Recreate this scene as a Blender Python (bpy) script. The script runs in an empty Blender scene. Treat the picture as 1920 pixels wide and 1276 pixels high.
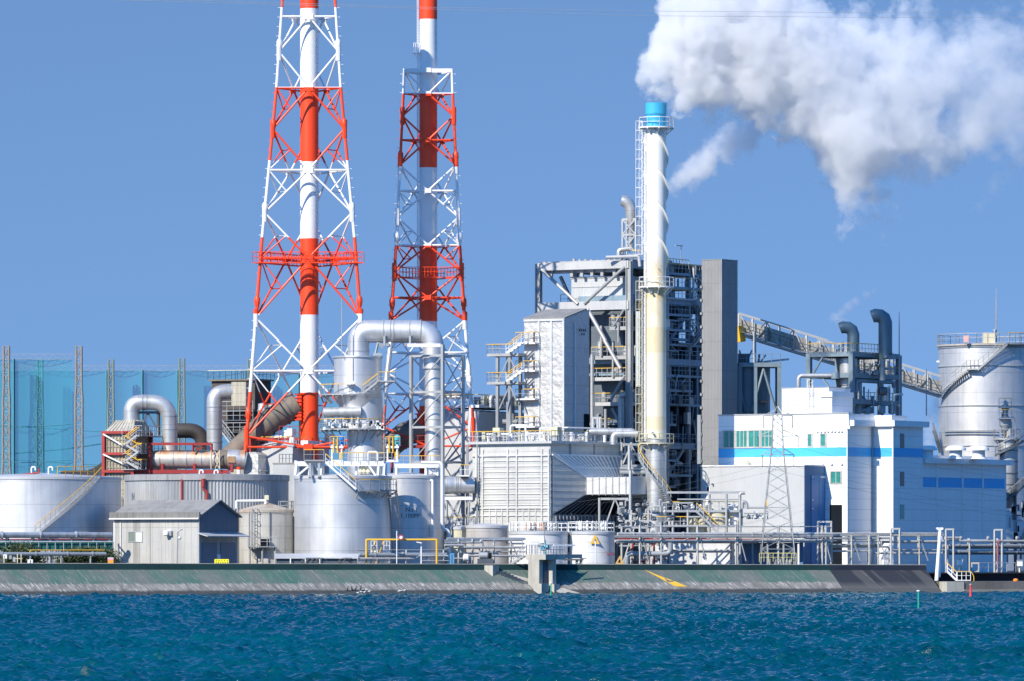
import bpy, math, random
import numpy as np
from mathutils import Vector, Matrix
R = math.radians
rnd = random.Random(7)
S = bpy.context.scene
COL = S.collection
H, HY, D0, PX = 4.92, 1030.0, 640.0, 0.06     # eye height, horizon row, distance to the reference plane, metres per photo pixel there
SUN_AZ, SUN_EL = R(40), R(36)                 # sun behind the viewer's left shoulder
WALL = math.tan(R(25))                        # the shoreline recedes to the right

def k(Y): return PX * (1 + Y / D0)
def X(px, Y): return (px - 960) * k(Y)
def Z(py, Y): return H + (HY - py) * k(Y)
def W(px, py, Y): return Vector((X(px, Y), Y, Z(py, Y)))
def D(px, rel):                               # depth of a spot rel metres behind the sea wall
    a = (px - 960) * PX * WALL
    return (a + rel) / (1 - a / D0)
GZ = 2.2                                      # ground level inside the plant
def gp(px, Y): return (X(px, Y), Y, GZ)

# ------------------------------------------------------------------ mesh builder
class M:
    def __init__(s): s.v = []; s.f = []; s.g = []
    def add(s, vs, fs):
        s.g.append((len(s.v), len(s.f))); n = len(s.v); s.v += [Vector(p) for p in vs]; s.f += [tuple(i + n for i in q) for q in fs]; return s
    def hexa(s, p):
        return s.add(p, [(3, 2, 1, 0), (4, 5, 6, 7), (0, 1, 5, 4), (1, 2, 6, 5), (2, 3, 7, 6), (3, 0, 4, 7)])
    def box(s, F, x0, x1, y0, y1, z0, z1):
        x0, x1 = sorted((x0, x1)); y0, y1 = sorted((y0, y1)); z0, z1 = sorted((z0, z1))
        return s.hexa([F.w(*c) for c in ((x0, y0, z0), (x1, y0, z0), (x1, y1, z0), (x0, y1, z0), (x0, y0, z1), (x1, y0, z1), (x1, y1, z1), (x0, y1, z1))])
    def cube(s, c, dx, dy, dz):
        x, y, z = c
        return s.box(WORLD, x - dx / 2, x + dx / 2, y - dy / 2, y + dy / 2, z, z + dz)
    def bar(s, a, b, w, h=None):
        a = Vector(a); b = Vector(b); d = (b - a)
        if d.length < 1e-5: return s
        d.normalize(); h = w if h is None else h
        up = Vector((0, 0, 1)) if abs(d.z) < .95 else Vector((0.6, .8, 0))
        sx = d.cross(up).normalized(); sz = sx.cross(d).normalized()
        p = []
        for e in (a, b):
            for i, j in ((-1, -1), (1, -1), (1, 1), (-1, 1)): p.append(e + sx * (i * w / 2) + sz * (j * h / 2))
        return s.hexa(p)
    def path(s, pts, r, n=8, caps=True):
        pts = [Vector(p) for p in pts]; rs = r if isinstance(r, (list, tuple)) else [r] * len(pts)
        t = []
        for i in range(len(pts)):
            d = (pts[min(i + 1, len(pts) - 1)] - pts[max(i - 1, 0)])
            t.append(d.normalized() if d.length > 1e-9 else Vector((0, 0, 1)))
        up = Vector((0, 0, 1)) if abs(t[0].z) < .9 else Vector((.8, .6, 0))
        nx = t[0].cross(up).normalized(); vs = []; fs = []
        for i, p in enumerate(pts):
            nx = (nx - t[i] * nx.dot(t[i])).normalized(); ny = t[i].cross(nx)
            for j in range(n):
                a = 2 * math.pi * j / n
                vs.append(p + (nx * math.cos(a) + ny * math.sin(a)) * rs[i])
        for i in range(len(pts) - 1):
            for j in range(n):
                a = i * n + j; b = i * n + (j + 1) % n
                fs.append((a, b, b + n, a + n))
        if caps:
            fs.append(tuple(range(n - 1, -1, -1))); m = (len(pts) - 1) * n; fs.append(tuple(range(m, m + n)))
        return s.add(vs, fs)
    def tube(s, a, b, r, n=8, r2=None):
        return s.path([a, b], [r, r if r2 is None else r2], n)
    def lathe(s, c, prof, n=40, a0=0, a1=2 * math.pi):
        full = abs(a1 - a0 - 2 * math.pi) < 1e-6; m = n if full else n + 1; vs = []; fs = []
        for (r, z) in prof:
            for j in range(m):
                a = a0 + (a1 - a0) * j / n
                vs.append((c[0] + r * math.cos(a), c[1] + r * math.sin(a), z))
        for i in range(len(prof) - 1):
            for j in range(n):
                a = i * m + j; b = i * m + (j + 1) % m
                fs.append((a, b, b + m, a + m))
        return s.add(vs, fs)
    def prism(s, poly, vec):
        n = len(poly); vec = Vector(vec); a = [Vector(p) for p in poly]
        fs = [tuple(range(n - 1, -1, -1)), tuple(range(n, 2 * n))] + [(i, (i + 1) % n, (i + 1) % n + n, i + n) for i in range(n)]
        return s.add(a + [p + vec for p in a], fs)
    def mesh(s, name, mat, off=(0, 0, 0)):
        me = bpy.data.meshes.new(name); o = Vector(off)
        me.from_pydata([tuple(p - o) for p in s.v], [], s.f)
        me.materials.append(mat)
        me.polygons.foreach_set('use_smooth', [True] * len(me.polygons))
        me.update(); me.set_sharp_from_angle(angle=R(32))
        return me

class Fr:                                     # a building's own axes: x along its sunny front, y along its shaded side, origin at the near corner
    def __init__(s, px, Y, th):
        s.px = px; s.Y = Y; s.c = math.cos(R(th)); s.s = math.sin(R(th)); s.ox = X(px, Y)
    def w(s, x, y, z): return Vector((s.ox + x * s.c + y * s.s, s.Y - x * s.s + y * s.c, z))
    def fx(s, px): return ((px - 960) * k(s.Y) - s.ox) / (s.c + (px - 960) * PX * s.s / D0)
    def sy(s, px): return ((px - 960) * k(s.Y) - s.ox) / (s.s - (px - 960) * PX * s.c / D0)
    def z(s, py): return Z(py, s.Y)
class _Wd:
    def w(s, x, y, z): return Vector((x, y, z))
WORLD = _Wd()

def bend(pts, rad, n=6):                      # rounds the corners of a pipe run
    pts = [Vector(p) for p in pts]; out = [pts[0]]
    for i in range(1, len(pts) - 1):
        a, b, c = pts[i - 1], pts[i], pts[i + 1]
        d1 = (a - b); d2 = (c - b); q = min(rad, d1.length * .49, d2.length * .49)
        p0 = b + d1.normalized() * q; p1 = b + d2.normalized() * q
        for j in range(n + 1):
            t = j / n; out.append(p0 * (1 - t) ** 2 + b * 2 * t * (1 - t) + p1 * t * t)
    return out + [pts[-1]]

# ------------------------------------------------------------------ things and parts
class T:
    def __init__(s, name, label, cat, loc, group=None, kind=None):
        s.o = bpy.data.objects.new(name, None); COL.objects.link(s.o); s.loc = Vector(loc); s.o.location = s.loc
        s.o.empty_display_size = .5; s.o['label'] = label; s.o['category'] = cat
        if group: s.o['group'] = group
        if kind: s.o['kind'] = kind
    def ps(s, name, m, mat, parent=None):       # every piece of the builder becomes a part of its own
        g = m.g + [(len(m.v), len(m.f))]; out = []
        for (v0, f0), (v1, f1) in zip(g, g[1:]):
            q = M(); q.v = m.v[v0:v1]; q.f = [tuple(i - v0 for i in f) for f in m.f[f0:f1]]; out.append(s.p(name, q, mat, parent))
        return out
    def p(s, name, m, mat, parent=None, label=None):
        ob = bpy.data.objects.new(name, m.mesh(name, mat, s.loc)); COL.objects.link(ob); ob.parent = parent or s.o
        if label: ob['label'] = label
        return ob
def solo(name, label, cat, m, mat, group=None, kind=None, loc=None):
    xs = [p.x for p in m.v]; ys = [p.y for p in m.v]; zs = [p.z for p in m.v]
    loc = loc or ((min(xs) + max(xs)) / 2, (min(ys) + max(ys)) / 2, min(zs))
    ob = bpy.data.objects.new(name, m.mesh(name, mat, loc)); COL.objects.link(ob); ob.location = loc
    if label: ob['label'] = label
    if cat: ob['category'] = cat
    if group: ob['group'] = group
    if kind: ob['kind'] = kind
    return ob

def lerp(a, b, t): return Vector(a) + (Vector(b) - Vector(a)) * t
def rail(t, pts, mat=None, top=None, h=1.1, sp=1.3, closed=False, parent=None, w=.06):
    pts = [Vector(p) for p in pts]
    if closed: pts.append(pts[0])
    m = M(); q = M() if top else m; up = Vector((0, 0, 1))
    for a, b in zip(pts, pts[1:]):
        L = (b - a).length; n = max(1, round(L / sp))
        for i in range(n + 1):
            p = lerp(a, b, i / n); m.bar(p, p + up * h, w)
        q.bar(a + up * h, b + up * h, w * 1.25); m.bar(a + up * h * .52, b + up * h * .52, w * .8)
    r_ = t.p('railing', m, mat or GALV, parent)
    if top: t.p('handrail', q, top, r_ if parent is None else parent)
    return r_
def stair(t, a, b, side, wd=.9, mat=None, rl=True, top=None, step=.28):
    a = Vector(a); b = Vector(b); side = Vector(side).normalized() * wd; m = M()
    for o in (Vector((0, 0, 0)), side): m.bar(a + o, b + o, .08, .22)
    n = max(3, int(abs(b.z - a.z) / step))
    for i in range(n):
        p = lerp(a, b, (i + .5) / n); m.bar(p, p + side, .26, .06)
    st = t.p('staircase', m, mat or GALV)
    if rl:
        up = Vector((0, 0, 1)); r_ = M(); q = M()
        for o in (Vector((0, 0, 0)), side):
            L = (b - a).length; c = max(2, round(L / 1.3))
            for i in range(c + 1):
                p = lerp(a, b, i / c) + o; r_.bar(p, p + up * 1.0, .05)
            r_.bar(a + o + up * .5, b + o + up * .5, .05); q.bar(a + o + up, b + o + up, .075)
        ro = t.p('railing', r_, mat or GALV, st)
        t.p('handrail', q, top or YEL, st)
    return st
def ladder(t, a, b, out, mat=None, cage=True, wd=.5):
    a = Vector(a); b = Vector(b); out = Vector(out).normalized(); sd = out.cross(Vector((0, 0, 1))).normalized() * wd / 2; m = M()
    for q in (-1, 1): m.bar(a + sd * q, b + sd * q, .06)
    n = int((b - a).length / .35)
    for i in range(n): p = lerp(a, b, i / n); m.bar(p - sd, p + sd, .035)
    l = t.p('ladder', m, mat or GALV)
    if cage:
        c = M(); n = max(2, int((b - a).length / 1.1)); hp = []
        for i in range(n + 1):
            p = lerp(a, b, i / n); ring = [p - sd * 1.3] + [p + out * .75 * math.sin(th) - sd * 1.5 * math.cos(th) for th in np.linspace(.5, 2.64, 5)] + [p + sd * 1.3]
            for u, v in zip(ring, ring[1:]): c.bar(u, v, .05)
            hp.append(ring)
        for j in (1, 3, 5): c.bar(hp[0][j], hp[-1][j], .045)
        t.p('safety_cage', c, mat or GALV, l)
    return l
def text_m(body, size, place):                # lettering turned into a mesh; place(x, y) puts a point of it on its surface
    cu = bpy.data.curves.new('lettering', 'FONT'); cu.body = body; cu.size = size; cu.resolution_u = 2; cu.align_x = 'CENTER'
    ob = bpy.data.objects.new('lettering', cu); COL.objects.link(ob)
    bpy.context.view_layer.update()
    me = bpy.data.meshes.new_from_object(ob.evaluated_get(bpy.context.evaluated_depsgraph_get()))
    m = M().add([place(v.co.x, v.co.y) for v in me.vertices], [tuple(p.vertices) for p in me.polygons])
    bpy.data.objects.remove(ob); bpy.data.meshes.remove(me); bpy.data.curves.remove(cu)
    return m

# ------------------------------------------------------------------ materials
def nodes(name):
    mt = bpy.data.materials.new(name); mt.use_nodes = True; nt = mt.node_tree
    return mt, nt, nt.nodes, nt.links, nt.nodes['Principled BSDF']
def mathn(ns, ls, op, a, b=None, c=None, clamp=False):
    n = ns.new('ShaderNodeMath'); n.operation = op; n.use_clamp = clamp
    for i, x in enumerate((a, b, c)):
        if x is None: continue
        if isinstance(x, (int, float)): n.inputs[i].default_value = x
        else: ls.new(x, n.inputs[i])
    return n.outputs[0]
def mixc(ns, ls, f, a, b, mode='MIX'):
    n = ns.new('ShaderNodeMix'); n.data_type = 'RGBA'; n.blend_type = mode
    for s_, x in ((n.inputs[0], f), (n.inputs[6], a), (n.inputs[7], b)):
        if isinstance(x, (int, float)): s_.default_value = x
        elif isinstance(x, (tuple, list)): s_.default_value = (*x, 1) if len(x) == 3 else x
        else: ls.new(x, s_)
    return n.outputs[2]
def noise(ns, ls, vec, scale, detail=4, rough=.55, sx=(1, 1, 1), off=(0, 0, 0)):
    mp = ns.new('ShaderNodeMapping'); mp.inputs['Scale'].default_value = sx; mp.inputs['Location'].default_value = off
    ls.new(vec, mp.inputs['Vector'])
    n = ns.new('ShaderNodeTexNoise'); n.inputs['Scale'].default_value = scale; n.inputs['Detail'].default_value = detail; n.inputs['Roughness'].default_value = rough
    ls.new(mp.outputs[0], n.inputs['Vector']); return n.outputs['Fac']
def ramp(ns, ls, x, a, b):
    n = ns.new('ShaderNodeMapRange'); n.clamp = True
    for i, q in ((1, a), (2, b)): n.inputs[i].default_value = q
    ls.new(x, n.inputs[0]); return n.outputs[0]
MATN = {}
def mat(name, col, rough=.6, metal=0., var=.15, scale=.35, dirt=0., dirtcol=(.09, .075, .06), rust=0., rustcol=(.28, .11, .035), seam=None, corr=None, bump=0., th=0, stripe=None, spec=.5, topr=None):
    """col with cloudy variation, hanging dirt streaks, rust patches, panel seams (height, width) and corrugation (pitch, strength)"""
    mt, nt, ns, ls, P = nodes(name)
    tc = ns.new('ShaderNodeTexCoord').outputs['Object']
    n1 = noise(ns, ls, tc, scale, 6, .6)
    c = mixc(ns, ls, ramp(ns, ls, n1, .3, .7), tuple(x * (1 - var) for x in col), tuple(min(1, x * (1 + var)) for x in col))
    n0 = noise(ns, ls, tc, 3.0, 4, .6)
    c = mixc(ns, ls, mathn(ns, ls, 'MULTIPLY', ramp(ns, ls, n0, .45, .75), var * .8), c, tuple(x * .55 for x in col))
    sep = ns.new('ShaderNodeSeparateXYZ'); rot = ns.new('ShaderNodeMapping'); rot.inputs['Rotation'].default_value = (0, 0, R(th))
    ls.new(tc, rot.inputs['Vector']); ls.new(rot.outputs[0], sep.inputs[0])
    if stripe:                                # painted bands: list of (z0, z1, colour)
        for z0, z1, sc in stripe:
            m_ = mathn(ns, ls, 'MULTIPLY', mathn(ns, ls, 'GREATER_THAN', sep.outputs[2], z0), mathn(ns, ls, 'LESS_THAN', sep.outputs[2], z1))
            c = mixc(ns, ls, m_, c, sc)
    if dirt:
        s_ = noise(ns, ls, tc, 1.0, 5, .65, (1.6, 1.6, .07))
        c = mixc(ns, ls, mathn(ns, ls, 'MULTIPLY', ramp(ns, ls, s_, .48, .72), dirt), c, dirtcol)
    if rust:
        s_ = noise(ns, ls, tc, .5, 7, .7, (1, 1, .35), (3, 7, 1))
        c = mixc(ns, ls, mathn(ns, ls, 'MULTIPLY', ramp(ns, ls, s_, .66 - .22 * rust, .74), .85), c, rustcol)
    if topr:                                  # rust bleeding down from the crown of a drum
        s_ = noise(ns, ls, tc, 1.0, 6, .7, (1.8, 1.8, .5), (1, 4, 2)); a_ = ramp(ns, ls, mathn(ns, ls, 'ADD', sep.outputs[2], mathn(ns, ls, 'MULTIPLY', mathn(ns, ls, 'SUBTRACT', s_, .5), 3.2)), *topr)
        c = mixc(ns, ls, mathn(ns, ls, 'MULTIPLY', a_, .85), c, rustcol)
    h = None
    if seam:
        for ax, pitch in ((2, seam[0]), (0, seam[1]), (1, seam[1])):
            if not pitch: continue
            fr = mathn(ns, ls, 'FRACT', mathn(ns, ls, 'DIVIDE', sep.outputs[ax], pitch))
            e = mathn(ns, ls, 'LESS_THAN', fr, .07 / pitch)
            c = mixc(ns, ls, mathn(ns, ls, 'MULTIPLY', e, .38), c, tuple(x * .35 for x in col))
    if corr:
        for ax in (0, 1):
            w_ = mathn(ns, ls, 'SINE', mathn(ns, ls, 'MULTIPLY', sep.outputs[ax], 2 * math.pi / corr[0]))
            h = w_ if h is None else mathn(ns, ls, 'ADD', h, w_)
        h = mathn(ns, ls, 'MULTIPLY', h, corr[1])
    if bump:
        b_ = mathn(ns, ls, 'MULTIPLY', noise(ns, ls, tc, 1.3, 4, .5), bump)
        h = b_ if h is None else mathn(ns, ls, 'ADD', h, b_)
    if h is not None:
        bn = ns.new('ShaderNodeBump'); bn.inputs['Strength'].default_value = 1; bn.inputs['Distance'].default_value = 1
        ls.new(h, bn.inputs['Height']); ls.new(bn.outputs[0], P.inputs['Normal'])
    ls.new(c, P.inputs['Base Color']); P.inputs['Metallic'].default_value = metal
    rg = mathn(ns, ls, 'ADD', mathn(ns, ls, 'MULTIPLY', n1, .25), rough - .12, clamp=True); ls.new(rg, P.inputs['Roughness'])
    P.inputs['Specular IOR Level'].default_value = spec
    MATN[name] = mt; return mt

WHITE = mat('white_paint', (.80, .80, .79), .5, dirt=.12, var=.05)
WHITEC = mat('white_cladding', (.80, .80, .79), .55, var=.04, dirt=.06, seam=(2.2, 0), th=12)
OFFW = mat('off_white_cladding', (.44, .435, .41), .6, dirt=.5, dirtcol=(.16, .14, .11), seam=(5.2, .9), var=.1, th=30, corr=(.45, .004))
SILVER = mat('silver_paint', (.67, .675, .68), .52, .70, dirt=.2, seam=(2.6, 0), var=.07)
SILVD = mat('weathered_silver', (.55, .56, .56), .52, .6, dirt=.45, seam=(2.2, 0), var=.12)
ALU = mat('aluminium_lagging', (.62, .61, .58), .42, .6, dirt=.3, rust=.1, var=.12, seam=(1.6, 0), bump=.01)
RUSTLAG = mat('rusty_lagging', (.55, .52, .46), .5, .4, dirt=.4, rust=.95, rustcol=(.52, .23, .06), var=.18, seam=(0, 1.4))
BROWN = mat('sooty_lagging', (.20, .165, .13), .7, .1, dirt=.6, rust=.35, var=.25)
TAN = mat('stained_cladding', (.44, .41, .33), .65, .1, dirt=.55, rust=.2, var=.2, seam=(1.0, .55), th=22)
LGREY = mat('light_grey_cladding', (.52, .54, .55), .55, .1, dirt=.1, corr=(.4, .012), th=20, var=.05)
TOWERG = mat('grey_corrugated', (.31, .31, .31), .55, .1, seam=(3.6, 0), corr=(.42, .05), th=35, var=.06, dirt=.1)
SHEDG = mat('pale_corrugated', (.47, .48, .48), .55, corr=(.5, .012), th=30, var=.04, dirt=.08)
QUILT = mat('quilted_cladding', (.58, .58, .57), .45, .35, bump=.20, var=.07, seam=(2.3, 0), th=30)
ESPM = mat('panel_white', (.58, .58, .55), .5, .15, dirt=.2, var=.1, seam=(.68, 0), bump=.03, th=35)
GALV = mat('galvanised_steel', (.43, .44, .44), .5, .3, dirt=.15, var=.12)
STEEL = mat('grey_painted_steel', (.31, .34, .36), .5, .15, dirt=.2, var=.12)
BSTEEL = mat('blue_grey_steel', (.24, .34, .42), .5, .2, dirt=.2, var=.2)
DSTEEL = mat('dark_steel', (.10, .12, .14), .55, .3, dirt=.2, var=.2)
BLACK = mat('black_interior', (.012, .016, .022), .9, var=.2, spec=.05)
CONC = mat('pale_concrete', (.46, .44, .38), .85, dirt=.4, var=.18, bump=.02)
DCONC = mat('dark_concrete', (.16, .15, .14), .9, dirt=.3, var=.3, bump=.03)
REDP = mat('vermilion_paint', (.88, .065, .01), .5, var=.06)
MAROON = mat('maroon_steel', (.36, .035, .03), .55, var=.12, dirt=.1)
LSTEEL = mat('light_grey_paint', (.52, .53, .53), .5, .15, dirt=.15, var=.08)
VSTEEL = mat('shade_slate_paint', (.20, .27, .31), .5, .15, dirt=.2, var=.12)  # shaded framework: its shade is put into this darker colour
PIPEW = mat('pipe_white', (.50, .50, .48), .5, .15, dirt=.3, var=.15)
YEL = mat('yellow_paint', (.78, .46, .04), .5, var=.08)
CREAM = mat('cream_paint', (.62, .58, .42), .55, var=.06, dirt=.2)
BLUE = mat('blue_paint', (.04, .20, .55), .45, var=.06)
CYAN = mat('cyan_paint', (.05, .42, .68), .45, var=.06)
TEAL = mat('teal_paint', (.08, .42, .44), .5, var=.08)
GREENP = mat('green_paint', (.02, .42, .26), .5, var=.05)
GLASS = mat('green_tinted_glass', (.04, .26, .23), .08, var=.15, scale=1.2, spec=.8)
DGLASS = mat('dark_glass', (.015, .03, .045), .08, var=.1, spec=.8)
ROOFG = mat('grey_metal_roof', (.30, .29, .27), .7, .1, dirt=.35, seam=(0, 1.15), th=30, var=.15)
ROOFL = mat('pale_metal_roof', (.52, .53, .54), .5, .2, var=.06)
SHUT = mat('grey_roller_shutter', (.20, .22, .27), .6, .1, corr=(.2, 0), seam=(.24, 0))
COAL = mat('coal', (.035, .032, .03), .9, var=.4, bump=.2)
INK = mat('black_lettering', (.015, .015, .02), .6, var=.05)
REDI = mat('red_lettering', (.5, .03, .05), .6, var=.05)
# ------------------------------------------------------------------ camera, sun, sky
cam = bpy.data.objects.new('camera', bpy.data.cameras.new('camera')); COL.objects.link(cam); S.camera = cam
cam.location = (0, -D0, H); cam.rotation_euler = (R(90), 0, 0)
cam.data.sensor_width = 36; cam.data.lens = 36 / (1920 * PX / D0); cam.data.shift_y = (HY - 638) / 1920
cam.data.clip_start = 1; cam.data.clip_end = 20000
sund = Vector((math.sin(SUN_AZ) * math.cos(SUN_EL), math.cos(SUN_AZ) * math.cos(SUN_EL), -math.sin(SUN_EL)))
sl = bpy.data.lights.new('sun', 'SUN'); sl.energy = 5.0; sl.angle = R(.5); sl.color = (1, .915, .78)
so = bpy.data.objects.new('sun', sl); COL.objects.link(so); so.rotation_euler = sund.to_track_quat('-Z', 'Y').to_euler(); so.location = (-100, -100, 150)
wd = bpy.data.worlds.new('World'); S.world = wd; wd.use_nodes = True
nt = wd.node_tree; ns = nt.nodes; ls = nt.links; bg = ns['Background']
sky = ns.new('ShaderNodeTexSky'); sky.sky_type = 'NISHITA'; sky.sun_disc = False
sky.sun_elevation = SUN_EL; sky.sun_rotation = math.pi + SUN_AZ; sky.air_density = 1.0; sky.dust_density = .15; sky.ozone_density = 4.0
tcn = ns.new('ShaderNodeTexCoord'); mp = ns.new('ShaderNodeMapping'); mp.inputs['Location'].default_value = (0, 0, .26)
ls.new(tcn.outputs['Generated'], mp.inputs[0]); ls.new(mp.outputs[0], sky.inputs[0])
sz = ns.new('ShaderNodeSeparateXYZ'); ls.new(tcn.outputs['Generated'], sz.inputs[0])
tint = mixc(ns, ls, ramp(ns, ls, sz.outputs[2], .10, .40), (.90, .99, 1.09), (.05, 1.40, 2.25))      # the clear sky deepens towards the zenith, its blue boosted to tint the shade
ls.new(mixc(ns, ls, 1.0, sky.outputs[0], tint, 'MULTIPLY'), bg.inputs[0]); bg.inputs[1].default_value = .112
S.view_settings.view_transform = 'Standard'; S.view_settings.look = 'None'; S.view_settings.exposure = .30; S.view_settings.gamma = 1
S.render.engine = 'CYCLES'; cy = S.cycles; cy.use_denoising = True; cy.max_bounces = 8; cy.diffuse_bounces = 3; cy.glossy_bounces = 4
cy.transparent_max_bounces = 24; cy.volume_bounces = 10; cy.adaptive_threshold = .015; cy.sample_clamp_indirect = 6; cy.use_fast_gi = False

# ------------------------------------------------------------------ water
def build_water():
    g = np.random.default_rng(5)
    nr, nc = 1150, 620
    t = np.linspace(0, 1, nr); d = 185 * (690 / 185) ** t
    fx = np.linspace(-.125, .125, nc)
    XX = d[:, None] * fx[None, :]; YY = np.repeat(d[:, None] - D0, nc, 1)
    ZZ = np.zeros_like(XX); DX = np.zeros_like(XX); DY = np.zeros_like(XX)
    wind = R(250)
    for i in range(70):
        lam = .6 * 6.5 ** g.random(); a = wind + g.normal(0, .6); kk = 2 * np.pi / lam
        amp = .0145 * lam ** .75 * g.uniform(.5, 1.3); ph = g.uniform(0, 6.28)
        q = kk * (math.cos(a) * XX + math.sin(a) * YY) + ph
        s_ = np.sin(q); ZZ += amp * np.cos(q); DX -= .8 * amp * math.cos(a) * s_; DY -= .8 * amp * math.sin(a) * s_
    patch = 1 + .14 * np.sin(XX * .05 + YY * .021) * np.sin(YY * .043 + 1.3) + .08 * np.sin(YY * .11 + XX * .13)
    ZZ *= patch * np.clip((D0 - 5 - d[:, None]) / 60 + .6, .6, 1)
    co = np.stack([XX + DX, YY + DY, ZZ], -1).reshape(-1, 3)
    i = np.arange(nr - 1)[:, None] * nc + np.arange(nc - 1)[None, :]
    q = np.stack([i, i + 1, i + nc + 1, i + nc], -1).reshape(-1, 4)
    n = len(co); E = 6000.
    co = np.vstack([co, [[-E, -E, -.5], [E, -E, -.5], [E, 300, -.5], [-E, 300, -.5]]]); q = np.vstack([q, [[n, n + 1, n + 2, n + 3]]])
    me = bpy.data.meshes.new('water'); me.vertices.add(len(co)); me.vertices.foreach_set('co', co.ravel())
    me.loops.add(q.size); me.loops.foreach_set('vertex_index', q.ravel().astype(np.int32))
    me.polygons.add(len(q)); me.polygons.foreach_set('loop_start', np.arange(0, q.size, 4, dtype=np.int32))
    me.update(calc_edges=True); me.polygons.foreach_set('use_smooth', [True] * len(q))
    mt, nt, ns, ls, P = nodes('sea_water')
    tc = ns.new('ShaderNodeTexCoord').outputs['Object']
    P.inputs['Roughness'].default_value = .12; P.inputs['IOR'].default_value = 1.333
    f = ramp(ns, ls, noise(ns, ls, tc, .035, 3, .5, (1, .5, 1)), .35, .65)
    ls.new(mixc(ns, ls, f, (.0004, .044, .066), (.0005, .064, .092)), P.inputs['Base Color'])
    h = mathn(ns, ls, 'ADD', noise(ns, ls, tc, 3.2, 5, .62, (1, .8, 1)), mathn(ns, ls, 'MULTIPLY', noise(ns, ls, tc, 1.3, 3, .5), 1.2))
    b = ns.new('ShaderNodeBump'); b.inputs['Strength'].default_value = 1; b.inputs['Distance'].default_value = .12
    ls.new(h, b.inputs['Height']); ls.new(b.outputs[0], P.inputs['Normal'])
    me.materials.append(mt); o = bpy.data.objects.new('water', me); COL.objects.link(o); o['kind'] = 'structure'
build_water()

# ------------------------------------------------------------------ ground
WF = Fr(960, 0, -25)
GRND = mat('plant_yard', (.075, .075, .075), .9, scale=.1, var=.25, dirt=.2)
g = M().add([WF.w(-700, .2, GZ), WF.w(900, .2, GZ), WF.w(5000, 5000, GZ), WF.w(-5000, 5000, GZ)], [(0, 1, 2, 3)])
solo('ground', None, None, g, GRND, kind='structure', loc=(0, 0, GZ))

# ------------------------------------------------------------------ sea wall
def wall_mat(name, dark):
    mt, nt, ns, ls, P = nodes(name); tc = ns.new('ShaderNodeTexCoord').outputs['Object']
    rot = ns.new('ShaderNodeMapping'); rot.inputs['Rotation'].default_value = (0, 0, R(-25)); ls.new(tc, rot.inputs[0])
    sp = ns.new('ShaderNodeSeparateXYZ'); ls.new(rot.outputs[0], sp.inputs[0]); a, z = sp.outputs[0], sp.outputs[2]
    ask = mathn(ns, ls, 'ADD', a, mathn(ns, ls, 'MULTIPLY', z, .55))
    cb = ns.new('ShaderNodeCombineXYZ'); ls.new(ask, cb.inputs[0]); ls.new(z, cb.inputs[2])
    v = cb.outputs[0]
    zn = mathn(ns, ls, 'ADD', z, mathn(ns, ls, 'MULTIPLY', mathn(ns, ls, 'SUBTRACT', noise(ns, ls, v, .5, 4), .5), .25))
    if dark:
        c = mixc(ns, ls, ramp(ns, ls, zn, .2, 1.3), (.13, .128, .12), (.022, .026, .036))
        c = mixc(ns, ls, mathn(ns, ls, 'MULTIPLY', ramp(ns, ls, noise(ns, ls, v, .5, 3, .5, (1, 1, .3)), .5, .56), .5), c, (.11, .11, .105))
    else:
        g1 = mixc(ns, ls, ramp(ns, ls, noise(ns, ls, v, .35, 5, .6, (1, 1, .5)), .35, .68), (.135, .148, .135), (.03, .125, .092))
        g1 = mixc(ns, ls, mathn(ns, ls, 'MULTIPLY', ramp(ns, ls, noise(ns, ls, v, 1.4, 5, .6, (1, 1, .6)), .5, .75), .6), g1, (.19, .195, .18))
        c = mixc(ns, ls, ramp(ns, ls, zn, 1.18, 1.30), mixc(ns, ls, ramp(ns, ls, noise(ns, ls, v, .9, 6, .7, (1.5, 1, .8)), .36, .64), (.135, .13, .12), (.29, .275, .245)), g1)
        c = mixc(ns, ls, mathn(ns, ls, 'MULTIPLY', ramp(ns, ls, noise(ns, ls, v, .8, 5, .65), .5, .7), .5), c, (.13, .13, .125))
    wh = ramp(ns, ls, noise(ns, ls, v, 1.0, 3, .55, (6.5, 1, 1.3)), .575 if not dark else .72, .635 if not dark else .8)
    low = mathn(ns, ls, 'SUBTRACT', 1.0, mathn(ns, ls, 'MULTIPLY', ramp(ns, ls, z, 1.1, 1.5), .8))
    c = mixc(ns, ls, mathn(ns, ls, 'MULTIPLY', mathn(ns, ls, 'MULTIPLY', wh, low), .8), c, (.62, .60, .56))
    fr = mathn(ns, ls, 'FRACT', mathn(ns, ls, 'DIVIDE', mathn(ns, ls, 'ADD', ask, mathn(ns, ls, 'MULTIPLY', noise(ns, ls, v, 2, 2), .15)), 4.6))
    c = mixc(ns, ls, mathn(ns, ls, 'MULTIPLY', mathn(ns, ls, 'LESS_THAN', fr, .010), mathn(ns, ls, 'MULTIPLY', ramp(ns, ls, noise(ns, ls, v, .7, 3), .35, .6), .55)), c, (.5, .48, .42))
    wet = mathn(ns, ls, 'SUBTRACT', 1.0, ramp(ns, ls, zn, .40, .62))
    c = mixc(ns, ls, mathn(ns, ls, 'MULTIPLY', wet, .93 if not dark else .5), c, (.035, .04, .042))
    ls.new(c, P.inputs['Base Color']); P.inputs['Roughness'].default_value = .85
    b = ns.new('ShaderNodeBump'); b.inputs['Distance'].default_value = .05; ls.new(noise(ns, ls, v, 2.5, 6, .65, (2, 1, .6)), b.inputs['Height']); ls.new(b.outputs[0], P.inputs['Normal'])
    return mt
WREV, WDARK = wall_mat('algae_concrete', False), wall_mat('dark_wall_concrete', True)  # the right-hand stretch is darker, most of all higher up
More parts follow.
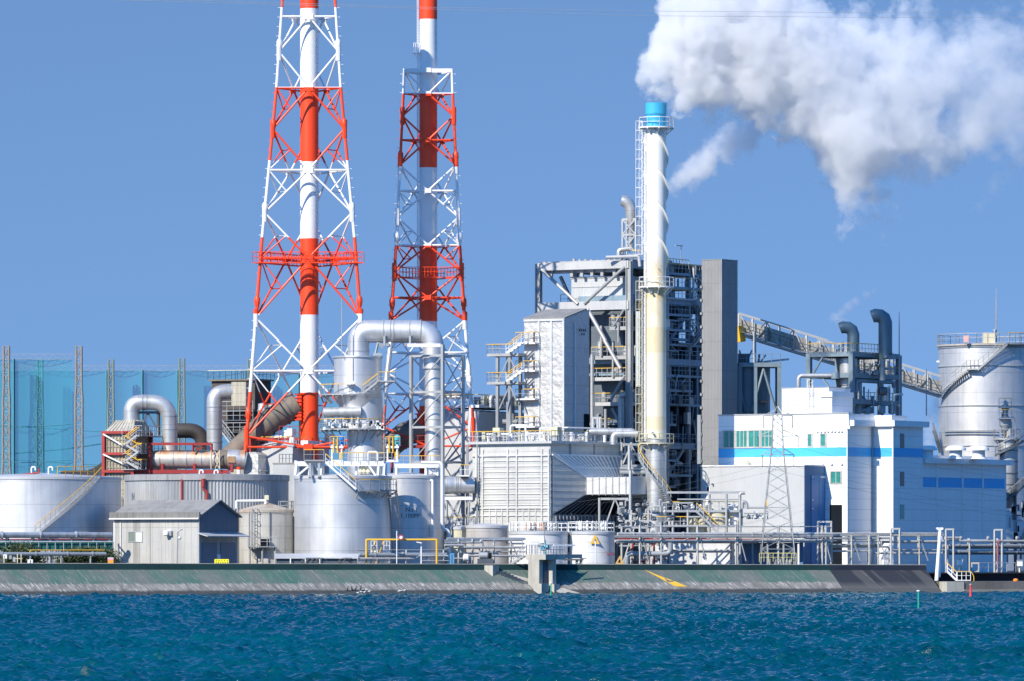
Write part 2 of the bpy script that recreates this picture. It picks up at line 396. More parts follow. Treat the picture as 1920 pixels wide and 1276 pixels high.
WPAR = mat('shade_green_parapet', (.006, .045, .048), .85, var=.35, scale=.25, dirt=.35, dirtcol=(.03, .06, .055))  # shade on the parapet face put into its dark green
WPARD = mat('dark_parapet', (.022, .03, .05), .8, var=.3)
SLOPE = 4.2
def ztop(x): return 3.30 - .0026 * x
def zbot(x): return 2.68 - .0020 * x
def slope(px, py, up=.0):                     # the spot of the revetment seen at a pixel
    t = .5
    for _ in range(12):
        Yw = D(px, -SLOPE * t); x = X(px, Yw) / math.cos(R(25)); zz = H + (HY - py) * k(Yw)
        t = (zbot(x) - zz) / (zbot(x) + .35)
    return WF.w(x + 0, -SLOPE * t, zz + up)
sw = T('sea_wall', 'long green stained concrete sea wall sloping into the water in front of the plant', 'sea wall', (0, 0, 0), kind='thing')
def wallseg(x0, x1, mr, mp_, nm):
    n = max(2, int((x1 - x0) / 6)); rv = M(); pa = M(); cp = M()
    for i in range(n):
        a, b = x0 + (x1 - x0) * i / n, x0 + (x1 - x0) * (i + 1) / n
        rv.hexa([WF.w(a, -SLOPE, -.35), WF.w(b, -SLOPE, -.35), WF.w(b, 0.3, -.35), WF.w(a, .3, -.35), WF.w(a, 0, zbot(a)), WF.w(b, 0, zbot(b)), WF.w(b, .3, zbot(b)), WF.w(a, .3, zbot(a))])
        pa.hexa([WF.w(a, 0.003, zbot(a)), WF.w(b, .003, zbot(b)), WF.w(b, .35, zbot(b)), WF.w(a, .35, zbot(a)), WF.w(a, .003, ztop(a)), WF.w(b, .003, ztop(b)), WF.w(b, .35, ztop(b)), WF.w(a, .35, ztop(a))])
        cp.hexa([WF.w(a, -.03, ztop(a)), WF.w(b, -.03, ztop(b)), WF.w(b, .4, ztop(b)), WF.w(a, .4, ztop(a)), WF.w(a, -.03, ztop(a) + .07), WF.w(b, -.03, ztop(b) + .07), WF.w(b, .4, ztop(b) + .07), WF.w(a, .4, ztop(a) + .07)])
    sw.p(nm + 'revetment', rv, mr); p_ = sw.p(nm + 'parapet', pa, mp_); sw.p('coping', cp, CONC, p_)
xs_ = WF.fx(1556); xe_ = WF.fx(1737)
wallseg(WF.fx(-420), xs_, WREV, WPAR, ''); wallseg(xs_, xe_, WDARK, WPARD, 'dark_')
bt = M(); Fb = Fr(924, D(924, -1.1), 35)      # square buttress by the steps
bt.box(Fb, Fb.fx(908), 0, 0, 1.2, 2.0, 3.2); sw.p('buttress', bt, CONC)
yt = M()
A, B_, C_, E_, F_, G_ = [slope(*q, up=.03) for q in ((1209, 1068), (1270, 1099), (1249, 1099), (1246, 1091), (1238, 1091), (1228, 1081))]
for tri in ((A, slope(1236, 1082, .03), F_), (slope(1236, 1082, .03), slope(1250, 1088, .03), slope(1243, 1087.5, .03)), (E_, slope(1252, 1089, .03), B_), (E_, B_, C_), (F_, E_, C_)):
    yt.prism(tri, (0, 0, .02))
sw.p('painted_triangle', yt, YEL)
st_ = M(); bs = M()                           # steps down the slope
for i in range(13):
    t_ = (i + .5) / 13; p = slope(936 + 84 * t_, 1071 + 40 * t_)
    st_.box(Fr(936 + 84 * t_, p.y, -25), -.55, .55, -.35, .3, p.z - .1, p.z + .12)
sw.p('steps', st_, DSTEEL)
bs.prism([slope(1003, 1092, .0), slope(1060, 1112), slope(1028, 1112), slope(940, 1073)], (0, 0, .12)); sw.p('step_apron', bs, CONC)

qy = T('quay_wall', 'low grey concrete quay with one pale block beside the sea wall end', 'quay', WF.w(xe_ + 10, 0, 0), kind='thing')
QZ = 1.28
qy.p('quay_deck', M().box(WF, xe_ + 1.6, xe_ + 90, -3.6, 1.5, -.6, QZ), DCONC)
qy.p('pale_block', M().box(WF, xe_ + .6, xe_ + 2.9, -3.75, -2.0, -.6, QZ - .02), CONC)
qy.p('toe_ledge', M().box(WF, xe_ + 2.8, xe_ + 90, -4.0, -3.3, -.6, .35), mat('worn_concrete', (.27, .26, .23), .9, var=.2))
qy.p('back_parapet', M().box(WF, xe_ + .2, xe_ + 90, 1.5, 1.9, 0, 2.3), WPARD)
# ------------------------------------------------------------------ red and white chimneys in lattice towers
C1Y = D(580, 62); C1X = X(580, C1Y)
C2Y = C1Y + 11.5
for _ in range(20): C2Y = C1Y + (X(803, C2Y) - C1X) / math.tan(SUN_AZ)      # stands in the shadow of the first
TOP1 = Z(118, C2Y) + math.hypot(X(803, C2Y) - C1X, C2Y - C1Y) * math.tan(SUN_EL)
def bands(name, Y, edges, first_red, base):
    st = []; red = first_red; e = [Z(p, Y) - base for p in edges]
    top = 400.
    for z in e + [-5.]:
        if red: st.append((z, top, (.90, .065, .01)))
        top = z; red = not red
    return mat(name, (.80, .80, .79), .45, var=.05, dirt=.06, stripe=st)
def tower(t, cpx, Y, prof, base_py, top_z, cn, ln, mt, lr, br, sub_from, flanges, gs=.55):
    xc = X(cpx, Y); kk = k(Y); z0 = Z(base_py, Y)
    def hw(z):
        py = HY - (z - H) / kk
        for (a, b), (c, d) in zip(prof, prof[1:]):
            if py <= c or (c, d) == prof[-1]: return (b + (d - b) * (py - a) / (c - a)) * kk
    def leg(i, z):
        w = hw(z); q = w / math.sqrt(3)
        return Vector(((xc - w, xc + w, xc)[i], Y - q if i < 2 else Y + 2 * q, z))
    zs = [top_z] + [Z(p[0], Y) for p in prof if Z(p[0], Y) < top_z - .1 and p[0] < base_py] + [z0]
    for i in range(3):
        m = M().path([leg(i, z) for z in zs], [lr * (.85 + .4 * j / len(zs)) for j in range(len(zs))], 10)
        lo = t.p('leg', m, mt); fl = M(); pg = M()
        for f in flanges:
            z = Z(f, Y); p = leg(i, z); fl.lathe(p, [(lr, z + .75), (lr * 1.9, z + .45), (lr * 1.9, z - .1), (lr * 1.35, z - .6), (lr, z - .9)], 10)
        for f in ln: p = leg(i, Z(f, Y)); fl.tube(p + Vector((0, 0, 1.1)), p - Vector((0, 0, 1.1)), lr * 1.6, 8)
        z = z0 + 1
        while z < top_z:
            p = leg(i, z); sg = (-1, 1, 1)[i]; pg.bar(p, p + Vector((sg * (lr + .28), 0, 0)), .05); z += 1.15
        t.ps('flange', fl, mt, lo); t.p('step_bolt', pg, mt, lo)
    for i, j in ((0, 1), (1, 2), (2, 0)):
        mid = lambda z: (leg(i, z) + leg(j, z)) / 2
        for c in cn:
            z = Z(c, Y)
            if z > top_z: continue
            cb = M().tube(leg(i, z), leg(j, z), br * 1.05, 8)
            n_ = (leg(j, z) - leg(i, z)).normalized(); mp_ = mid(z)
            cb.prism([mp_ - n_ * gs + Vector((0, 0, gs * .7)), mp_ + n_ * gs + Vector((0, 0, gs * .7)), mp_ + n_ * gs - Vector((0, 0, gs * .7)), mp_ - n_ * gs - Vector((0, 0, gs * .7))], n_.cross(Vector((0, 0, 1))) * .25)
            t.p('cross_beam', cb, mt)
        allv = sorted([(c, 0) for c in cn] + [(l, 1) for l in ln])
        for (a, ka), (b, kb) in zip(allv, allv[1:]):
            if ka == kb: continue
            za, zb = Z(a, Y), Z(b, Y); bm = M()
            if min(za, zb) > top_z: continue
            for e in (i, j):
                u = mid(za) if ka == 0 else leg(e, za); v = mid(zb) if kb == 0 else leg(e, zb)
                bm.tube(u, v, br, 8)
                if abs(b - a) > sub_from:                     # secondary members
                    zc = za if ka == 0 else zb
                    h = (u + v) / 2; bm.tube(leg(e, zc), h, br * .72, 6)
                    o = {0: (1, 2), 1: (0, 2), 2: (0, 1)}[e]; oth = [q for q in o if q != (j if e == i else i)][0]
                    m2 = (leg(e, zc) + leg(oth, zc)) / 2; le = leg(e, zb if ka == 0 else za)
                    bm.tube(h, (m2 + le) / 2, br * .6, 6)
            t.p('bracing_lattice', bm, mt)
    return leg
def fins(t, F_, px0, px1, py0, py1, Y, mt, sh):
    m = M(); n = 7
    z0, z1 = Z(py1, Y), Z(py0, Y); x0, x1 = X(px0, Y), X(px1, Y)
    m.box(WORLD, x0 + .25, x1, Y - 1.1, Y + 1.1, z0, z1)
    for i in range(n + 1):
        z = z0 + (z1 - z0) * i / n; m.box(WORLD, x0, x1, Y - 1.25, Y + 1.25, z - .06, z + .06)
    t.p('duct_collar', m, mt, sh)

t = T('red_white_chimney', 'tall sunlit red and white chimney rising inside its own three legged lattice tower', 'chimney', (C1X, C1Y, GZ))
mt = bands('red_white_bands', C1Y, [17, 167, 304, 448, 591, 735], True, GZ)
r1 = 17.3 * k(C1Y); sh = t.p('shell', M().lathe((C1X, C1Y), [(r1, GZ), (r1, TOP1), (r1 - .25, TOP1), (r1 - .25, TOP1 - 2)], 48), mt)
leg1 = tower(t, 580, C1Y, [(-60, 42), (0, 49), (168, 60), (322, 74), (447, 86), (590, 97), (735, 108), (850, 117)], 850, Z(-40, C1Y), [-40, 34, 168, 322, 487, 696, 838], [100, 245, 402, 599, 818], mt, .19, .12, 70, [88, 237, 394, 569, 777])
fins(t, None, 553, 566, 738, 786, C1Y, mt, sh)
def tri_deck(t, leg, py, out, h, mt, Y):
    z = Z(py, Y); c = sum((leg(i, z) for i in range(3)), Vector()) / 3
    P_ = [leg(i, z) for i in range(3)]; O = [c + (p - c) * (1 + out) for p in P_]; I = [c + (p - c) * .93 for p in P_]
    m = M()
    for i in range(3):
        j = (i + 1) % 3; m.hexa([I[i] - Vector((0, 0, .12)), I[j] - Vector((0, 0, .12)), O[j] - Vector((0, 0, .12)), O[i] - Vector((0, 0, .12)), I[i], I[j], O[j], O[i]])
    d_ = t.p('walkway', m, mt); rail(t, O, mt, None, h, .8, True, d_, .05)
    rail(t, I, mt, None, h, .8, True, d_, .05)
tri_deck(t, leg1, 495, .16, 1.25, mt, C1Y)

t = T('red_white_chimney', 'red and white chimney with a flat topped lattice tower, dulled by shadow', 'chimney', (X(803, C2Y), C2Y, GZ))
mt2 = bands('red_white_bands_shaded_chimney', C2Y, [37, 178, 315, 463, 603, 760], True, GZ)
X2 = X(803, C2Y); r2 = 16.8 * k(C2Y)
sh = t.p('shell', M().lathe((X2, C2Y), [(r2, GZ), (r2, Z(-85, C2Y)), (r2 - .25, Z(-85, C2Y)), (r2 - .25, Z(-60, C2Y))], 48), mt2)
leg2 = tower(t, 803, C2Y, [(100, 43), (133, 44.5), (178, 46), (315, 52.5), (463, 59.5), (603, 69), (740, 79), (850, 87)], 850, Z(133, C2Y), [134, 178, 265, 360, 462, 560, 661, 738, 836], [220, 312, 410, 512, 603, 700, 800], mt2, .19, .115, 49, [297, 448, 571, 715], .4)
cp = M()
for i in range(3):
    a, b = leg2(i, Z(135, C2Y)), leg2((i + 1) % 3, Z(135, C2Y)); cp.bar(a, b, .35, .5)
    p = leg2(i, Z(178, C2Y)); q = (a + b) / 2; cp.tube(a, (p + leg2((i + 1) % 3, Z(178, C2Y))) / 2, .1); cp.tube(b, (p + leg2((i + 1) % 3, Z(178, C2Y))) / 2, .1)
t.p('crown_frame', cp, mt2)
fins(t, None, 778, 793, 775, 836, C2Y, mt2, sh)
tri_deck(t, leg2, 521, .02, 1.2, mt2, C2Y)
bx = M(); zb = Z(100, C2Y); xb = X2 - r2
bx.box(WORLD, xb - .75, xb + .1, C2Y - .9, C2Y + .3, zb - .1, zb); 
for i in range(4):
    for yy in (-.9, .3): bx.box(WORLD, xb - .72 + i * .22, xb - .67 + i * .22, C2Y + yy, C2Y + yy + .05, zb, zb + 1.2)
bx.box(WORLD, xb - .75, xb, C2Y - .93, C2Y - .86, zb + 1.15, zb + 1.2); bx.bar((xb - .7, C2Y - .8, zb - .1), (xb, C2Y - .8, zb - 1.0), .07)
t.p('balcony', bx, WHITE, sh)
ladder(t, (xb - .18, C2Y - .4, Z(600, C2Y)), (xb - .18, C2Y - .4, Z(-60, C2Y)), (-1, -.3, 0), WHITE, False)

# flue ducts into the two chimneys
ft = T('flue_duct', 'fat sooty flue duct climbing to the base of the sunlit red chimney', 'duct', W(470, 840, C1Y))
dp = [W(418, 866, C1Y - 2), W(455, 835, C1Y - 1.5), W(495, 797, C1Y - 1), W(520, 779, C1Y - .4), W(556, 757, C1Y)]
dd = ft.p('duct', M().path(dp, [1.25, 1.45, 1.5, 1.5, 1.55], 28), BROWN)
for u, v, q in ((2, 3, .2), (2, 3, .75), (3, 4, .3), (3, 4, .55), (1, 2, .4)):
    c = lerp(dp[u], dp[v], q); d_ = (dp[v] - dp[u]).normalized(); ft.p('band', M().tube(c - d_ * .09, c + d_ * .09, 1.64, 28), DSTEEL if u != 1 else BROWN, dd)
ft = T('flue_duct', 'sooty flue duct running into the base of the shaded red chimney', 'duct', W(760, 850, C2Y))
dp = [W(700, 850, C2Y - 3), W(735, 832, C2Y - 2), W(760, 812, C2Y - 1), W(782, 806, C2Y)]
dd = ft.p('duct', M().path(dp, 1.5, 28), BROWN)
for q in (.25, .6): c = lerp(dp[2], dp[3], q); ft.p('band', M().tube(c - Vector((.09, 0, 0)), c + Vector((.09, 0, 0)), 1.62, 28), DSTEEL, dd)
wk = T('red_walkway', 'dark red steel walkway on posts beside the foot of the sunlit chimney', 'walkway', gp(520, C1Y - 2))
z_ = Z(822, C1Y); a, b = W(470, 822, C1Y - 3), W(562, 822, C1Y - 3)
m = M(); m.bar(a, b, 1.0, .3); dk = wk.p('deck', m, MAROON); rail(wk, [W(524, 821, C1Y - 3.4), W(562, 821, C1Y - 3.4)], MAROON, None, 1.5, 1.2, parent=dk)
for px in (470, 520, 560): wk.p('post', M().bar(W(px, 822, C1Y - 3), (X(px, C1Y - 3), C1Y - 3, GZ), .25), MAROON)
wk = T('red_walkway', 'dark red steel walkway on posts beside the foot of the shaded chimney', 'walkway', gp(760, C2Y - 2))
m = M(); m.bar(W(730, 836, C2Y - 3), W(800, 836, C2Y - 3), 1.0, .3); dk = wk.p('deck', m, MAROON); rail(wk, [W(735, 835, C2Y - 3.4), W(800, 835, C2Y - 3.4)], MAROON, None, 1.3, 1.2, parent=dk)
for px in (735, 798): wk.p('post', M().bar(W(px, 836, C2Y - 3), (X(px, C2Y - 3), C2Y - 3, GZ), .25), MAROON)
# ------------------------------------------------------------------ driving range nets and their lattice poles
def lattice_pole(px, py, Y, w0, w1, label, base=900, kink=()):
    zt, zb = Z(py, Y), GZ; xc = X(px, Y); kk = k(Y)
    t = T('net_pole', label, 'lattice pole', (xc, Y, zb), 'lattice poles of the driving range net')
    def hw(z):
        f = (zt - z) / (zt - zb); return (w0 if f < .2 else w0 + (w1 - w0) * (.45 if f < .52 else 1 if f > .56 else .45 + .55 * (f - .52) / .04)) * kk / 2
    n = int((zt - zb) / 1.9); zs = [zb + (zt - zb) * i / n for i in range(n + 1)]
    cr = lambda i, z: Vector((xc + (-1, 1, 1, -1)[i] * hw(z), Y + (-1, -1, 1, 1)[i] * hw(z), z))
    m_ = mat('pole_steel_%d' % px, (.34, .31, .27) if py < 660 else (.25, .31, .27), .6, .2, rust=.55, var=.15) if px != 75 else mat('pole_green', (.12, .38, .34), .6, var=.2)
    for i in range(4): t.p('chord', M().path([cr(i, z) for z in zs], .13, 6), m_)
    for i in range(4):
        b = M(); j = (i + 1) % 4
        for q, (a, c) in enumerate(zip(zs, zs[1:])):
            b.bar(cr(i, a), cr(j, c), .09); b.bar(cr(j, a), cr(i, c), .07); b.bar(cr(i, c), cr(j, c), .09)
        t.p('bracing_lattice', b, m_)
    return t, m_
NY, NF = 190, 250
lattice_pole(12, 648, NY, 10, 16, 'tall weathered lattice pole standing at the picture edge behind the tanks')
lattice_pole(148, 648, NY, 10, 17, 'tall rusty lattice pole at the end of the higher net')
pt, pm_ = lattice_pole(75, 673, NF, 9, 15, 'green tinged lattice pole seen through the higher net')
lattice_pole(208, 673, NF, 9, 13, 'slim pale lattice pole behind the curved silver duct')
lattice_pole(341, 671, NF, 9, 13, 'slim pale lattice pole between the two silver ducts')
lattice_pole(470, 671, NF, 9, 13, 'slim lattice pole partly hidden by the lit chimney tower leg')
def net(name, label, pxs, py, Y, col, fac):
    mt, nt, ns, ls, P = nodes(name + '_' + str(py)); tc = ns.new('ShaderNodeTexCoord').outputs['Object']
    P.inputs['Base Color'].default_value = (*col, 1); P.inputs['Roughness'].default_value = .9
    tr = ns.new('ShaderNodeBsdfTransparent'); mx = ns.new('ShaderNodeMixShader'); out = ns['Material Output']
    f = mathn(ns, ls, 'ADD', mathn(ns, ls, 'MULTIPLY', noise(ns, ls, tc, .06, 3, .5, (1, 1, .3)), .18), fac - .09)
    ls.new(f, mx.inputs[0]); ls.new(tr.outputs[0], mx.inputs[1]); ls.new(P.outputs[0], mx.inputs[2]); ls.new(mx.outputs[0], out.inputs[0])
    t = T(name, label, 'net', gp(pxs[0], Y)); zt = Z(py, Y)
    for a, b in zip(pxs, pxs[1:]):
        m = M(); n = 10
        for i in range(n):
            u, v = X(a, Y) + (X(b, Y) - X(a, Y)) * i / n, X(a, Y) + (X(b, Y) - X(a, Y)) * (i + 1) / n
            s_ = lambda x: .9 * math.sin(math.pi * (x - X(a, Y)) / (X(b, Y) - X(a, Y)))
            m.add([(u, Y + s_(u), GZ), (v, Y + s_(v), GZ), (v, Y + s_(v), zt), (u, Y + s_(u), zt)], [(0, 1, 2, 3)])
        t.p('net_panel', m, mt)
    c = M(); x0, x1 = X(pxs[0], Y), X(pxs[-1], Y)
    for dz in (0, .75): c.bar((x0, Y - .2, zt + dz), (x1, Y - .2, zt + dz), .06)
    x = x0; i = 0
    while x < x1: c.bar((x, Y - .2, zt + .75 * (i % 2)), (x + .7, Y - .2, zt + .75 * ((i + 1) % 2)), .05); x += .7; i += 1
    t.p('top_truss', c, STEEL)
    w = M()
    for a in pxs[1:-1]: w.bar((X(a, Y), Y - .3, GZ), (X(a, Y), Y - .3, zt), .3)
    for i, dz in enumerate((-.25, -.42, -.55, -.7)): w.path([(x0 + (x1 - x0) * q / 12, Y - .4, zt + (zt - GZ) * (dz - .06 * q / 12) - 1.2 * math.sin(math.pi * q / 12)) for q in range(13)], .05, 4)
    t.ps('hanging_rope', w, mat('net_rope_%d' % py, (.06, .24, .30), .8))
net('golf_net', 'taller see-through turquoise net with a pale truss along its top', [-160, -60, 26, 136], 672, NY + 4, (.025, .25, .36), .46)
net('golf_net', 'wide lower turquoise net stretching behind the ducts and the chimney', [-120, -20, 68, 200, 267, 333, 462, 560, 650], 693, NF + 4, (.03, .23, .34), .46)
m = M(); m.path([W(-60, 855, NF + 10), W(40, 848, NF + 10), W(120, 841, NF + 10), W(190, 831, NF + 10)], .12, 6)
solo('power_cable', 'thin rising cable crossing behind the rusty net pole', 'cable', m, DSTEEL)
# coal heap
def heap(name, label, pts, Y, depth, mt):
    m = M(); n = len(pts); rows = [(0, 0), (.25, .75), (.5, 1), (.75, .8), (1, 0)]; vs = []
    for (q, hh) in rows:
        for (px, py) in pts:
            p = W(px, py, Y); vs.append((p.x + rnd.uniform(-.1, .1), Y + depth * q, GZ + (p.z - GZ) * hh * rnd.uniform(.985, 1.0)))
    m.add(vs, [(i * n + j, i * n + j + 1, (i + 1) * n + j + 1, (i + 1) * n + j) for i in range(len(rows) - 1) for j in range(n - 1)])
    return solo(name, label, 'coal heap', m, mt)
heap('coal_heap', 'dark heap of coal rising behind the silver oil tank', [(60, 900), (90, 885), (103, 878), (120, 877), (150, 877), (162, 872), (176, 860), (192, 846), (215, 835), (250, 830), (300, 850), (340, 895)], D(150, 95), 25, COAL)

# ------------------------------------------------------------------ storage tanks
def tank(t, cpx, Y, rpx, rim, base, mt, roof=None, roofm=None, n=72, rimw=.12, band=0):
    c = (X(cpx, Y), Y); r = rpx * k(Y); zr = Z(rim, Y); zb = GZ if base is None else Z(base, Y)
    s_ = t.p('shell', M().lathe(c, [(r, zb), (r, zr)], n), mt)
    pr = [(r + .08, zr - .3), (r + .08, zr), (r - .05, zr + .05)] + ([(0.01, Z(roof, Y))] if roof else [(0.01, zr + .25)])
    t.p('roof', M().lathe(c, pr, n), roofm or ROOFL)
    return c, r, zr, s_
YA = D(60, 30)
t = T('oil_tank', 'huge smooth silver oil tank with a diagonal outside stair, cut by the picture edge', 'tank', gp(75, YA))
c, r, zr, s_ = tank(t, 75, YA, 152, 894, None, SILVER, 885)
rail(t, [(c[0] + r * math.cos(a), c[1] + r * math.sin(a), zr) for a in np.linspace(R(-73), R(-38), 7)], YEL, None, 1.15, 1.2)
def helix_stair(t, c, r, a0, a1, z0, z1, wd, mt, n, rm=None, top=None):
    m = M(); rl = M(); q = M()
    for i in range(n):
        a = a0 + (a1 - a0) * (i + .5) / n; z = z0 + (z1 - z0) * (i + .5) / n
        u = Vector((math.cos(a), math.sin(a), 0)); p = Vector((c[0], c[1], z)); d_ = abs(a1 - a0) / n * r
        m.bar(p + u * r, p + u * (r + wd), max(.22, d_ * .8), .06)
        if i % 3 == 0: rl.bar(p + u * (r + wd), p + u * (r + wd) + Vector((0, 0, 1.05)), .05)
    ang = np.linspace(0, 1, max(8, n // 2)); P3 = lambda f, rr, dz: Vector((c[0] + rr * math.cos(a0 + (a1 - a0) * f), c[1] + rr * math.sin(a0 + (a1 - a0) * f), z0 + (z1 - z0) * f + dz))
    for f, g in zip(ang, ang[1:]):
        m.bar(P3(f, r + wd, -.1), P3(g, r + wd, -.1), .06, .25); m.bar(P3(f, r + .06, -.1), P3(g, r + .06, -.1), .06, .25)
        rl.bar(P3(f, r + wd, .55), P3(g, r + wd, .55), .05); q.bar(P3(f, r + wd, 1.05), P3(g, r + wd, 1.05), .07)
    so_ = t.p('staircase', m, mt); ro = t.p('railing', rl, rm or mt, so_); t.p('handrail', q, top or YEL, so_)
aa = lambda px: -math.acos(max(-1, min(1, (X(px, YA) - c[0]) / r)))
helix_stair(t, c, r, aa(78), aa(187), Z(1003, YA), zr, 1.0, GALV, 44)
q = M()
for px in (59, 91):
    b = W(px, 884, YA - 3); q.path(bend([b - Vector((0, 0, .6)), b + Vector((0, 0, .6)), b + Vector((.45, 0, .6)), b + Vector((.45, 0, .2))], .25), .09, 8)
t.ps('vent_pipe', q, WHITE)
t.p('roof_pipe', M().path(bend([W(-20, 896, YA - 4), W(73, 885, YA - 4), W(73, 877, YA - 4)], .1), .1, 8), MAROON)

YB = D(387, 36)
t = T('storage_tank', 'wide ribbed grey storage tank with two red pipes, behind the gable shed', 'tank', gp(388, YB))
RIB = mat('ribbed_cladding', (.44, .45, .45), .45, .4, dirt=.35, var=.07)
c = (X(388, YB), YB); r = 153 * k(YB); zr = Z(899, YB); m = M(); n = 150; vs = []
for i in range(n * 2):
    a = 2 * math.pi * i / (n * 2); rr = r - (.10 if i % 2 else 0); vs.append((c[0] + rr * math.cos(a), c[1] + rr * math.sin(a)))
N = len(vs); m.add([(x, y, GZ) for x, y in vs] + [(x, y, zr) for x, y in vs], [(i, (i + 1) % N, N + (i + 1) % N, N + i) for i in range(N)])
sh = t.p('shell', m, RIB)
t.p('roof', M().lathe(c, [(r + .12, zr - .1), (r + .12, zr + .55), (r - .1, zr + .6), (.01, Z(887, YB))], 90), mat('dull_roof', (.36, .36, .36), .6, .1, dirt=.5, var=.15))
rp = M(); Yf = lambda px: YB - math.sqrt(max(0, r * r - (X(px, YB) - c[0]) ** 2)) - .25
rp.path(bend([W(383, 890, YB - 4), W(341, 896, Yf(341) - .0), W(341, 960, Yf(341))], .3), .12, 8); t.p('fire_pipe', rp, MAROON, sh)
rp = M(); rp.tube(W(381, 896, Yf(381)), W(381, 912, Yf(381)), .24, 10); rp.path(bend([W(382, 905, Yf(382)), W(382, 918, Yf(382)), W(388, 920, Yf(387)), W(388, 965, Yf(388))], .3), .15, 8); t.p('fire_pipe', rp, MAROON, sh)
q = M()
for px in (374, 402):
    b = W(px, 890, YB - 2); q.path(bend([b, b + Vector((0, 0, .6)), b + Vector((.42, 0, .6)), b + Vector((.42, 0, .25))], .25), .09, 8)
t.ps('vent_pipe', q, WHITE)
ladder(t, W(228, 975, YB - 6), W(228, 898, YB - 6), (-.5, -.8, 0), CREAM)

YC = D(499, 22)
t = T('rusty_tank', 'small round weathered tank with rust runs below its cone roof and a caged ladder', 'tank', gp(499, YC))
c, r, zr, s_ = tank(t, 499, YC, 51, 955, None, mat('rust_run_shell', (.52, .51, .47), .6, .2, dirt=.55, dirtcol=(.22, .15, .08), rust=.35, seam=(1.35, 0), var=.12), 940, mat('rusty_roof', (.45, .40, .33), .7, rust=.6, dirt=.4))
f = lambda px, off=.2: YC - math.sqrt(max(0, r * r - (X(px, YC) - c[0]) ** 2)) - off
ladder(t, W(478, 1040, f(478)), W(478, 953, f(478)), (0, -1, 0), GALV)
for px in (467, 471, 504): t.p('drain_pipe', M().tube(W(px, 1030, f(px)), W(px, 957, f(px)), .07, 6), GALV if px < 500 else RUSTLAG, s_)
t.p('inlet_pipe', M().path(bend([W(443, 952, YC - 1), W(443, 938, YC - 1), W(498, 937, YC - 1), W(498, 944, YC - 1)], .15), .14, 8), WHITE)
t.p('vent_box', M().box(WORLD, X(496, YC), X(504, YC), YC - .3, YC + .3, Z(936, YC), Z(927, YC)), CREAM); t.p('vent_stem', M().tube(W(500, 942, YC), W(500, 933, YC), .2, 8), RUSTLAG)
rail(t, [(c[0] + r * math.cos(a), c[1] + r * math.sin(a), zr) for a in np.linspace(R(-60), R(60), 7)], GALV, None, 1.0, 1.2)
pl = M(); YP = f(490) - .7; pl.box(WORLD, X(465, YP), X(519, YP), YP - .5, YP + .8, Z(1023, YP) - .1, Z(1023, YP)); pd = t.p('platform', pl, STEEL)
rail(t, [W(465, 1023, YP - .5), W(519, 1023, YP - .5)], GALV, None, 1.05, 1.0, parent=pd)
t.p('filter_box', M().box(WORLD, X(489, YP), X(504, YP), YP - .35, YP + .5, Z(1023, YP), Z(1009, YP)), BLACK, pd)
for px in (468, 492, 516): t.p('post', M().bar(W(px, 1023, YP), (X(px, YP), YP, GZ), .16), GALV, pd)

# tank pair with the stair
YT = D(643, 16)
t = T('steel_tank', 'large bright silver tank carrying steel beams, platforms and a yellow railed stair on its top', 'tank', gp(643, YT))
c, r, zr, s_ = tank(t, 643, YT, 91, 892, None, SILVER, 885)
tf = lambda px, off=.0: YT - math.sqrt(max(0, r * r - (X(px, YT) - c[0]) ** 2)) - off
fr = M(); zt = Z(866, YT); zb = zr + .1
for yy in (-3.6, 2.6):
    fr.bar(W(556, 868, YT + yy), W(720, 868, YT + yy), .3, .55)
for px in (557, 583, 604, 711, 722):
    for yy in (-3.6, 2.6): fr.bar(W(px, 868, YT + yy), (X(px, YT), YT + yy, zb), .3)
for a_, b_ in ((558, 582), (704, 690), (604, 590)): fr.bar(W(a_, 890, YT - 3.6), W(b_, 870, YT - 3.6), .22)
for px in (556, 604, 660, 720): fr.bar((X(px, YT), YT - 3.6, zt), (X(px, YT), YT + 2.6, zt), .25, .4)
fo = t.p('top_frame', fr, WHITE)
dk = t.p('platform', M().box(WORLD, X(573, YT), X(610, YT), YT - 4.6, YT - 2, zt + .1, zt + .25), GALV)
rail(t, [(X(573, YT), YT - 4.5, zt + .25), (X(610, YT), YT - 4.5, zt + .25)], GALV, YEL, 1.15, .9, parent=dk)
br = M()
for px in (581, 598): br.bar(W(px, 868, YT - 4.4), W(px, 894, YT - 5.2), .28)
t.p('bracket', br, STEEL)
Ys = tf(650, .35)
stair(t, W(611, 866, Ys), W(668, 916, Ys), (0, -1, 0), .95, WHITE, True, YEL)
ring = [W(px, 917, tf(px, .1)) for px in (668, 685, 700, 715, 726)]; ro_ = [p + Vector(((p.x - c[0]), (p.y - c[1]), 0)).normalized() * 1.2 for p in ring]
m = M()
for i in range(4): m.hexa([ring[i] - Vector((0, 0, .15)), ring[i + 1] - Vector((0, 0, .15)), ro_[i + 1] - Vector((0, 0, .15)), ro_[i] - Vector((0, 0, .15)), ring[i], ring[i + 1], ro_[i + 1], ro_[i]])
for i in range(5): m.bar(ro_[i] - Vector((0, 0, .15)), ring[i] - Vector((0, 0, .9)), .12)
dk = t.p('platform', m, STEEL); rail(t, ro_ + [ring[4]], GALV, YEL, 1.15, 1.0, parent=dk)
a = lambda px: -math.acos((X(px, YT) - c[0]) / r)
m = M(); q = M(); z0 = Z(917, YT); n = 26
helix_stair(t, c, r, a(728), R(8), z0 - .1, Z(1045, YT), .95, GALV, 38)
pp = M()
for px in (668, 676): pp.path(bend([W(px, 893, YT - 3), W(px, 866, YT - 3), W(px + 14, 864, YT - 3), W(px + 14, 885, YT - 3)], .3), .16, 8)
pp.path(bend([W(690, 862, YT - 2), W(690, 846, YT - 2), W(708, 846, YT - 2), W(708, 862, YT - 2)], .3), .12, 8); t.ps('top_pipe', pp, WHITE)
vv = M()
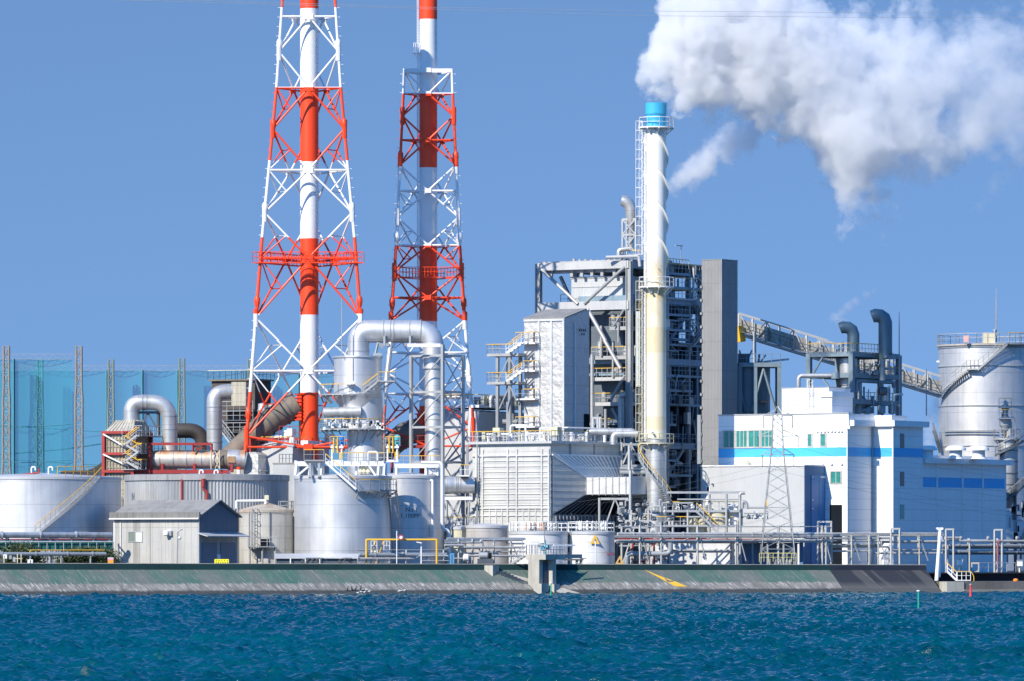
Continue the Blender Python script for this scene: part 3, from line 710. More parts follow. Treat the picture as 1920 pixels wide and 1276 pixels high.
for px in (678, 684, 692): vv.lathe((X(px, YT), YT - 3.2), [(.2, Z(888, YT)), (.34, Z(884, YT)), (.2, Z(880, YT)), (.3, Z(876, YT)), (.05, Z(872, YT))], 10)
t.ps('valve', vv, CREAM)
rail(t, [W(640, 866, YT - 4), W(720, 866, YT - 4)], GALV, YEL, 1.1, .9)
# agitator towers on the tank tops
def agit(px, Y, label, base):
    t = T('agitator', label, 'machine', W(px, base, Y)); f = M()
    for dx in (-10, 8):
        for dy in (-.6, .6): f.bar(W(px + dx, base, Y + dy), W(px + dx, base - 30, Y + dy), .16)
    f.box(WORLD, X(px - 13, Y), X(px + 11, Y), Y - .8, Y + .8, Z(base - 27, Y), Z(base - 23, Y)); f.box(WORLD, X(px - 12, Y), X(px + 10, Y), Y - .7, Y + .7, Z(base - 1, Y), Z(base + 3, Y)); t.p('stand', f, WHITE)
    t.p('gearbox', M().box(WORLD, X(px + 3, Y), X(px + 12, Y), Y - .3, Y + .3, Z(base - 18, Y), Z(base - 3, Y)), YEL)
    t.p('motor', M().lathe((X(px + 8, Y), Y), [(.12, Z(base - 27, Y)), (.34, Z(base - 29, Y)), (.34, Z(base - 36, Y)), (.25, Z(base - 37, Y)), (.34, Z(base - 38, Y)), (.36, Z(base - 45, Y)), (.2, Z(base - 48, Y)), (.01, Z(base - 49, Y))], 14), BLUE if px < 700 else TEAL)
    rail(t, [W(px - 14, base - 27, Y - .8), W(px + 13, base - 27, Y - .8)], GALV, YEL, 1.1, .7)
    for dx in (-7, 0): t.p('post', M().bar(W(px + dx, base - 14, Y - .9), W(px + dx, base - 43, Y - .9), .13), YEL)
agit(633, YT + 1, 'blue motor agitator with yellow gearbox on the large silver tank', 862)
YU = D(765, 24)
agit(737, YU, 'teal motor agitator with yellow gearbox on the lettered tank', 862)
t = T('steel_tank', 'silver tank lettered No.1 1,100M\u00b3 standing half behind the stair of the larger one', 'tank', gp(760, YU))
c, r, zr, s_ = tank(t, 760, YU, 74, 891, None, SILVER, 884)
def onsh(px0, pz0):
    x0 = X(px0, YU) - c[0]; a0 = math.asin(x0 / r)
    return lambda x, y: Vector((c[0] + (r + .03) * math.sin(a0 + x / r), c[1] - (r + .03) * math.cos(a0 + x / r), pz0 + y))
t.p('lettering', text_m('No.1', .72, onsh(773, Z(958.5, YU))), INK, s_); t.p('lettering', text_m('1,100M\u00b3', 0.72, onsh(771, Z(970, YU))), INK, s_)
fr = M(); zt = Z(873, YU)
for yy in (-3, 3): fr.bar(W(740, 872, YU + yy), W(824, 872, YU + yy), .25, .5)
for px in (822, 800, 745):
    for yy in (-3, 3): fr.bar((X(px, YU), YU + yy, zt), (X(px, YU), YU + yy, zr), .28)
fr.bar(W(803, 876, YU - 3), W(820, 889, YU - 3), .2); t.p('top_frame', fr, WHITE)
rail(t, [W(740, 871, YU - 3), W(824, 871, YU - 3)], GALV, YEL, 1.1, 1.0)
uf = lambda px, off: YU - math.sqrt(max(0, r * r - (X(px, YU) - c[0]) ** 2)) - off
t.p('drain_pipe', M().path(bend([W(806, 899, uf(806, -.2)), W(811, 899, uf(811, .3)), W(811, 1005, uf(811, .3))], .2), .13, 8), WHITE, s_)
t = T('transfer_pipe', 'tall thin white pipe bending over the lettered tank and down its right flank', 'pipe', gp(829, YU - 3))
t.p('pipe', M().path(bend([W(790, 866, YU - 4), W(829, 866, YU - 4), W(829, 990, YU - 4), W(842, 994, YU - 4), W(842, 1062, YU - 4)], .5), .19, 10), WHITE)
# ------------------------------------------------------------------ soot coloured filter plant on the left
def F_box(F, px_f0, px_s1, py0, py1, y0=0, x1=0):   # box from its left front edge, right side edge and rows
    return M().box(F, F.fx(px_f0), x1, y0, F.sy(px_s1), F.z(py1), F.z(py0))
F = Fr(250, D(250, 66), 25)
t = T('filter_house', 'stained cladded filter house in a dark red frame with zigzag stairs and a hipped hood', 'filter house', F.w(-2, 3, GZ))
xl, wd = F.fx(195), F.sy(284)
zt, zb = F.z(809), GZ
cs = t.p('casing', M().box(F, xl + .2, -.2, .2, wd, zb, zt), TAN)
rb = M()
for i in range(9): x = xl + .3 + (-.5 - xl) * i / 8; rb.box(F, x - .06, x + .06, .08, .22, zb, zt)
for py in (823, 836, 849, 862, 875): rb.box(F, xl, 0, .1, .21, F.z(py) - .05, F.z(py) + .05)
t.p('rib', rb, mat('rib_tan', (.30, .27, .2), .7, dirt=.4), cs)
hd = M(); a = [F.w(x, y, zt) for x, y in ((xl, 0), (0, 0), (0, wd), (xl, wd))]; zc = F.z(786); xa, xb, ya, yb = xl + 1.0, -.5, 1.3, wd - 1.0
b = [F.w(x, y, zc) for x, y in ((xa, ya), (xb, ya), (xb, yb), (xa, yb))]; hd.hexa(a + b)
ho = t.p('hood', hd, mat('hood_tan', (.44, .42, .36), .6, .2, dirt=.3, rust=.2)); rb = M()
for i in range(9): f = i / 8; rb.bar(lerp(a[0], a[1], f), lerp(b[0], b[1], f), .12); rb.bar(lerp(a[1], a[2], f), lerp(b[1], b[2], f), .12)
t.p('rib', rb, TAN, ho)
for x in (xl, 0):
    t.p('column', M().box(F, x - .2, x + .2, -.25, .15, zb, zt), MAROON)
t.p('column', M().box(F, -.15, .2, wd - .3, wd, zb, zt), MAROON)
for py in (809, 849, 882): t.p('frame_beam', M().box(F, xl - .2, .2, -.3, -.02, F.z(py) - .16, F.z(py) + .16), MAROON)
for (z0, z1, q0, q1) in ((849, 812, 196, 243), (882, 850, 196, 243)): t.p('brace', M().bar(F.w(F.fx(q0), -.35, F.z(z1)), F.w(F.fx(q1), -.35, F.z(z0) + .6), .16), WHITE)
for py, nm in ((815, 0), (848, 1), (878, 2)):
    pl = t.p('platform', M().box(F, -1.2, 1.5, -.6, wd + (1.8 if nm == 0 else .3), F.z(py) - .12, F.z(py)), STEEL)
    rail(t, [F.w(-1.2, -.6, F.z(py)), F.w(1.5, -.6, F.z(py)), F.w(1.5, wd + (1.8 if nm == 0 else 0), F.z(py))], GALV, YEL if nm else None, 1.15, 1.0, parent=pl)
for a_, b_ in ((F.w(1.2, -.7, F.z(815)), F.w(-.4, -.7, F.z(832))), (F.w(-.4, -.7, F.z(832)), F.w(1.4, -.7, F.z(848))), (F.w(1.2, -.7, F.z(848)), F.w(-.4, -.7, F.z(863))), (F.w(-.4, -.7, F.z(863)), F.w(1.4, -.7, F.z(878)))):
    stair(t, a_, b_, F.w(0, -1, 0) - F.w(0, 0, 0), .6, GALV, True, YEL)
t.p('landing', M().box(F, -1.2, -.3, -1.5, -.3, F.z(832) - .1, F.z(832)), GALV); t.p('landing', M().box(F, -1.2, -.3, -1.5, -.3, F.z(863) - .1, F.z(863)), GALV)
# inverted U duct
YD = D(290, 68)
t = T('bent_duct', 'silver duct arching like an upside-down U from the hipped hood to the rusty drum', 'duct', W(318, 845, YD)); rd = 14.6 * k(YD)
pts = bend([W(246, 792, YD), W(246, 753, YD), W(318, 753, YD), W(318, 846, YD)], 38 * k(YD), 12)
du = t.p('duct', M().path(pts, rd, 30), ALU); bd = M()
for px in (268, 276): bd.tube(W(px, 753, YD) - Vector((.05, 0, 0)), W(px, 753, YD) + Vector((.05, 0, 0)), rd + .05, 30)
for py in (779, 804, 828): bd.tube(W(318, py, YD) - Vector((0, 0, .05)), W(318, py, YD) + Vector((0, 0, .05)), rd + .05, 30)
t.ps('band', bd, STEEL, du)
sp = M()
for px in (258, 297): sp.bar(W(px, 772, YD + .3), W(px, 815, YD + .3), .3)
sp.bar(W(257, 772, YD + .3), W(299, 772, YD + .3), .3); sp.bar(W(277, 773, YD + .3), W(259, 806, YD + .3), .2); sp.bar(W(277, 773, YD + .3), W(297, 806, YD + .3), .2); sp.bar(W(268, 768, YD), W(268, 758, YD), .25)
t.p('support_frame', sp, DSTEEL)
# drum
YR = D(370, 64); rr = 17.5 * k(YR)
t = T('rusty_drum', 'long horizontal silver drum streaked orange with rust, lying on dark red steelwork', 'drum', W(365, 885, YR))
ax = W(300, 860, YR); xs = [X(p, YR) for p in (277, 280, 287, 296, 460)]
pr = [.3, .62, .86, 1, 1]
DRUM = mat('rust_crowned_drum', (.58, .56, .52), .5, .4, dirt=.35, rustcol=(.50, .21, .055), var=.15, topr=(1.55, 2.7))
bd_ = t.p('body', M().path([(x, YR, ax.z) for x in xs], [rr * q for q in pr], 36), DRUM)
m = M()
for px in (300, 325, 350, 378, 403, 428): m.tube((X(px, YR) - .05, YR, ax.z), (X(px, YR) + .05, YR, ax.z), rr + .05, 36)
t.ps('band', m, ALU, bd_)
t.p('dark_section', M().tube((X(410, YR), YR, ax.z), (X(427, YR), YR, ax.z), rr + .03, 36), BROWN, bd_)
t.p('end_cone', M().path([(X(428, YR), YR, ax.z), (X(446, YR), YR, ax.z), (X(462, YR), YR, ax.z - .2)], [rr + .06, rr + .06, rr * .95], 36), SILVD, bd_)
t.p('hatch', M().box(WORLD, X(428, YR), X(442, YR), YR - rr - .12, YR - rr + .3, ax.z - .4, ax.z + .35), mat('rusted_hatch', (.4, .24, .12), .7, rust=.6), bd_)
for px in (305, 365, 435): t.p('saddle', M().box(WORLD, X(px, YR) - .15, X(px, YR) + .15, YR - rr, YR + rr, Z(884, YR), ax.z - rr * .45), MAROON)
fm = M()
t.p('frame_beam', M().bar(W(256, 883, YR - rr), W(430, 883, YR - rr), .35, .45), MAROON); t.p('frame_beam', M().bar(W(278, 831, YR - rr - .2), W(396, 831, YR - rr - .2), .22, .3), MAROON)
t.p('column', M().bar(W(281, 830, YR - rr - .2), (X(281, YR), YR - rr - .2, GZ), .3), MAROON)
for px in (362, 397): t.p('column', M().bar(W(px, 830, YR - rr - .2), W(px, 845, YR - rr - .2), .2), MAROON)
t.p('brace', M().bar(W(362, 833, YR - rr), W(372, 842, YR - rr), .15), MAROON); t.p('brace', M().bar(W(372, 842, YR - rr), W(386, 832, YR - rr), .15), MAROON)
for a_, b_ in ((288, 878),): t.p('gusset', M().prism([W(278, 868, YR - rr - .1), W(292, 881, YR - rr - .1), W(278, 881, YR - rr - .1)], (0, .2, 0)), MAROON)
for px in (310, 350, 385, 415): t.p('column', M().bar(W(px, 883, YR - rr), (X(px, YR), YR - rr, GZ), .3), MAROON)
tw = M()
for px in (396, 412): tw.bar(W(px, 843, YR - rr - .5), W(px, 878, YR - rr - .5), .1)
for a_, b_ in ((845, 861), (861, 877)): tw.bar(W(403, a_, YR - rr - .5), W(411, b_, YR - rr - .5), .08); tw.bar(W(411, a_, YR - rr - .5), W(403, b_, YR - rr - .5), .08)
t.p('ladder_frame', tw, CREAM)
# second vertical duct with elbow into the dark boiler
YV = D(410, 70); rv = 14.7 * k(YV)
t = T('bent_duct', 'upright silver duct turning through an elbow into the soot stained boiler box', 'duct', W(402, 845, YV))
pts = bend([W(402, 848, YV), W(402, 735, YV), W(440, 733, YV + .6)], 30 * k(YV), 12); du = t.p('duct', M().path(pts, rv, 30), ALU); bd = M()
for py in (762, 803, 828): bd.tube(W(402, py, YV) - Vector((0, 0, .05)), W(402, py, YV) + Vector((0, 0, .05)), rv + .05, 30)
t.ps('band', bd, STEEL, du)
t.p('inlet_box', M().box(Fr(461, YV - 1, 20), -1.9, .0, 0, 1.9, Z(760, YV), Z(715, YV)), TAN)
dm = M().path(bend([W(325, 806, YV + 3), W(380, 806, YV + 3), W(380, 870, YV + 3)], 2.2, 8), 14 * k(YV), 24)
solo('dark_duct', 'sooty duct elbow between the two silver ducts', 'duct', dm, mat('soot_black_duct', (.065, .055, .05), .6, .2, rust=.3, var=.3))
Fq = Fr(478, D(470, 80), 30)
t = T('dark_boiler', 'sooty boiler block with rooftop railings, stairs and platforms behind the chimney leg', 'boiler', Fq.w(0, 3, GZ))
t.p('casing', M().box(Fq, Fq.fx(397), 0, 0, Fq.sy(508), Fq.z(815), Fq.z(712)), mat('soot_casing', (.085, .07, .058), .7, rust=.3, dirt=.5, seam=(1.6, 1.1), th=30))
t.p('lower_casing', M().box(Fq, Fq.fx(428), -.6, .5, 4, GZ, Fq.z(815)), TAN)
t.p('roof_slab', M().box(Fq, Fq.fx(393), .3, -.4, Fq.sy(510), Fq.z(712), Fq.z(709)), BROWN)
rail(t, [Fq.w(Fq.fx(393), -.4, Fq.z(709)), Fq.w(.3, -.4, Fq.z(709)), Fq.w(.3, 4, Fq.z(709))], DSTEEL, CREAM, 1.1, .9)
for px in (433, 444, 452): t.p('aerial', M().bar(Fq.w(Fq.fx(px), 1, Fq.z(709)), Fq.w(Fq.fx(px), 1, Fq.z(690 + rnd.random() * 8)), .06), DSTEEL)
for py in (768, 786, 808):
    pl = t.p('platform', M().box(Fq, Fq.fx(425), .6, -1.4, .2, Fq.z(py) - .12, Fq.z(py)), DSTEEL); rail(t, [Fq.w(Fq.fx(425), -1.4, Fq.z(py)), Fq.w(.6, -1.4, Fq.z(py))], GALV, None, 1.1, 1.0, parent=pl)
stair(t, Fq.w(Fq.fx(418), -1.5, Fq.z(786)), Fq.w(Fq.fx(452), -1.5, Fq.z(832)), Fq.w(0, -1, 0) - Fq.w(0, 0, 0), .8, GALV, True, GALV)
for px in (493, 512):
    t.p('cyclone', M().lathe((X(px, Fq.Y - 1), Fq.Y - 1), [(.1, Z(800, Fq.Y)), (.3, Z(790, Fq.Y)), (.62, Z(776, Fq.Y)), (.7, Z(768, Fq.Y)), (.62, Z(766, Fq.Y)), (.6, Z(756, Fq.Y)), (.02, Z(754, Fq.Y))], 20), SILVD if px == 493 else RUSTLAG)
# white bent box, houses under chimney
F = Fr(484, D(484, 60), 28)
t = T('white_plenum', 'white lagged duct box with a clipped top beside the drum end', 'duct', F.w(0, 1, GZ))
z0, z1, zs = F.z(892), F.z(846), F.z(851)
m = M(); xl = F.fx(457); wd = F.sy(505)
m.prism([F.w(xl, 0, z0), F.w(0, 0, z0), F.w(0, 0, zs), F.w(-.4, 0, z1), F.w(xl, 0, z1)], F.w(0, wd, 0) - F.w(0, 0, 0)); t.p('box', m, QUILT)
t.p('side_pipe', M().tube(F.w(.1, .2, F.z(881)), F.w(.1, wd, F.z(881)), .12), GALV); t.p('skirt', M().prism([F.w(0, wd, F.z(862)), F.w(.6, wd + 2.2, F.z(862)), F.w(0, wd, F.z(905))], (.2, .3, 0)), WHITE)
t.p('drain_pipe', M().tube(W(448, 878, F.Y - 1), W(448, 895, F.Y - 1), .25), WHITE); t.p('red_cap', M().tube(W(448, 874, F.Y - 1), W(448, 879, F.Y - 1), .28), REDP)
F = Fr(549, D(549, 58), 30)
t = T('machine_house', 'white gabled machine house with blue shaded flank and rooftop pipes beneath the sunlit chimney', 'building', F.w(-3, 3, GZ))
xl, wd = F.fx(482), F.sy(617); zt = F.z(836)
m = M().prism([F.w(xl, 0, GZ), F.w(0, 0, GZ), F.w(0, 0, zt), F.w(xl / 2, 0, zt + .45), F.w(xl, 0, zt)], F.w(0, wd, 0) - F.w(0, 0, 0)); t.p('wall', m, SHEDG)
t.p('roof', M().hexa([F.w(xl / 2, -.15, zt + .45), F.w(.15, -.15, zt - .02), F.w(.15, wd, zt - .02), F.w(xl / 2, wd, zt + .45), F.w(xl / 2, -.15, zt + .6), F.w(.15, -.15, zt + .13), F.w(.15, wd, zt + .13), F.w(xl / 2, wd, zt + .6)]), ROOFL)
t.p('roof', M().hexa([F.w(xl - .15, -.15, zt - .02), F.w(xl / 2, -.15, zt + .45), F.w(xl / 2, wd, zt + .45), F.w(xl - .15, wd, zt - .02), F.w(xl - .15, -.15, zt + .13), F.w(xl / 2, -.15, zt + .6), F.w(xl / 2, wd, zt + .6), F.w(xl - .15, wd, zt + .13)]), ROOFL)
rail(t, [F.w(F.fx(486), -.1, zt + .2), F.w(-.1, -.1, zt + .2)], GALV, YEL, 1.0, 1.0); rail(t, [F.w(0, .2, zt + .15), F.w(0, wd, zt + .15)], GALV, YEL, 1.0, 1.2)
t.p('roof_pipe', M().path(bend([F.w(F.fx(507), 1, zt), F.w(F.fx(507), 1, zt + 1.2), F.w(F.fx(521), 1, zt + 1.2)], .3), .17, 8), WHITE)
t.p('flue', M().tube(F.w(F.fx(528), 1, zt), F.w(F.fx(528), 1, zt + 2.0), .25, 12), WHITE); t.p('fan_box', M().box(F, F.fx(531), F.fx(541), .8, 1.8, zt + 1.35, zt + 2.2), WHITE)
t.p('filter_pot', M().lathe(F.w(F.fx(537), 1.3, 0), [(.2, zt), (.4, zt + .4), (.4, zt + 1.0), (.15, zt + 1.4)], 14), WHITE)
t.p('roof_unit', M().box(F, .2, 1.2, 1.5, 4.0, zt - .1, zt + .75), WHITE); t.p('roof_unit', M().box(F, -.9, -.1, 5.0, 6.0, zt, zt + 1.3), CREAM)
for y in (8.3, 9.4): t.p('flue', M().tube(F.w(-.3, y, zt), F.w(-.3, y, zt + 1.7), .28, 12), WHITE)
F = Fr(556, D(556, 44), 25)
t = T('block_wall_building', 'low plain grey rendered building between the ribbed tank and the large silver tank', 'building', F.w(-2, 2, GZ))
t.p('wall', M().box(F, F.fx(512), 0, 0, F.sy(612), GZ, F.z(868)), mat('grey_render', (.42, .43, .43), .8, var=.12, dirt=.2)); t.p('parapet', M().box(F, F.fx(511), .1, -.1, F.sy(613), F.z(868), F.z(866)), ROOFG)
rail(t, [F.w(F.fx(520), .5, F.z(866)), F.w(F.fx(545), .5, F.z(866))], DSTEEL, None, 1.0, .5); t.p('window', M().box(F, F.fx(560), F.fx(566), -.03, .1, F.z(884), F.z(874)), DGLASS)

# ------------------------------------------------------------------ absorber with arching duct
YS = D(675, 44); cx = X(671, YS); kk = k(YS)
t = T('absorber', 'white absorber vessel ringed by two railed platforms, feeding the great white arching duct', 'absorber', (cx, YS, GZ))
r = 45 * kk; c = (cx, YS); c2 = (X(684, YS), YS)
t.p('shell', M().lathe(c, [(r + .15, Z(670, YS)), (r + .15, Z(667, YS)), (.02, Z(666, YS))], 56), SILVER)
t.p('shell', M().lathe(c, [(r, Z(738, YS)), (r, Z(670, YS))], 56), SILVER)
t.p('cone', M().lathe(c, [(r * .74, Z(803, YS)), (r * .74, Z(765, YS)), (r, Z(738, YS))], 56), SILVER)
t.p('lower_shell', M().lathe(c2, [(33 * kk, GZ), (33 * kk, Z(738, YS))], 56), SILVER)
def ring_deck(t, c, r0, r1, z, a0, a1, nb, top=YEL, mt=GALV, rh=1.15):
    m = M().lathe(c, [(r0, z - .14), (r1, z - .14), (r1, z), (r0, z), (r0, z - .14)], 36, a0, a1)
    d_ = t.p('platform', m, mt); n = max(4, int((a1 - a0) * r1 / 1.2))
    rail(t, [(c[0] + r1 * math.cos(a), c[1] + r1 * math.sin(a), z) for a in np.linspace(a0, a1, n)], mt, top, rh, 1.2, parent=d_)
    b = M()
    for a in np.linspace(a0 + .05, a1 - .05, nb): u = Vector((math.cos(a), math.sin(a), 0)); p = Vector((c[0], c[1], z - .15)); b.bar(p + u * r1 * .97, p + u * r0 - Vector((0, 0, (r1 - r0) * .9)), .13); b.bar(p + u * r1, p + u * r0, .13, .22)
    t.ps('bracket', b, mt, d_); return d_
ring_deck(t, (X(650, YS), YS), 33 * kk, 49 * kk, Z(738, YS), R(150), R(330), 9)
ring_deck(t, (X(664, YS), YS), 32 * kk, 64 * kk, Z(803, YS), R(150), R(390), 14)
stair(t, W(680, 737, YS - 3), W(709, 714, YS - 3), (0, -1, 0), .9, GALV); pl = t.p('platform', M().box(WORLD, X(708, YS), X(742, YS), YS - 4.2, YS - 1, Z(714, YS) - .15, Z(714, YS)), GALV)
rail(t, [W(711, 714, YS - 4.2), W(741, 714, YS - 4.2), W(741, 714, YS - 1.2)], GALV, YEL, 1.15, 1, parent=pl); b = M()
for px in (712, 726): b.bar(W(px + 12, 714, YS - 4), W(px - 12, 730, YS - 3), .14)
t.ps('bracket', b, GALV, pl)
hz = YS - 49 * kk * .75
hp = t.p('header_pipe', M().path([W(604, 772, hz), W(607, 772, hz), W(677, 770, hz)], [.2, .58, .58], 20), SILVD)
for px in (613, 624, 634, 644, 660, 672): t.p('spray_pipe', M().path(bend([W(px, 778, hz), W(px, 796, hz), W(px + 8, 803, hz + 1)], .4), .16, 8), SILVD, hp)
cl = M()
for i in range(46):
    px = rnd.uniform(606, 718); py = rnd.uniform(786, 801); cl.box(WORLD, X(px, YS), X(px + rnd.uniform(1.5, 6), YS), YS - 3.4, YS - 3.0, Z(py + rnd.uniform(2, 8), YS), Z(py, YS))
t.ps('control_box', cl, WHITE)
for px, py in ((658, 719), (652, 720)): t.p('nozzle', M().tube(W(px, py, YS - r), W(px + 4, py - 3, YS - r - .9), .22, 10), WHITE)
for px, y0, y1 in ((662, 628, 712), (641, 560, 668), (720, 720, 860)): t.p('lightning_rod', M().tube(W(px, y1, YS - r), W(px, y0, YS - r), .06, 6), GALV)
t.p('frame_column', M().tube(W(724, 715, YS - 1), W(733, 640, YS - 1), .32, 10), TEAL if 0 else SILVER)
t.p('frame_beam', M().bar(W(700, 663, YS - .5), W(716, 663, YS - .5), .3), STEEL); t.p('frame_beam', M().bar(W(709, 640, YS - .5), W(704, 662, YS - .5), .2), STEEL); t.p('frame_beam', M().bar(W(709, 640, YS - .5), W(718, 652, YS - .5), .2), STEEL)
# base platforms with clutter under the absorber
rail(t, [W(655, 866, YS - 4.5), W(735, 866, YS - 4.5)], GALV, None, 1.2, .8)
tD = T('arching_duct', 'great white duct arching from the absorber top to the steel frame tower', 'duct', W(740, 640, YS)); rd = 20.5 * kk
pts = bend([W(672, 668, YS), W(672, 621, YS), W(813, 621, YS), W(813, 690, YS)], 36 * kk, 5); du = tD.p('duct', M().path(pts, rd, 36), SILVER)
tD.p('riser', M().path([W(814, 905, YS), W(814, 689, YS)], 17.5 * kk, 36), SILVER)
bd = M()
for px in (719, 732, 738, 768, 789): bd.tube(W(px, 621, YS) - Vector((.06, 0, 0)), W(px, 621, YS) + Vector((.06, 0, 0)), rd + .06, 36)
for py in (657,): bd.tube(W(672, py, YS) - Vector((0, 0, .06)), W(672, py, YS) + Vector((0, 0, .06)), rd + .06, 36)
for py in (668, 785, 845): bd.tube(W(814, py, YS) - Vector((0, 0, .06)), W(814, py, YS) + Vector((0, 0, .06)), 17.5 * kk + .06, 36)
tD.ps('band', bd, GALV, du)
sd = M()
for px in (722, 770): sd.bar(W(px, 630, YS - rd), W(px, 646, YS - rd), .3); sd.bar(W(px - 12, 645, YS - rd), W(px + 8, 645, YS - rd), .3)
tD.ps('saddle', sd, STEEL, du)
# frame tower round the riser
F = Fr(830, YS - 3.2, 38)
t = T('frame_tower', 'square steel frame tower with crossed braces standing around the white riser duct', 'frame tower', F.w(-2, 2, GZ))
xl = F.fx(771); wd = F.sy(868); zl = [F.z(p) for p in (665, 733, 799, 865, 930)] + [GZ]
for x, y in ((xl, 0), (0, 0), (0, wd), (xl, wd)): t.p('column', M().box(F, x - .17, x + .17, y - .17, y + .17, GZ, zl[0] + (1.3 if (x, y) == (0, 0) else .1)), GALV)
for z in zl[:-1]:
    for a, b in (((xl, 0), (0, 0)), ((0, 0), (0, wd)), ((0, wd), (xl, wd)), ((xl, wd), (xl, 0))): t.p('beam', M().bar(F.w(*a, z), F.w(*b, z), .2, .26), GALV)
for z1, z0 in zip(zl, zl[1:]):
    for a, b in (((xl, 0), (0, 0)), ((0, 0), (0, wd))):
        t.p('brace', M().bar(F.w(*b, z1), F.w(*a, z0), .1), GALV)
        if a == (0, 0): t.p('brace', M().bar(F.w(*a, z1), F.w(*b, z0), .1), GALV)
t.p('top_beam', M().bar(W(764, 646, YS - 3), W(826, 646, YS - 3), .35, .4), WHITE)
# ------------------------------------------------------------------ big white precipitator box
F = Fr(1032, D(1032, 25), 36); EY = F.Y
t = T('precipitator', 'big white panelled precipitator box with ribs, a crowded railed roof and a ribbed outlet cone', 'precipitator', F.w(-6, 4, GZ))
xl, wd = F.fx(886), F.sy(1164); zt, zb = F.z(830), GZ + 1.5; zk = F.z(950)
cs = t.p('casing', M().box(F, xl, 0, 0, wd, zb, zt), ESPM)
rb = M(); cols = [F.fx(p) for p in (894, 906, 953, 970, 1017, 1030)]
for x in cols: rb.box(F, x - .09, x + .09, -.2, .02, zb, F.z(840))
for py in (852, 951): rb.box(F, xl, 0, -.17, .02, F.z(py) - .08, F.z(py) + .08)
for i in range(10):
    z = F.z(862 + i * 10.4)
    for a, b in ((1, 2), (3, 4), (2, 3), (4, 5)): rb.box(F, cols[a] + .1, cols[b] - .1, -.1, .02, z - .04, z + .04)
for px in (919, 931, 942, 982, 993, 1005): rb.box(F, F.fx(px) - .06, F.fx(px) + .06, -.13, .02, zb, zk)
rb.box(F, xl, 0, -.13, .02, F.z(965) - .06, F.z(965) + .06)
t.p('rib_frame', rb, mat('rib_white', (.66, .66, .64), .5, .2, dirt=.15), cs)
rb = M()
for i in range(10): z = F.z(866 + i * 12.5); rb.box(F, -.02, .1, 0, wd * .9, z - .04, z + .04)
for y in (wd * .28, wd * .62): rb.box(F, -.02, .16, y - .14, y + .14, zb, zt)
t.p('rib_frame', rb, GALV, cs)
rf = t.p('roof_deck', M().box(F, xl - .4, .5, -.5, wd + .4, zt, zt + .3), LSTEEL)
rail(t, [F.w(xl - .4, wd, zt + .3), F.w(xl - .4, -.5, zt + .3), F.w(.5, -.5, zt + .3), F.w(.5, wd, zt + .3)], LSTEEL, YEL, 1.2, .75, parent=rf)
for i in range(70):                            # fittings on the roof
    x = rnd.uniform(xl, 0); y = rnd.uniform(-.2, wd); h = rnd.uniform(.3, 1.2); q = rnd.random(); z = zt + .3
    if q < .35: t.p('insulator_housing', M().lathe(F.w(x, y, 0), [(.18, z), (.18, z + h), (.28, z + h), (.28, z + h + .12), (.02, z + h + .18)], 10), WHITE if q < .2 else GALV)
    elif q < .6: t.p('control_box', M().box(F, x, x + rnd.uniform(.25, .5), y, y + .3, z + .2, z + .3 + h * .7), CREAM if q < .5 else WHITE)
    else: t.p('conduit', M().path(bend([F.w(x, y, z), F.w(x, y, z + h), F.w(x + rnd.choice((-1, 1)) * rnd.uniform(.6, 2.4), y, z + h), F.w(x, y, z + h) + Vector((.1, 0, -.4))], .15), .055, 6), GALV)
for px, h in ((925, 1.0), (1050, 1.1)):
    q = F.fx(px) if px < 1032 else -.4; y = 1.0 if px < 1032 else F.sy(1048)
    t.p('rectifier_box', M().box(F, q - .5, q + .5, y - .45, y + .45, zt + .9, zt + 1.95), CREAM); t.p('stand', M().box(F, q - .3, q + .3, y - .3, y + .3, zt + .3, zt + .9), GALV)
t.p('roof_pipe', M().path(bend([F.w(xl + 1, 1, zt + .4), F.w(xl + 1, 1, zt + 1.2), F.w(F.fx(948), 1, zt + 1.2), F.w(F.fx(948), 1, zt + 2.2), F.w(F.fx(976), 1, zt + 2.2), F.w(F.fx(976), 1, zt + 1.2), F.w(F.fx(1010), 1, zt + 1.2)], .3), .12, 8), WHITE)
t.p('roof_pipe', M().path(bend([F.w(F.fx(985), 3, zt + .3), F.w(F.fx(985), 3, zt + 1.9), F.w(.3, 3, zt + 1.9), F.w(.3, 9, zt + 1.9), F.w(.3, 9, zt)], .2), .1, 8), WHITE)
pm = M()
for px, zz in ((884, 3), (887, 6), (899, 5)): pm.tube(F.w(F.fx(px) - (.4 if px < 890 else 0), -.45, zb), F.w(F.fx(px) - (.4 if px < 890 else 0), -.45, zt), .09, 8)
t.ps('riser_pipe', pm, GALV)
ladder(t, F.w(F.fx(901), -.25, F.z(945)), F.w(F.fx(901), -.25, F.z(858)), F.w(0, -1, 0) - F.w(0, 0, 0), WHITE, False)
# outlet cone and duct to the stack
dz0, dz1 = F.z(925), F.z(893); ya, yb = wd * .02, wd * .97; x1 = .95; yc0 = (X(1100, EY) - X(1032, EY) - x1 * F.c) / F.s; yc1 = wd * .95
top = F.z(851); bot = F.z(963)
A = [F.w(.12, ya, bot), F.w(.12, yb, bot), F.w(.12, yb, top), F.w(.12, ya, top)]; B = [F.w(x1, yc0, dz0), F.w(x1, yc1, dz0), F.w(x1, yc1, dz1), F.w(x1, yc0, dz1)]
cs2 = t.p('cone_side', M().add([A[0], A[3], B[3], B[0]], [(0, 3, 2, 1)]), ESPM); rb = M()
for i in range(9):
    z = bot + (top - bot) * (i + .5) / 9; f = 1.0 if dz0 < z < dz1 else ((top - z) / (top - dz1) if z > dz1 else (z - bot) / (dz0 - bot))
    p = Vector((A[0].x, A[0].y, z)); q = lerp(A[3], B[3], f); rb.bar(p, Vector((q.x, q.y, z)), .07)
t.p('rib_frame', rb, GALV, cs2)
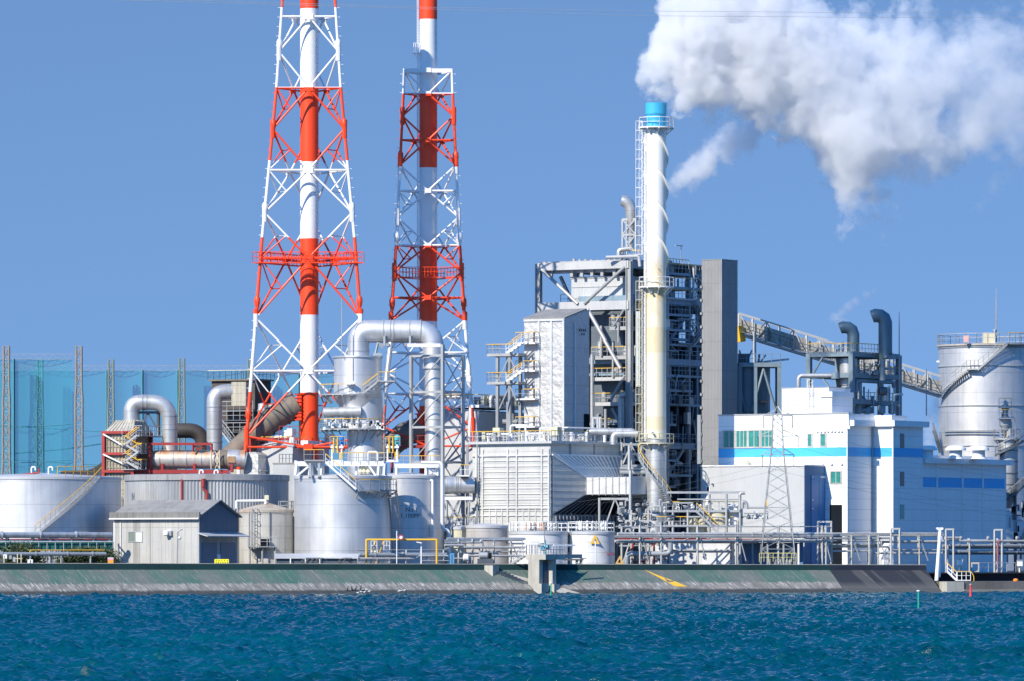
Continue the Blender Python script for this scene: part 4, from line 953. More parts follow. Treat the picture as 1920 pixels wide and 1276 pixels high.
co = t.p('outlet_cone', M().add(A + B, [(4, 5, 6, 7), (1, 2, 6, 5), (2, 3, 7, 6)]), mat('cone_cladding', (.42, .41, .39), .6, .2, dirt=.2))
rb = M()
for i in range(17):
    f = i / 16; rb.bar(lerp(A[3], A[2], f), lerp(B[3], B[2], f), .16, .2)
for f in (.0, .55): rb.bar(lerp(A[3], B[3], f), lerp(A[2], B[2], f), .14, .2)
t.p('rib_frame', rb, WHITE, co)
hs = t.p('hopper_slope', M().add([A[0], A[1], B[1], B[0]], [(0, 1, 2, 3)]), BLACK); rb = M()
for i in range(14): f = i / 13; rb.bar(lerp(A[0], A[1], f), lerp(B[0], B[1], f), .1, .12)
t.p('rib_frame', rb, DSTEEL, hs)
x2 = (X(1218, EY - 3) - F.w(0, (yc0 + yc1) / 2, 0).x) / F.c
du = t.p('outlet_duct', M().box(F, x1, x2, yc0, yc1, dz0, dz1), mat('duct_white', (.66, .67, .66), .5, .2, dirt=.2))
rb = M()
for i in range(7): x = x1 + (x2 - x1) * i / 6.5; rb.box(F, x - .07, x + .07, yc0 - .1, yc1 + .1, dz0 - .1, dz1 + .1)
t.p('rib_frame', rb, GALV, du)
hb = M().box(F, -.8, .6, .3, wd - .3, GZ, F.z(966)); hh = t.p('hopper_wall', hb, DSTEEL); rb = M()
for i in range(20): y = .3 + (wd - .6) * i / 19; rb.box(F, .58, .7, y - .08, y + .08, GZ, F.z(966))
t.p('rib_frame', rb, STEEL, hh)
for x in (xl + .2, xl * .5, -.3):
    for y in (.3, wd - .5): t.p('leg', M().box(F, x - .2, x + .2, y - .2, y + .2, GZ, zb), GALV)
# duct support trestle
t = T('duct_trestle', 'white A-shaped trestle carrying the square duct to the stack', 'trestle', W(1150, 1000, EY - 6))
YQ = EY - 5
for a, b, w_ in (((1124, 932), (1124, 1000), .25), ((1126, 934), (1178, 934), .3), ((1152, 936), (1133, 990), .18), ((1154, 936), (1178, 990), .18), ((1182, 880), (1182, 1000), .3), ((1168, 868), (1182, 835), .2), ((1180, 834), (1180, 880), .3)): t.p('beam', M().bar(W(*a, YQ), W(*b, YQ), w_ * .85), PIPEW)
t = T('side_pipe_frame', 'grey steel pipe frame standing between the precipitator and the cream stack', 'pipe frame', W(1185, 1000, EY + 9)); YK = EY + 9
for px in (1166, 1184, 1203): t.p('column', M().bar((X(px, YK), YK, GZ), W(px, 828, YK), .22), GALV); t.p('column', M().bar((X(px, YK), YK + 2.5, GZ), W(px, 828, YK + 2.5), .2), STEEL)
for py in (832, 850, 872, 898, 930, 952, 975): t.p('beam', M().bar(W(1164, py, YK), W(1212, py, YK), .2, .26), GALV if py % 4 else STEEL)
for a, b in (((1168, 866), (1184, 834)), ((1184, 834), (1201, 866)), ((1168, 925), (1184, 900)), ((1186, 925), (1201, 900)), ((1168, 972), (1184, 954))): t.p('brace', M().bar(W(*a, YK - .1), W(*b, YK - .1), .14), GALV)
for py, r in ((877, .18), (884, .24), (905, .14), (938, .16), (945, .2), (960, .12)): t.p('pipe', M().tube(W(1162, py, YK - .4), W(1214, py, YK - .4), r, 10), rnd.choice((STEEL, GALV, PIPEW)))
for i in range(18): px = rnd.uniform(1166, 1210); py = rnd.choice((850, 872, 898, 930, 952)); h = rnd.uniform(6, 18); t.p('small_pipe', M().path(bend([W(px, py, YK + .6), W(px, py - h, YK + .6), W(px + rnd.uniform(-10, 10), py - h, YK + .6)], .2), rnd.uniform(.06, .14), 7), rnd.choice((GALV, STEEL, PIPEW)))
t = T('header_main', 'fat grey header pipes bending along the precipitator roof edge', 'pipe', W(1140, 830, EY + 6)); YK = EY + 6
t.p('pipe', M().path(bend([W(1101, 830, YK), W(1101, 808, YK), W(1188, 808, YK), W(1188, 820, YK)], .7), .42, 14), SILVD); t.p('pipe', M().path(bend([W(1150, 832, YK - 1), W(1150, 812, YK - 1), W(1196, 812, YK - 1)], .6), .36, 14), SILVD)
for px in (1112, 1125, 1121): t.p('riser', M().tube(W(px, 826, YK + .8), W(px, 782, YK + .8), .16, 8), LSTEEL)
t.p('rack_beam', M().bar(W(1108, 782, YK + .8), W(1128, 782, YK + .8), .22), LSTEEL)
# left inlet duct (round) of the precipitator
YI = EY + 6; t = T('inlet_duct', 'fat white round inlet duct beside the white precipitator box', 'duct', W(860, 920, YI)); kk = k(YI)
t.p('duct', M().path([W(832, 908, YI), W(846, 908, YI), W(848, 908, YI), W(890, 908, YI)], [17 * kk, 17 * kk, 16 * kk, 16 * kk], 30), SILVER); bd = M()
for px in (835, 838, 855, 858, 863): bd.tube(W(px, 908, YI) - Vector((.05, 0, 0)), W(px, 908, YI) + Vector((.05, 0, 0)), 17.5 * kk, 30)
t.ps('band', bd, GALV); t.p('support_beam', M().bar(W(830, 933, YI - 1), W(886, 933, YI - 1), .4, .4), WHITE)
for a, b in (((844, 948), (868, 972)), ((838, 935), (838, 975)), ((880, 940), (878, 975)), ((858, 945), (848, 965))): t.p('brace', M().bar(W(*a, YI - 1), W(*b, YI - 1), .18), GALV)
pl = t.p('platform', M().box(WORLD, X(862, YI), X(880, YI), YI - 2, YI, Z(890, YI) - .15, Z(890, YI)), WHITE); rail(t, [W(863, 889, YI - 2), W(880, 889, YI - 2)], WHITE, YEL, 1.2, .6, parent=pl)

# ------------------------------------------------------------------ hall behind the precipitator
F = Fr(897, D(897, 66), 30)
t = T('turbine_hall', 'pale industrial hall with a blue shaded flank behind the frame tower', 'building', F.w(-3, 4, GZ)); xl, wd = F.fx(826), F.sy(990)
t.p('wall', M().prism([F.w(xl, 0, GZ), F.w(0, 0, GZ), F.w(0, 0, F.z(770)), F.w(xl, 0, F.z(764))], F.w(0, wd, 0) - F.w(0, 0, 0)), LGREY)
t.p('roof_deck', M().box(F, xl - .2, .3, -.4, wd, F.z(763), F.z(758)), WHITE)
rail(t, [F.w(xl, -.4, F.z(758)), F.w(.2, -.4, F.z(758)), F.w(.2, wd, F.z(758))], WHITE, YEL, 1.3, .8)
t.p('roof_pipe', M().path(bend([F.w(xl - 1, 0, F.z(742)), F.w(F.fx(884), 0, F.z(742)), F.w(F.fx(884), -.5, F.z(820))], .6), .3, 10), SILVER)
t.p('roof_pipe', M().path(bend([F.w(.6, 2, F.z(762)), F.w(.6, 2, F.z(741)), F.w(.6, wd - 3, F.z(741)), F.w(.6, wd - 3, F.z(760))], .5), .26, 10), SILVER)
for i in range(46):
    y = rnd.uniform(.5, wd); z = F.z(758); h = rnd.uniform(.4, 1.4); q = rnd.random(); x = rnd.uniform(-1.5, .2)
    if q < .5: t.p('valve_box', M().box(F, x, x + .5, y, y + rnd.uniform(.3, .9), z + .1, z + h), CREAM if q < .3 else GALV)
    else: t.p('conduit', M().path(bend([F.w(x, y, z), F.w(x, y, z + h), F.w(x, y + rnd.uniform(.5, 2), z + h)], .2), .09, 6), GALV)
for a, b in (((905, 768), (905, 812)), ((960, 760), (960, 812)), ((942, 790), (1000, 790))): t.p('shaded_pipe', M().tube(W(*a, F.Y + 2), W(*b, F.Y + 2), .35, 10), STEEL)
for px in (935, 960, 985): t.p('louvre', M().box(F, .02, .08, F.sy(px - 8), F.sy(px + 8), F.z(812), F.z(802)), BLACK)

# ------------------------------------------------------------------ quilted tower with side platforms
F = Fr(1058, D(1058, 56), 30)
t = T('lagged_tower', 'tall crumpled silver lagged tower with a sloping roof and balconies on its edge', 'tower', F.w(-3, 3, GZ)); xl, wd = F.fx(983), F.sy(1105); z0 = F.z(598); z1 = F.z(578); zb = GZ
dv = lambda y: F.w(0, y, 0) - F.w(0, 0, 0); du_ = lambda x: F.w(x, 0, 0) - F.w(0, 0, 0)
t.p('casing', M().prism([F.w(0, 0, zb), F.w(0, wd, zb), F.w(0, wd, z0), F.w(0, wd, z1), F.w(0, wd * .86, z1), F.w(0, 0, z0)], du_(xl)), QUILT)
t.p('roof', M().hexa([F.w(xl - .1, -.15, z0), F.w(.15, -.15, z0), F.w(.15, wd * .86, z1), F.w(xl - .1, wd * .86, z1), F.w(xl - .1, -.15, z0 + .15), F.w(.15, -.15, z0 + .15), F.w(.15, wd * .86, z1 + .15), F.w(xl - .1, wd * .86, z1 + .15)]), ROOFG)
rb = M()
for px in (1011, 1034, 1057): rb.box(F, F.fx(px) - .12, F.fx(px) + .12, -.14, .02, zb, z0)
rb.box(F, xl, 0, -.16, .02, z0 - .25, z0); t.p('edge_trim', rb, mat('trim_white', (.7, .71, .72), .4, .4))
t.p('drain_pipe', M().tube(F.w(.12, wd * .4, zb), F.w(.12, wd * .4, F.z(604)), .09, 8), WHITE)
ln = [(rnd.uniform(-.55, .55)) for _ in range(60)]; gl = M()
def glyph(m, F, x, y, z, h, seed, face='s'):  # small illegible painted characters
    g = random.Random(seed)
    for i in range(3): q = z + h * i / 2.2; m.box(F, x, x + .03, y, y + h * .85, q, q + h * .14)
    for i in range(2): q = y + h * (.15 + .5 * i); m.box(F, x, x + .031, q, q + h * .13, z - h * .1, z + h * (.9 + .1 * i))
for i in range(4): glyph(gl, F, .01, F.sy(1085.5 + i * 3.5), F.z(619.5), .26, i)
for i in range(2): glyph(gl, F, .01, F.sy(1090 + i * 4), F.z(626.5), .26, i + 9)
t.p('lettering', gl, INK)
t.p('door_recess', M().box(F, -.02, .04, wd * .78, wd, zb, F.z(773)), BLACK)
for py in (640, 692, 745, 797):
    pl = t.p('platform', M().box(F, xl - .6, F.fx(1011), -1.1, .1, F.z(py + 3), F.z(py)), WHITE)
    rail(t, [F.w(xl - .6, -1.1, F.z(py)), F.w(F.fx(1011), -1.1, F.z(py)), F.w(F.fx(1011), 0, F.z(py))], GALV, YEL, 1.15, .8, parent=pl)
    t.p('hatch_door', M().box(F, xl + .8, xl + 1.8, -.12, .02, F.z(py), F.z(py - 14)), QUILT); t.p('door_slot', M().box(F, F.fx(1001), F.fx(1003), -.13, .02, F.z(py), F.z(py - 19)), BLACK)
F2 = Fr(972, D(972, 60), 30)
t = T('side_stair_tower', 'open steel platform stack with yellow rails standing off the lagged tower', 'platform tower', F2.w(-2, 1, GZ)); xl = F2.fx(916)
for px in (933, 956): 
    for y in (0, 2.6): t.p('column', M().box(F2, F2.fx(px) - .18, F2.fx(px) + .18, y - .18, y + .18, GZ, F2.z(664)), STEEL)
for py in (661, 714):
    pl = t.p('platform', M().box(F2, xl, .2, -.4, 3, F2.z(py + 5), F2.z(py)), GALV); rail(t, [F2.w(xl, 3, F2.z(py)), F2.w(xl, -.4, F2.z(py)), F2.w(.2, -.4, F2.z(py))], GALV, YEL, 1.15, .9, parent=pl)
    stair(t, F2.w(-1.0, -.6, F2.z(py)), W(983, py - 20, F2.Y - .6), F2.w(0, -1, 0) - F2.w(0, 0, 0), .7, WHITE)
for a, b in (((934, 712), (954, 668)), ((955, 668), (966, 690)), ((936, 765), (955, 722)), ((956, 722), (968, 750))): t.p('brace', M().bar(W(*a, F2.Y - .4), W(*b, F2.Y - .4), .15), GALV)

# ------------------------------------------------------------------ boiler house frame
F = Fr(1180, D(1180, 68), 32); BY = F.Y
t = T('boiler_house', 'tall open steel boiler house full of floors, pipes and vessels behind the cream stack', 'boiler house', F.w(-5, 6, GZ))
xl, wd = F.fx(1010), F.sy(1314); zt = F.z(490); L = {p: F.z(p) for p in range(480, 960)}
ys = [0, wd * .33, wd * .8, wd]
for x in (xl, F.fx(1123), 0):
    for y in (0, wd * .5, wd): 
        if x == F.fx(1123) and y == 0: continue
        m = M(); m.box(F, x - .36, x + .36, y - .08, y + .08, GZ, zt); m.box(F, x - .36, x - .26, y - .32, y + .32, GZ, zt); m.box(F, x + .26, x + .36, y - .32, y + .32, GZ, zt); t.p('column', m, GALV)
for y in (wd * .27, wd * .82): t.p('column', M().box(F, -.25, .25, y - .25, y + .25, GZ, L[497] if y > wd * .5 else L[560]), STEEL)
def ibeam(F, a, b, d, mt, tt):
    return tt.p('beam', M().bar(F.w(*a), F.w(*b), .5, d), mt)
for py, d in ((496, .95), (572, 1.1)): ibeam(F, (xl, 0, L[py]), (0, 0, L[py]), d, LSTEEL, t); ibeam(F, (xl, wd, L[py]), (0, wd, L[py]), d, STEEL, t); ibeam(F, (xl, 0, L[py]), (xl, wd, L[py]), d, STEEL, t)
ibeam(F, (0, 0, L[496]), (0, wd * .4, L[496]), .9, STEEL, t)
for a, b, w_ in (((1018, 501), (1086, 568), .42), ((1174, 501), (1098, 568), .42), ((1104, 578), (1166, 690), .5), ((1174, 702), (1148, 748), .36), ((1150, 764), (1168, 800), .36), ((1172, 582), (1152, 612), .2), ((1020, 512), (1042, 562), .3)):
    pa = F.w(F.fx(a[0]), -.32, L[a[1]]); pb = F.w(F.fx(b[0]), -.32, L[b[1]]); t.p('brace', M().tube(pa, pb, w_ / 2, 10) if a[0] != 1020 else M().bar(F.w(F.fx(1020), 4, L[512]), F.w(F.fx(1042), 4, L[562]), .35), GALV)
# hung casing under the roof
t.p('roof_plate', M().box(F, xl - .2, .2, 0.4, wd, zt, zt + .25), GALV)
hang = M()
for px in (1030, 1069, 1088, 1107, 1126, 1149): hang.box(F, F.fx(px) - .2, F.fx(px) + .2, .3, .6, L[516], L[500])
t.p('hanger_wall', M().box(F, xl + .6, -.4, .8, 1.0, L[509], L[500]), LSTEEL); t.ps('hanger', hang, GALV)
cb = t.p('upper_casing', M().box(F, F.fx(1062), F.fx(1158), 1.2, wd * .6, L[566], L[519]), LGREY); t.p('upper_cap', M().box(F, F.fx(1060), F.fx(1160), 1.1, wd * .62, L[519], L[516]), LSTEEL, cb)
bd = M()
for py in (535, 556): bd.box(F, F.fx(1062), F.fx(1158), 1.12, 1.22, L[py] - .06, L[py] + .06)
t.p('rib_frame', bd, LSTEEL, cb)
t.p('furnace_casing', M().box(F, F.fx(1090), F.fx(1150), 2.4, wd * .7, GZ, L[566]), mat('furnace_grey', (.12, .15, .18), .6, .1, dirt=.2, seam=(2.5, 3), th=32))
t.p('rear_wall', M().box(F, F.fx(1110), -.5, wd * .72, wd * .74, GZ, L[580]), DSTEEL)
for i in range(10): t.p('roof_vent', M().tube(F.w(F.fx(1065 + i * 11), 1.5, zt + .2), F.w(F.fx(1065 + i * 11), 1.5, zt + .35 + .5 * rnd.random() * (1 if i in (4, 6) else .5)), .22, 8), GALV)
rail(t, [F.w(xl + .2, 5, L[562]), F.w(F.fx(1040), 5, L[562])], GALV, YEL, 1.1, 1.0)
# floors on the sunny front
for py, a, b in ((612, 1142, 1178), (665, 1108, 1178), (705, 1108, 1178), (752, 1112, 1178), (800, 1108, 1178)):
    pl = t.p('floor', M().box(F, F.fx(a), F.fx(b), .1, 2.2, L[py] - .45, L[py]), LSTEEL if py in (705, 752) else GALV); rail(t, [F.w(F.fx(a), .1, L[py]), F.w(F.fx(b), .1, L[py])], GALV, YEL, 1.15, .8, parent=pl)
    for q in range(4):
        x = rnd.uniform(F.fx(a), F.fx(b)); y = rnd.uniform(.8, 2); h = rnd.uniform(.8, 2.0)
        t.p('vessel', M().lathe(F.w(x, y, 0), [(.05, L[py]), (.35, L[py] + .1), (.35, L[py] + h), (.05, L[py] + h + .2)], 12), rnd.choice((GALV, STEEL, ALU)))
for px, p0, p1, r in ((1168, 745, 805, .28), (1111, 662, 805, .26), (1160, 590, 640, .12), (1128, 610, 665, .15), (1150, 640, 705, .14), (1136, 765, 805, .2)): t.p('pipe', M().tube(F.w(F.fx(px), -.1, L[p1]), F.w(F.fx(px), -.1, L[p0]), r, 10), ALU if r > .2 else GALV)
t.p('pipe', M().path(bend([F.w(F.fx(1166), -.4, L[820]), F.w(F.fx(1166), -.4, L[742]), F.w(F.fx(1176), -.4, L[738])], .5), .3, 12), ALU)
t.p('cable_duct', M().box(F, .5, 1.1, wd * .04, wd * .1, L[724], L[584]), mat('duct_pale', (.5, .54, .55), .5))
# flank: floors
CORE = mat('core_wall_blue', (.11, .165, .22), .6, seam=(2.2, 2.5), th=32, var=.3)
fl = [505, 531, 553, 583, 612, 638, 667, 697, 725, 752, 790, 826, 858, 886, 908]
for i, py in enumerate(fl):
    big = py in (553, 667, 826); x0 = -wd * .45
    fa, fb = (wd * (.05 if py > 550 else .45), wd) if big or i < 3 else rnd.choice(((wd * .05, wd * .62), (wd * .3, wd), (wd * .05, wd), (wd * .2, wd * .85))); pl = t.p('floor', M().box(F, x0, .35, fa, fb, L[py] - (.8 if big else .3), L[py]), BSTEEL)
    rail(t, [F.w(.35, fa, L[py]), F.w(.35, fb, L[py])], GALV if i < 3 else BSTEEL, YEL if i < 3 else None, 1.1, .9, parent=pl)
    nxt = L[fl[i - 1]] - L[py] if i else 2.0
    for q in range(10 if i > 2 else 4):
        y = rnd.uniform(wd * .12 if i > 2 else wd * .5, wd * .97); x = rnd.uniform(-2.5, .1); h = min(rnd.uniform(.7, 2.4), nxt - .5); r = rnd.uniform(.12, .45); c_ = rnd.choice((BSTEEL, DSTEEL, GALV, ALU))
        k_ = rnd.random()
        if k_ < .4: t.p('vessel', M().lathe(F.w(x, y, 0), [(.05, L[py]), (r, L[py] + .12), (r, L[py] + h), (.05, L[py] + h + .15)], 12), c_)
        elif k_ < .75: t.p('pipe', M().path(bend([F.w(x, y, L[py]), F.w(x, y, L[py] + h), F.w(x, y + rnd.uniform(-2.5, 2.5), L[py] + h), F.w(x, y, L[py] + h) + Vector((rnd.uniform(-1, 1), 0, nxt - h))], .3), r * .5, 8), c_)
        else: t.p('cabinet', M().box(F, x, x + rnd.uniform(.5, 1.2), y, y + rnd.uniform(.5, 1.5), L[py], L[py] + h * .8), c_)
    if i < len(fl) - 1 and i % 2 == 1 and i > 2: t.p('brace', M().bar(F.w(-.2, wd * (.27 if i % 4 == 1 else .82), L[py]), F.w(-.2, wd * (.55 if i % 4 == 1 else .55), L[fl[min(i + 2, len(fl) - 1)]]), .35), BSTEEL)
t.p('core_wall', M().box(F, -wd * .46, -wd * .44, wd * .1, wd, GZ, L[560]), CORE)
for i in range(30):
    y = rnd.uniform(wd * .1, wd * .97); p0 = rnd.uniform(585, 840); t.p('pipe', M().tube(F.w(rnd.uniform(-.6, .5), y, F.z(p0)), F.w(rnd.uniform(-.6, .5), y, F.z(p0 + rnd.uniform(25, 80))), rnd.uniform(.06, .2), 8), rnd.choice((BSTEEL, BSTEEL, STEEL, GALV)))
for i in range(12):
    y = rnd.uniform(wd * .1, wd * .7); p0 = rnd.uniform(585, 880); t.p('pipe', M().tube(F.w(.4, y, F.z(p0)), F.w(.4, y + rnd.uniform(2, 5), F.z(p0)), rnd.uniform(.06, .16), 8), rnd.choice((BSTEEL, STEEL)))
for y in (wd * .17, wd * .5, wd * .93): t.p('column', M().box(F, .05, .3, y - .15, y + .15, GZ, L[570]), BSTEEL)
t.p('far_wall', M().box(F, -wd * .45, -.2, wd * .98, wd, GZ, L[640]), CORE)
for a, b in (((1292, 548), (1312, 595)), ((1292, 597), (1312, 640)), ((1290, 640), (1312, 610)), ((1293, 505), (1312, 531))):
    stair(t, F.w(.9, F.sy(a[0]), L[a[1]]), F.w(.9, F.sy(b[0]), L[b[1]]), F.w(-1, 0, 0) - F.w(0, 0, 0), .8, GALV, True, GALV)
rail(t, [F.w(.3, wd * .45, L[497]), F.w(.3, wd * .8, L[497])], GALV, YEL, 1.2, .8)
t.p('pipe', M().path(bend([F.w(.7, wd * .3, L[528]), F.w(.7, wd * .3, L[700]), F.w(.7, wd * .3, L[760])], .3), .16, 8), LSTEEL)
t.p('pipe', M().path(bend([F.w(.7, wd * .36, L[555]), F.w(.7, wd * .83, L[555]), F.w(.7, wd * .83, L[490])], .3), .14, 8), LSTEEL)
for o in (0, .55, 1.1): t.p('pipe', M().path(bend([F.w(.6, wd * .42 + o, L[735]), F.w(.6, wd * .42 + o, L[830]), F.w(.9, wd * .2 + o, L[868]), F.w(.9, wd * .2 + o, L[905])], .6), .2, 8), BSTEEL)
lp = M(); lp.bar(F.w(.2, wd * .7, zt), F.w(.2, wd * .7, L[453] if 453 in L else F.z(453)), .07); lp.bar(F.w(.2, wd * .62, F.z(453)), F.w(.2, wd * .72, F.z(453)), .2, .1); t.p('lamp_mast', lp, GALV)
# vent tower on top
FV = Fr(1192, BY + 1, 20)
t2 = T('vent_tower', 'braced steel vent frame with a hooked silver exhaust on the boiler house roof', 'vent', FV.w(-1, 1, zt)); xv, wv = FV.fx(1167), 1.6
for x in (xv, 0):
    for y in (0, wv): t2.p('column', M().box(FV, x - .1, x + .1, y - .1, y + .1, zt, FV.z(411)), GALV)
for p0, p1 in ((411, 440), (440, 475)):
    t2.p('beam', M().box(FV, xv, 0, -.12, .12, FV.z(p0) - .15, FV.z(p0) + .1), GALV); t2.p('beam', M().box(FV, -.12, .12, 0, wv, FV.z(p0) - .15, FV.z(p0) + .1), STEEL)
    for a, b in ((xv, 0), (0, xv)): t2.p('brace', M().bar(FV.w(a, -.05, FV.z(p0)), FV.w(b, -.05, FV.z(p1)), .15), GALV)
t2.p('exhaust', M().path([W(1183, 470, FV.Y + .6), W(1183, 455, FV.Y + .6), W(1184, 420, FV.Y + .6), W(1184, 405, FV.Y + .6), W(1183, 392, FV.Y + .6), W(1178, 382, FV.Y + .6), W(1171, 377, FV.Y + .6), W(1165, 376, FV.Y + .6)], [.35, .35, .45, .75, .75, .75, .75, .68], 18), ALU)
t2.p('bypass_pipe', M().path(bend([W(1160, 480, FV.Y - .3), W(1160, 469, FV.Y - .3), W(1180, 467, FV.Y - .3)], .4), .3, 10), ALU)
t2.p('steam_line', M().path(bend([W(1136, 483, FV.Y - .8), W(1198, 481, FV.Y - .8), W(1200, 500, FV.Y - .8)], .4), .22, 10), LSTEEL)
rail(t2, [FV.w(xv, -.4, zt + .3), FV.w(1, -.4, zt + .3)], GALV, YEL, 1.1, .6)
# grey lift shaft
F = Fr(1353, D(1353, 60), 33)
t = T('lift_shaft', 'tall windowless grey corrugated shaft with one sunlit and one dark blue face', 'tower', F.w(-1, 1, GZ)); xl, wd = F.fx(1316), F.sy(1383)
t.p('wall', M().box(F, xl, 0, 0, wd, GZ, F.z(487)), TOWERG); m = M()
m.box(F, xl - .06, .06, -.06, wd + .06, F.z(487), F.z(486)); t.p('roof_edge', m, STEEL)
m = M(); m.box(F, -.07, .07, -.07, .05, GZ, F.z(487)); t.p('corner_trim', m, STEEL)
pm = M()
for i in range(14): pm.box(F, xl - .15, xl + .1, -.2, 0, F.z(540 + i * 25), F.z(535 + i * 25))
t.ps('wall_bracket', pm, STEEL); t.p('side_duct', M().box(F, xl - .5, xl, -.3, .2, F.z(868), F.z(776)), STEEL)

# ------------------------------------------------------------------ cream stack
SY = D(1230, 23); sx = X(1230, SY); kk = k(SY); rs = 20 * kk; c = (sx, SY)
STK = mat('stack_paint', (.82, .81, .76), .5, var=.04, dirt=.0, rust=0, stripe=[])
def stack_mat():
    mt, nt, ns, ls, P = nodes('stained_stack_paint'); tc = ns.new('ShaderNodeTexCoord').outputs['Object']; sp = ns.new('ShaderNodeSeparateXYZ'); ls.new(tc, sp.inputs[0])
    n = noise(ns, ls, tc, .35, 5, .6, (1, 1, .45)); zz = mathn(ns, ls, 'ADD', sp.outputs[2], mathn(ns, ls, 'MULTIPLY', n, 1.5))
    zlo = Z(480, SY) - GZ
    age = mathn(ns, ls, 'SUBTRACT', 1.0, ramp(ns, ls, zz, zlo - 3, zlo + 3))
    c_ = mixc(ns, ls, age, (.83, .82, .77), (.80, .73, .55))
    for z0, z1 in ((Z(660, SY), Z(615, SY)), (Z(805, SY), Z(780, SY)), (Z(560, SY), Z(545, SY))):       # ochre stained courses
        m_ = mathn(ns, ls, 'MULTIPLY', mathn(ns, ls, 'GREATER_THAN', sp.outputs[2], z0 - GZ), mathn(ns, ls, 'LESS_THAN', sp.outputs[2], z1 - GZ)); c_ = mixc(ns, ls, mathn(ns, ls, 'MULTIPLY', m_, .55), c_, (.74, .60, .33))
    r_ = noise(ns, ls, tc, .9, 6, .7, (1, 1, .25), (5, 2, 0)); near = mathn(ns, ls, 'MULTIPLY', ramp(ns, ls, sp.outputs[2], Z(700, SY) - GZ, Z(560, SY) - GZ), mathn(ns, ls, 'SUBTRACT', 1.0, ramp(ns, ls, sp.outputs[2], Z(510, SY) - GZ, Z(470, SY) - GZ)))
    c_ = mixc(ns, ls, mathn(ns, ls, 'MULTIPLY', mathn(ns, ls, 'MULTIPLY', ramp(ns, ls, r_, .42, .66), near), .8), c_, (.62, .38, .12))
    ls.new(c_, P.inputs['Base Color']); P.inputs['Roughness'].default_value = .45; return mt
STK = stack_mat()
t = T('white_stack', 'white and cream stack with spiral strakes and a blue cap, puffing steam', 'chimney', (sx, SY, GZ))
t.p('base_section', M().lathe(c, [(rs * .98, GZ), (rs * .98, Z(822, SY))], 48), SILVD)
sh = t.p('shell', M().lathe(c, [(rs * .95, Z(822, SY)), (rs * .95, Z(520, SY)), (rs * .95, Z(240, SY))], 48), STK)
cpb = t.p('cap', M().lathe(c, [(rs * .93, Z(240, SY)), (rs * .93, Z(217, SY)), (rs * 1.0, Z(215, SY)), (rs * 1.0, Z(194, SY)), (rs * .9, Z(194, SY)), (rs * .9, Z(215, SY))], 48), CYAN)
fin = M(); p0, p1 = Z(505, SY), Z(240, SY); pitch = 188 * kk
for s0 in range(3):
    n = 90; pts = []
    for i in range(n + 1):
        z = p1 + (p0 - p1) * i / n; a = 2.3 + s0 * 2.094 + (p1 - z) / pitch * 2 * math.pi * 1.0; a = -a * -1
        u = Vector((math.cos(a), math.sin(a), 0)); pts.append((Vector((*c, z)) + u * rs * .93, Vector((*c, z)) + u * (rs * .95 + .30)))
    vs = []; fs = []
    for (a_, b_) in pts: vs += [a_ + Vector((0, 0, .03)), b_ + Vector((0, 0, .03)), b_ - Vector((0, 0, .03)), a_ - Vector((0, 0, .03))]
    for i in range(n):
        for j in range(4): fs.append((i * 4 + j, i * 4 + (j + 1) % 4, i * 4 + 4 + (j + 1) % 4, i * 4 + 4 + j))
    t.p('spiral_strake', M().add(vs, fs), STK)
for py, ro, rh in ((239, 33, 1.1), (538, 33, 1.1), (829, 33, 1.05)):
    ring_deck(t, c, rs * .96, ro * kk, Z(py, SY), 0, 2 * math.pi, 10, WHITE if py < 800 else CREAM, WHITE if py < 800 else CREAM, rh)
la = math.pi * 1.08; u = Vector((math.cos(la), math.sin(la), 0))
ladder(t, Vector((*c, Z(478, SY))) + u * (rs + .45), Vector((*c, Z(228, SY))) + u * (rs + .45), u, WHITE)
ladder(t, Vector((*c, Z(826, SY))) + u * (rs + .45), Vector((*c, Z(528, SY))) + u * (rs + .45), u, CREAM)
for q in (1.0, 1.12): t.p('conduit', M().tube(Vector((*c, Z(826, SY))) + Vector((math.cos(math.pi * q), math.sin(math.pi * q), 0)) * (rs + .12), Vector((*c, Z(250, SY))) + Vector((math.cos(math.pi * q), math.sin(math.pi * q), 0)) * (rs + .12), .06, 6), WHITE)
helix_stair(t, c, rs, R(190), R(330), Z(848, SY), Z(940, SY), .9, STEEL, 26, CREAM, YEL)
t.p('base_ring', M().lathe(c, [(rs, Z(958, SY)), (rs + .35, Z(958, SY)), (rs + .35, Z(955, SY)), (rs, Z(955, SY))], 40), STEEL)
for px, py in ((1222, 548), (1224, 810)): t.p('sample_port', M().tube(W(px, py, SY - rs), W(px - 1, py + 1, SY - rs - .4), .14, 8), STEEL)
# ------------------------------------------------------------------ white office block with blue stripe
# its left end lies in the shadow of the cream stack
_s = SUN_AZ; r_ = 20 * k(SY); yq = SY + 10
for _ in range(30):
    s_ = (X(1378, yq) - sx - math.cos(_s) * r_) / math.sin(_s); yq = SY - math.sin(_s) * r_ + math.cos(_s) * s_
TH = 34; WBY = yq
for _ in range(30):
    Fw = Fr(1591, WBY, TH); WBY += yq - Fw.w(Fw.fx(1378), 0, 0).y
F = Fr(1591, WBY, TH)
t = T('office_block', 'white flat roofed block with a sky blue stripe and green windows behind the pylon', 'building', F.w(-6, 4, GZ))
xl = F.fx(1347); wr = F.sy(1636); zt = F.z(774)
STR = (.06, .43, .80)
def striped(name, z0, z1, base): return mat(name, (.82, .82, .81), .55, var=.035, dirt=.07, seam=(1.25, 0), th=TH, stripe=[(z0 - base, z1 - base, STR)])
WBM = striped('striped_cladding', F.z(854), F.z(837), GZ)
w_ = t.p('wall', M().box(F, xl, 0, 0, wr + 2, GZ, zt), WBM); t.p('roof_edge', M().box(F, xl - .1, .1, -.1, .25, zt, zt + .12), GALV)
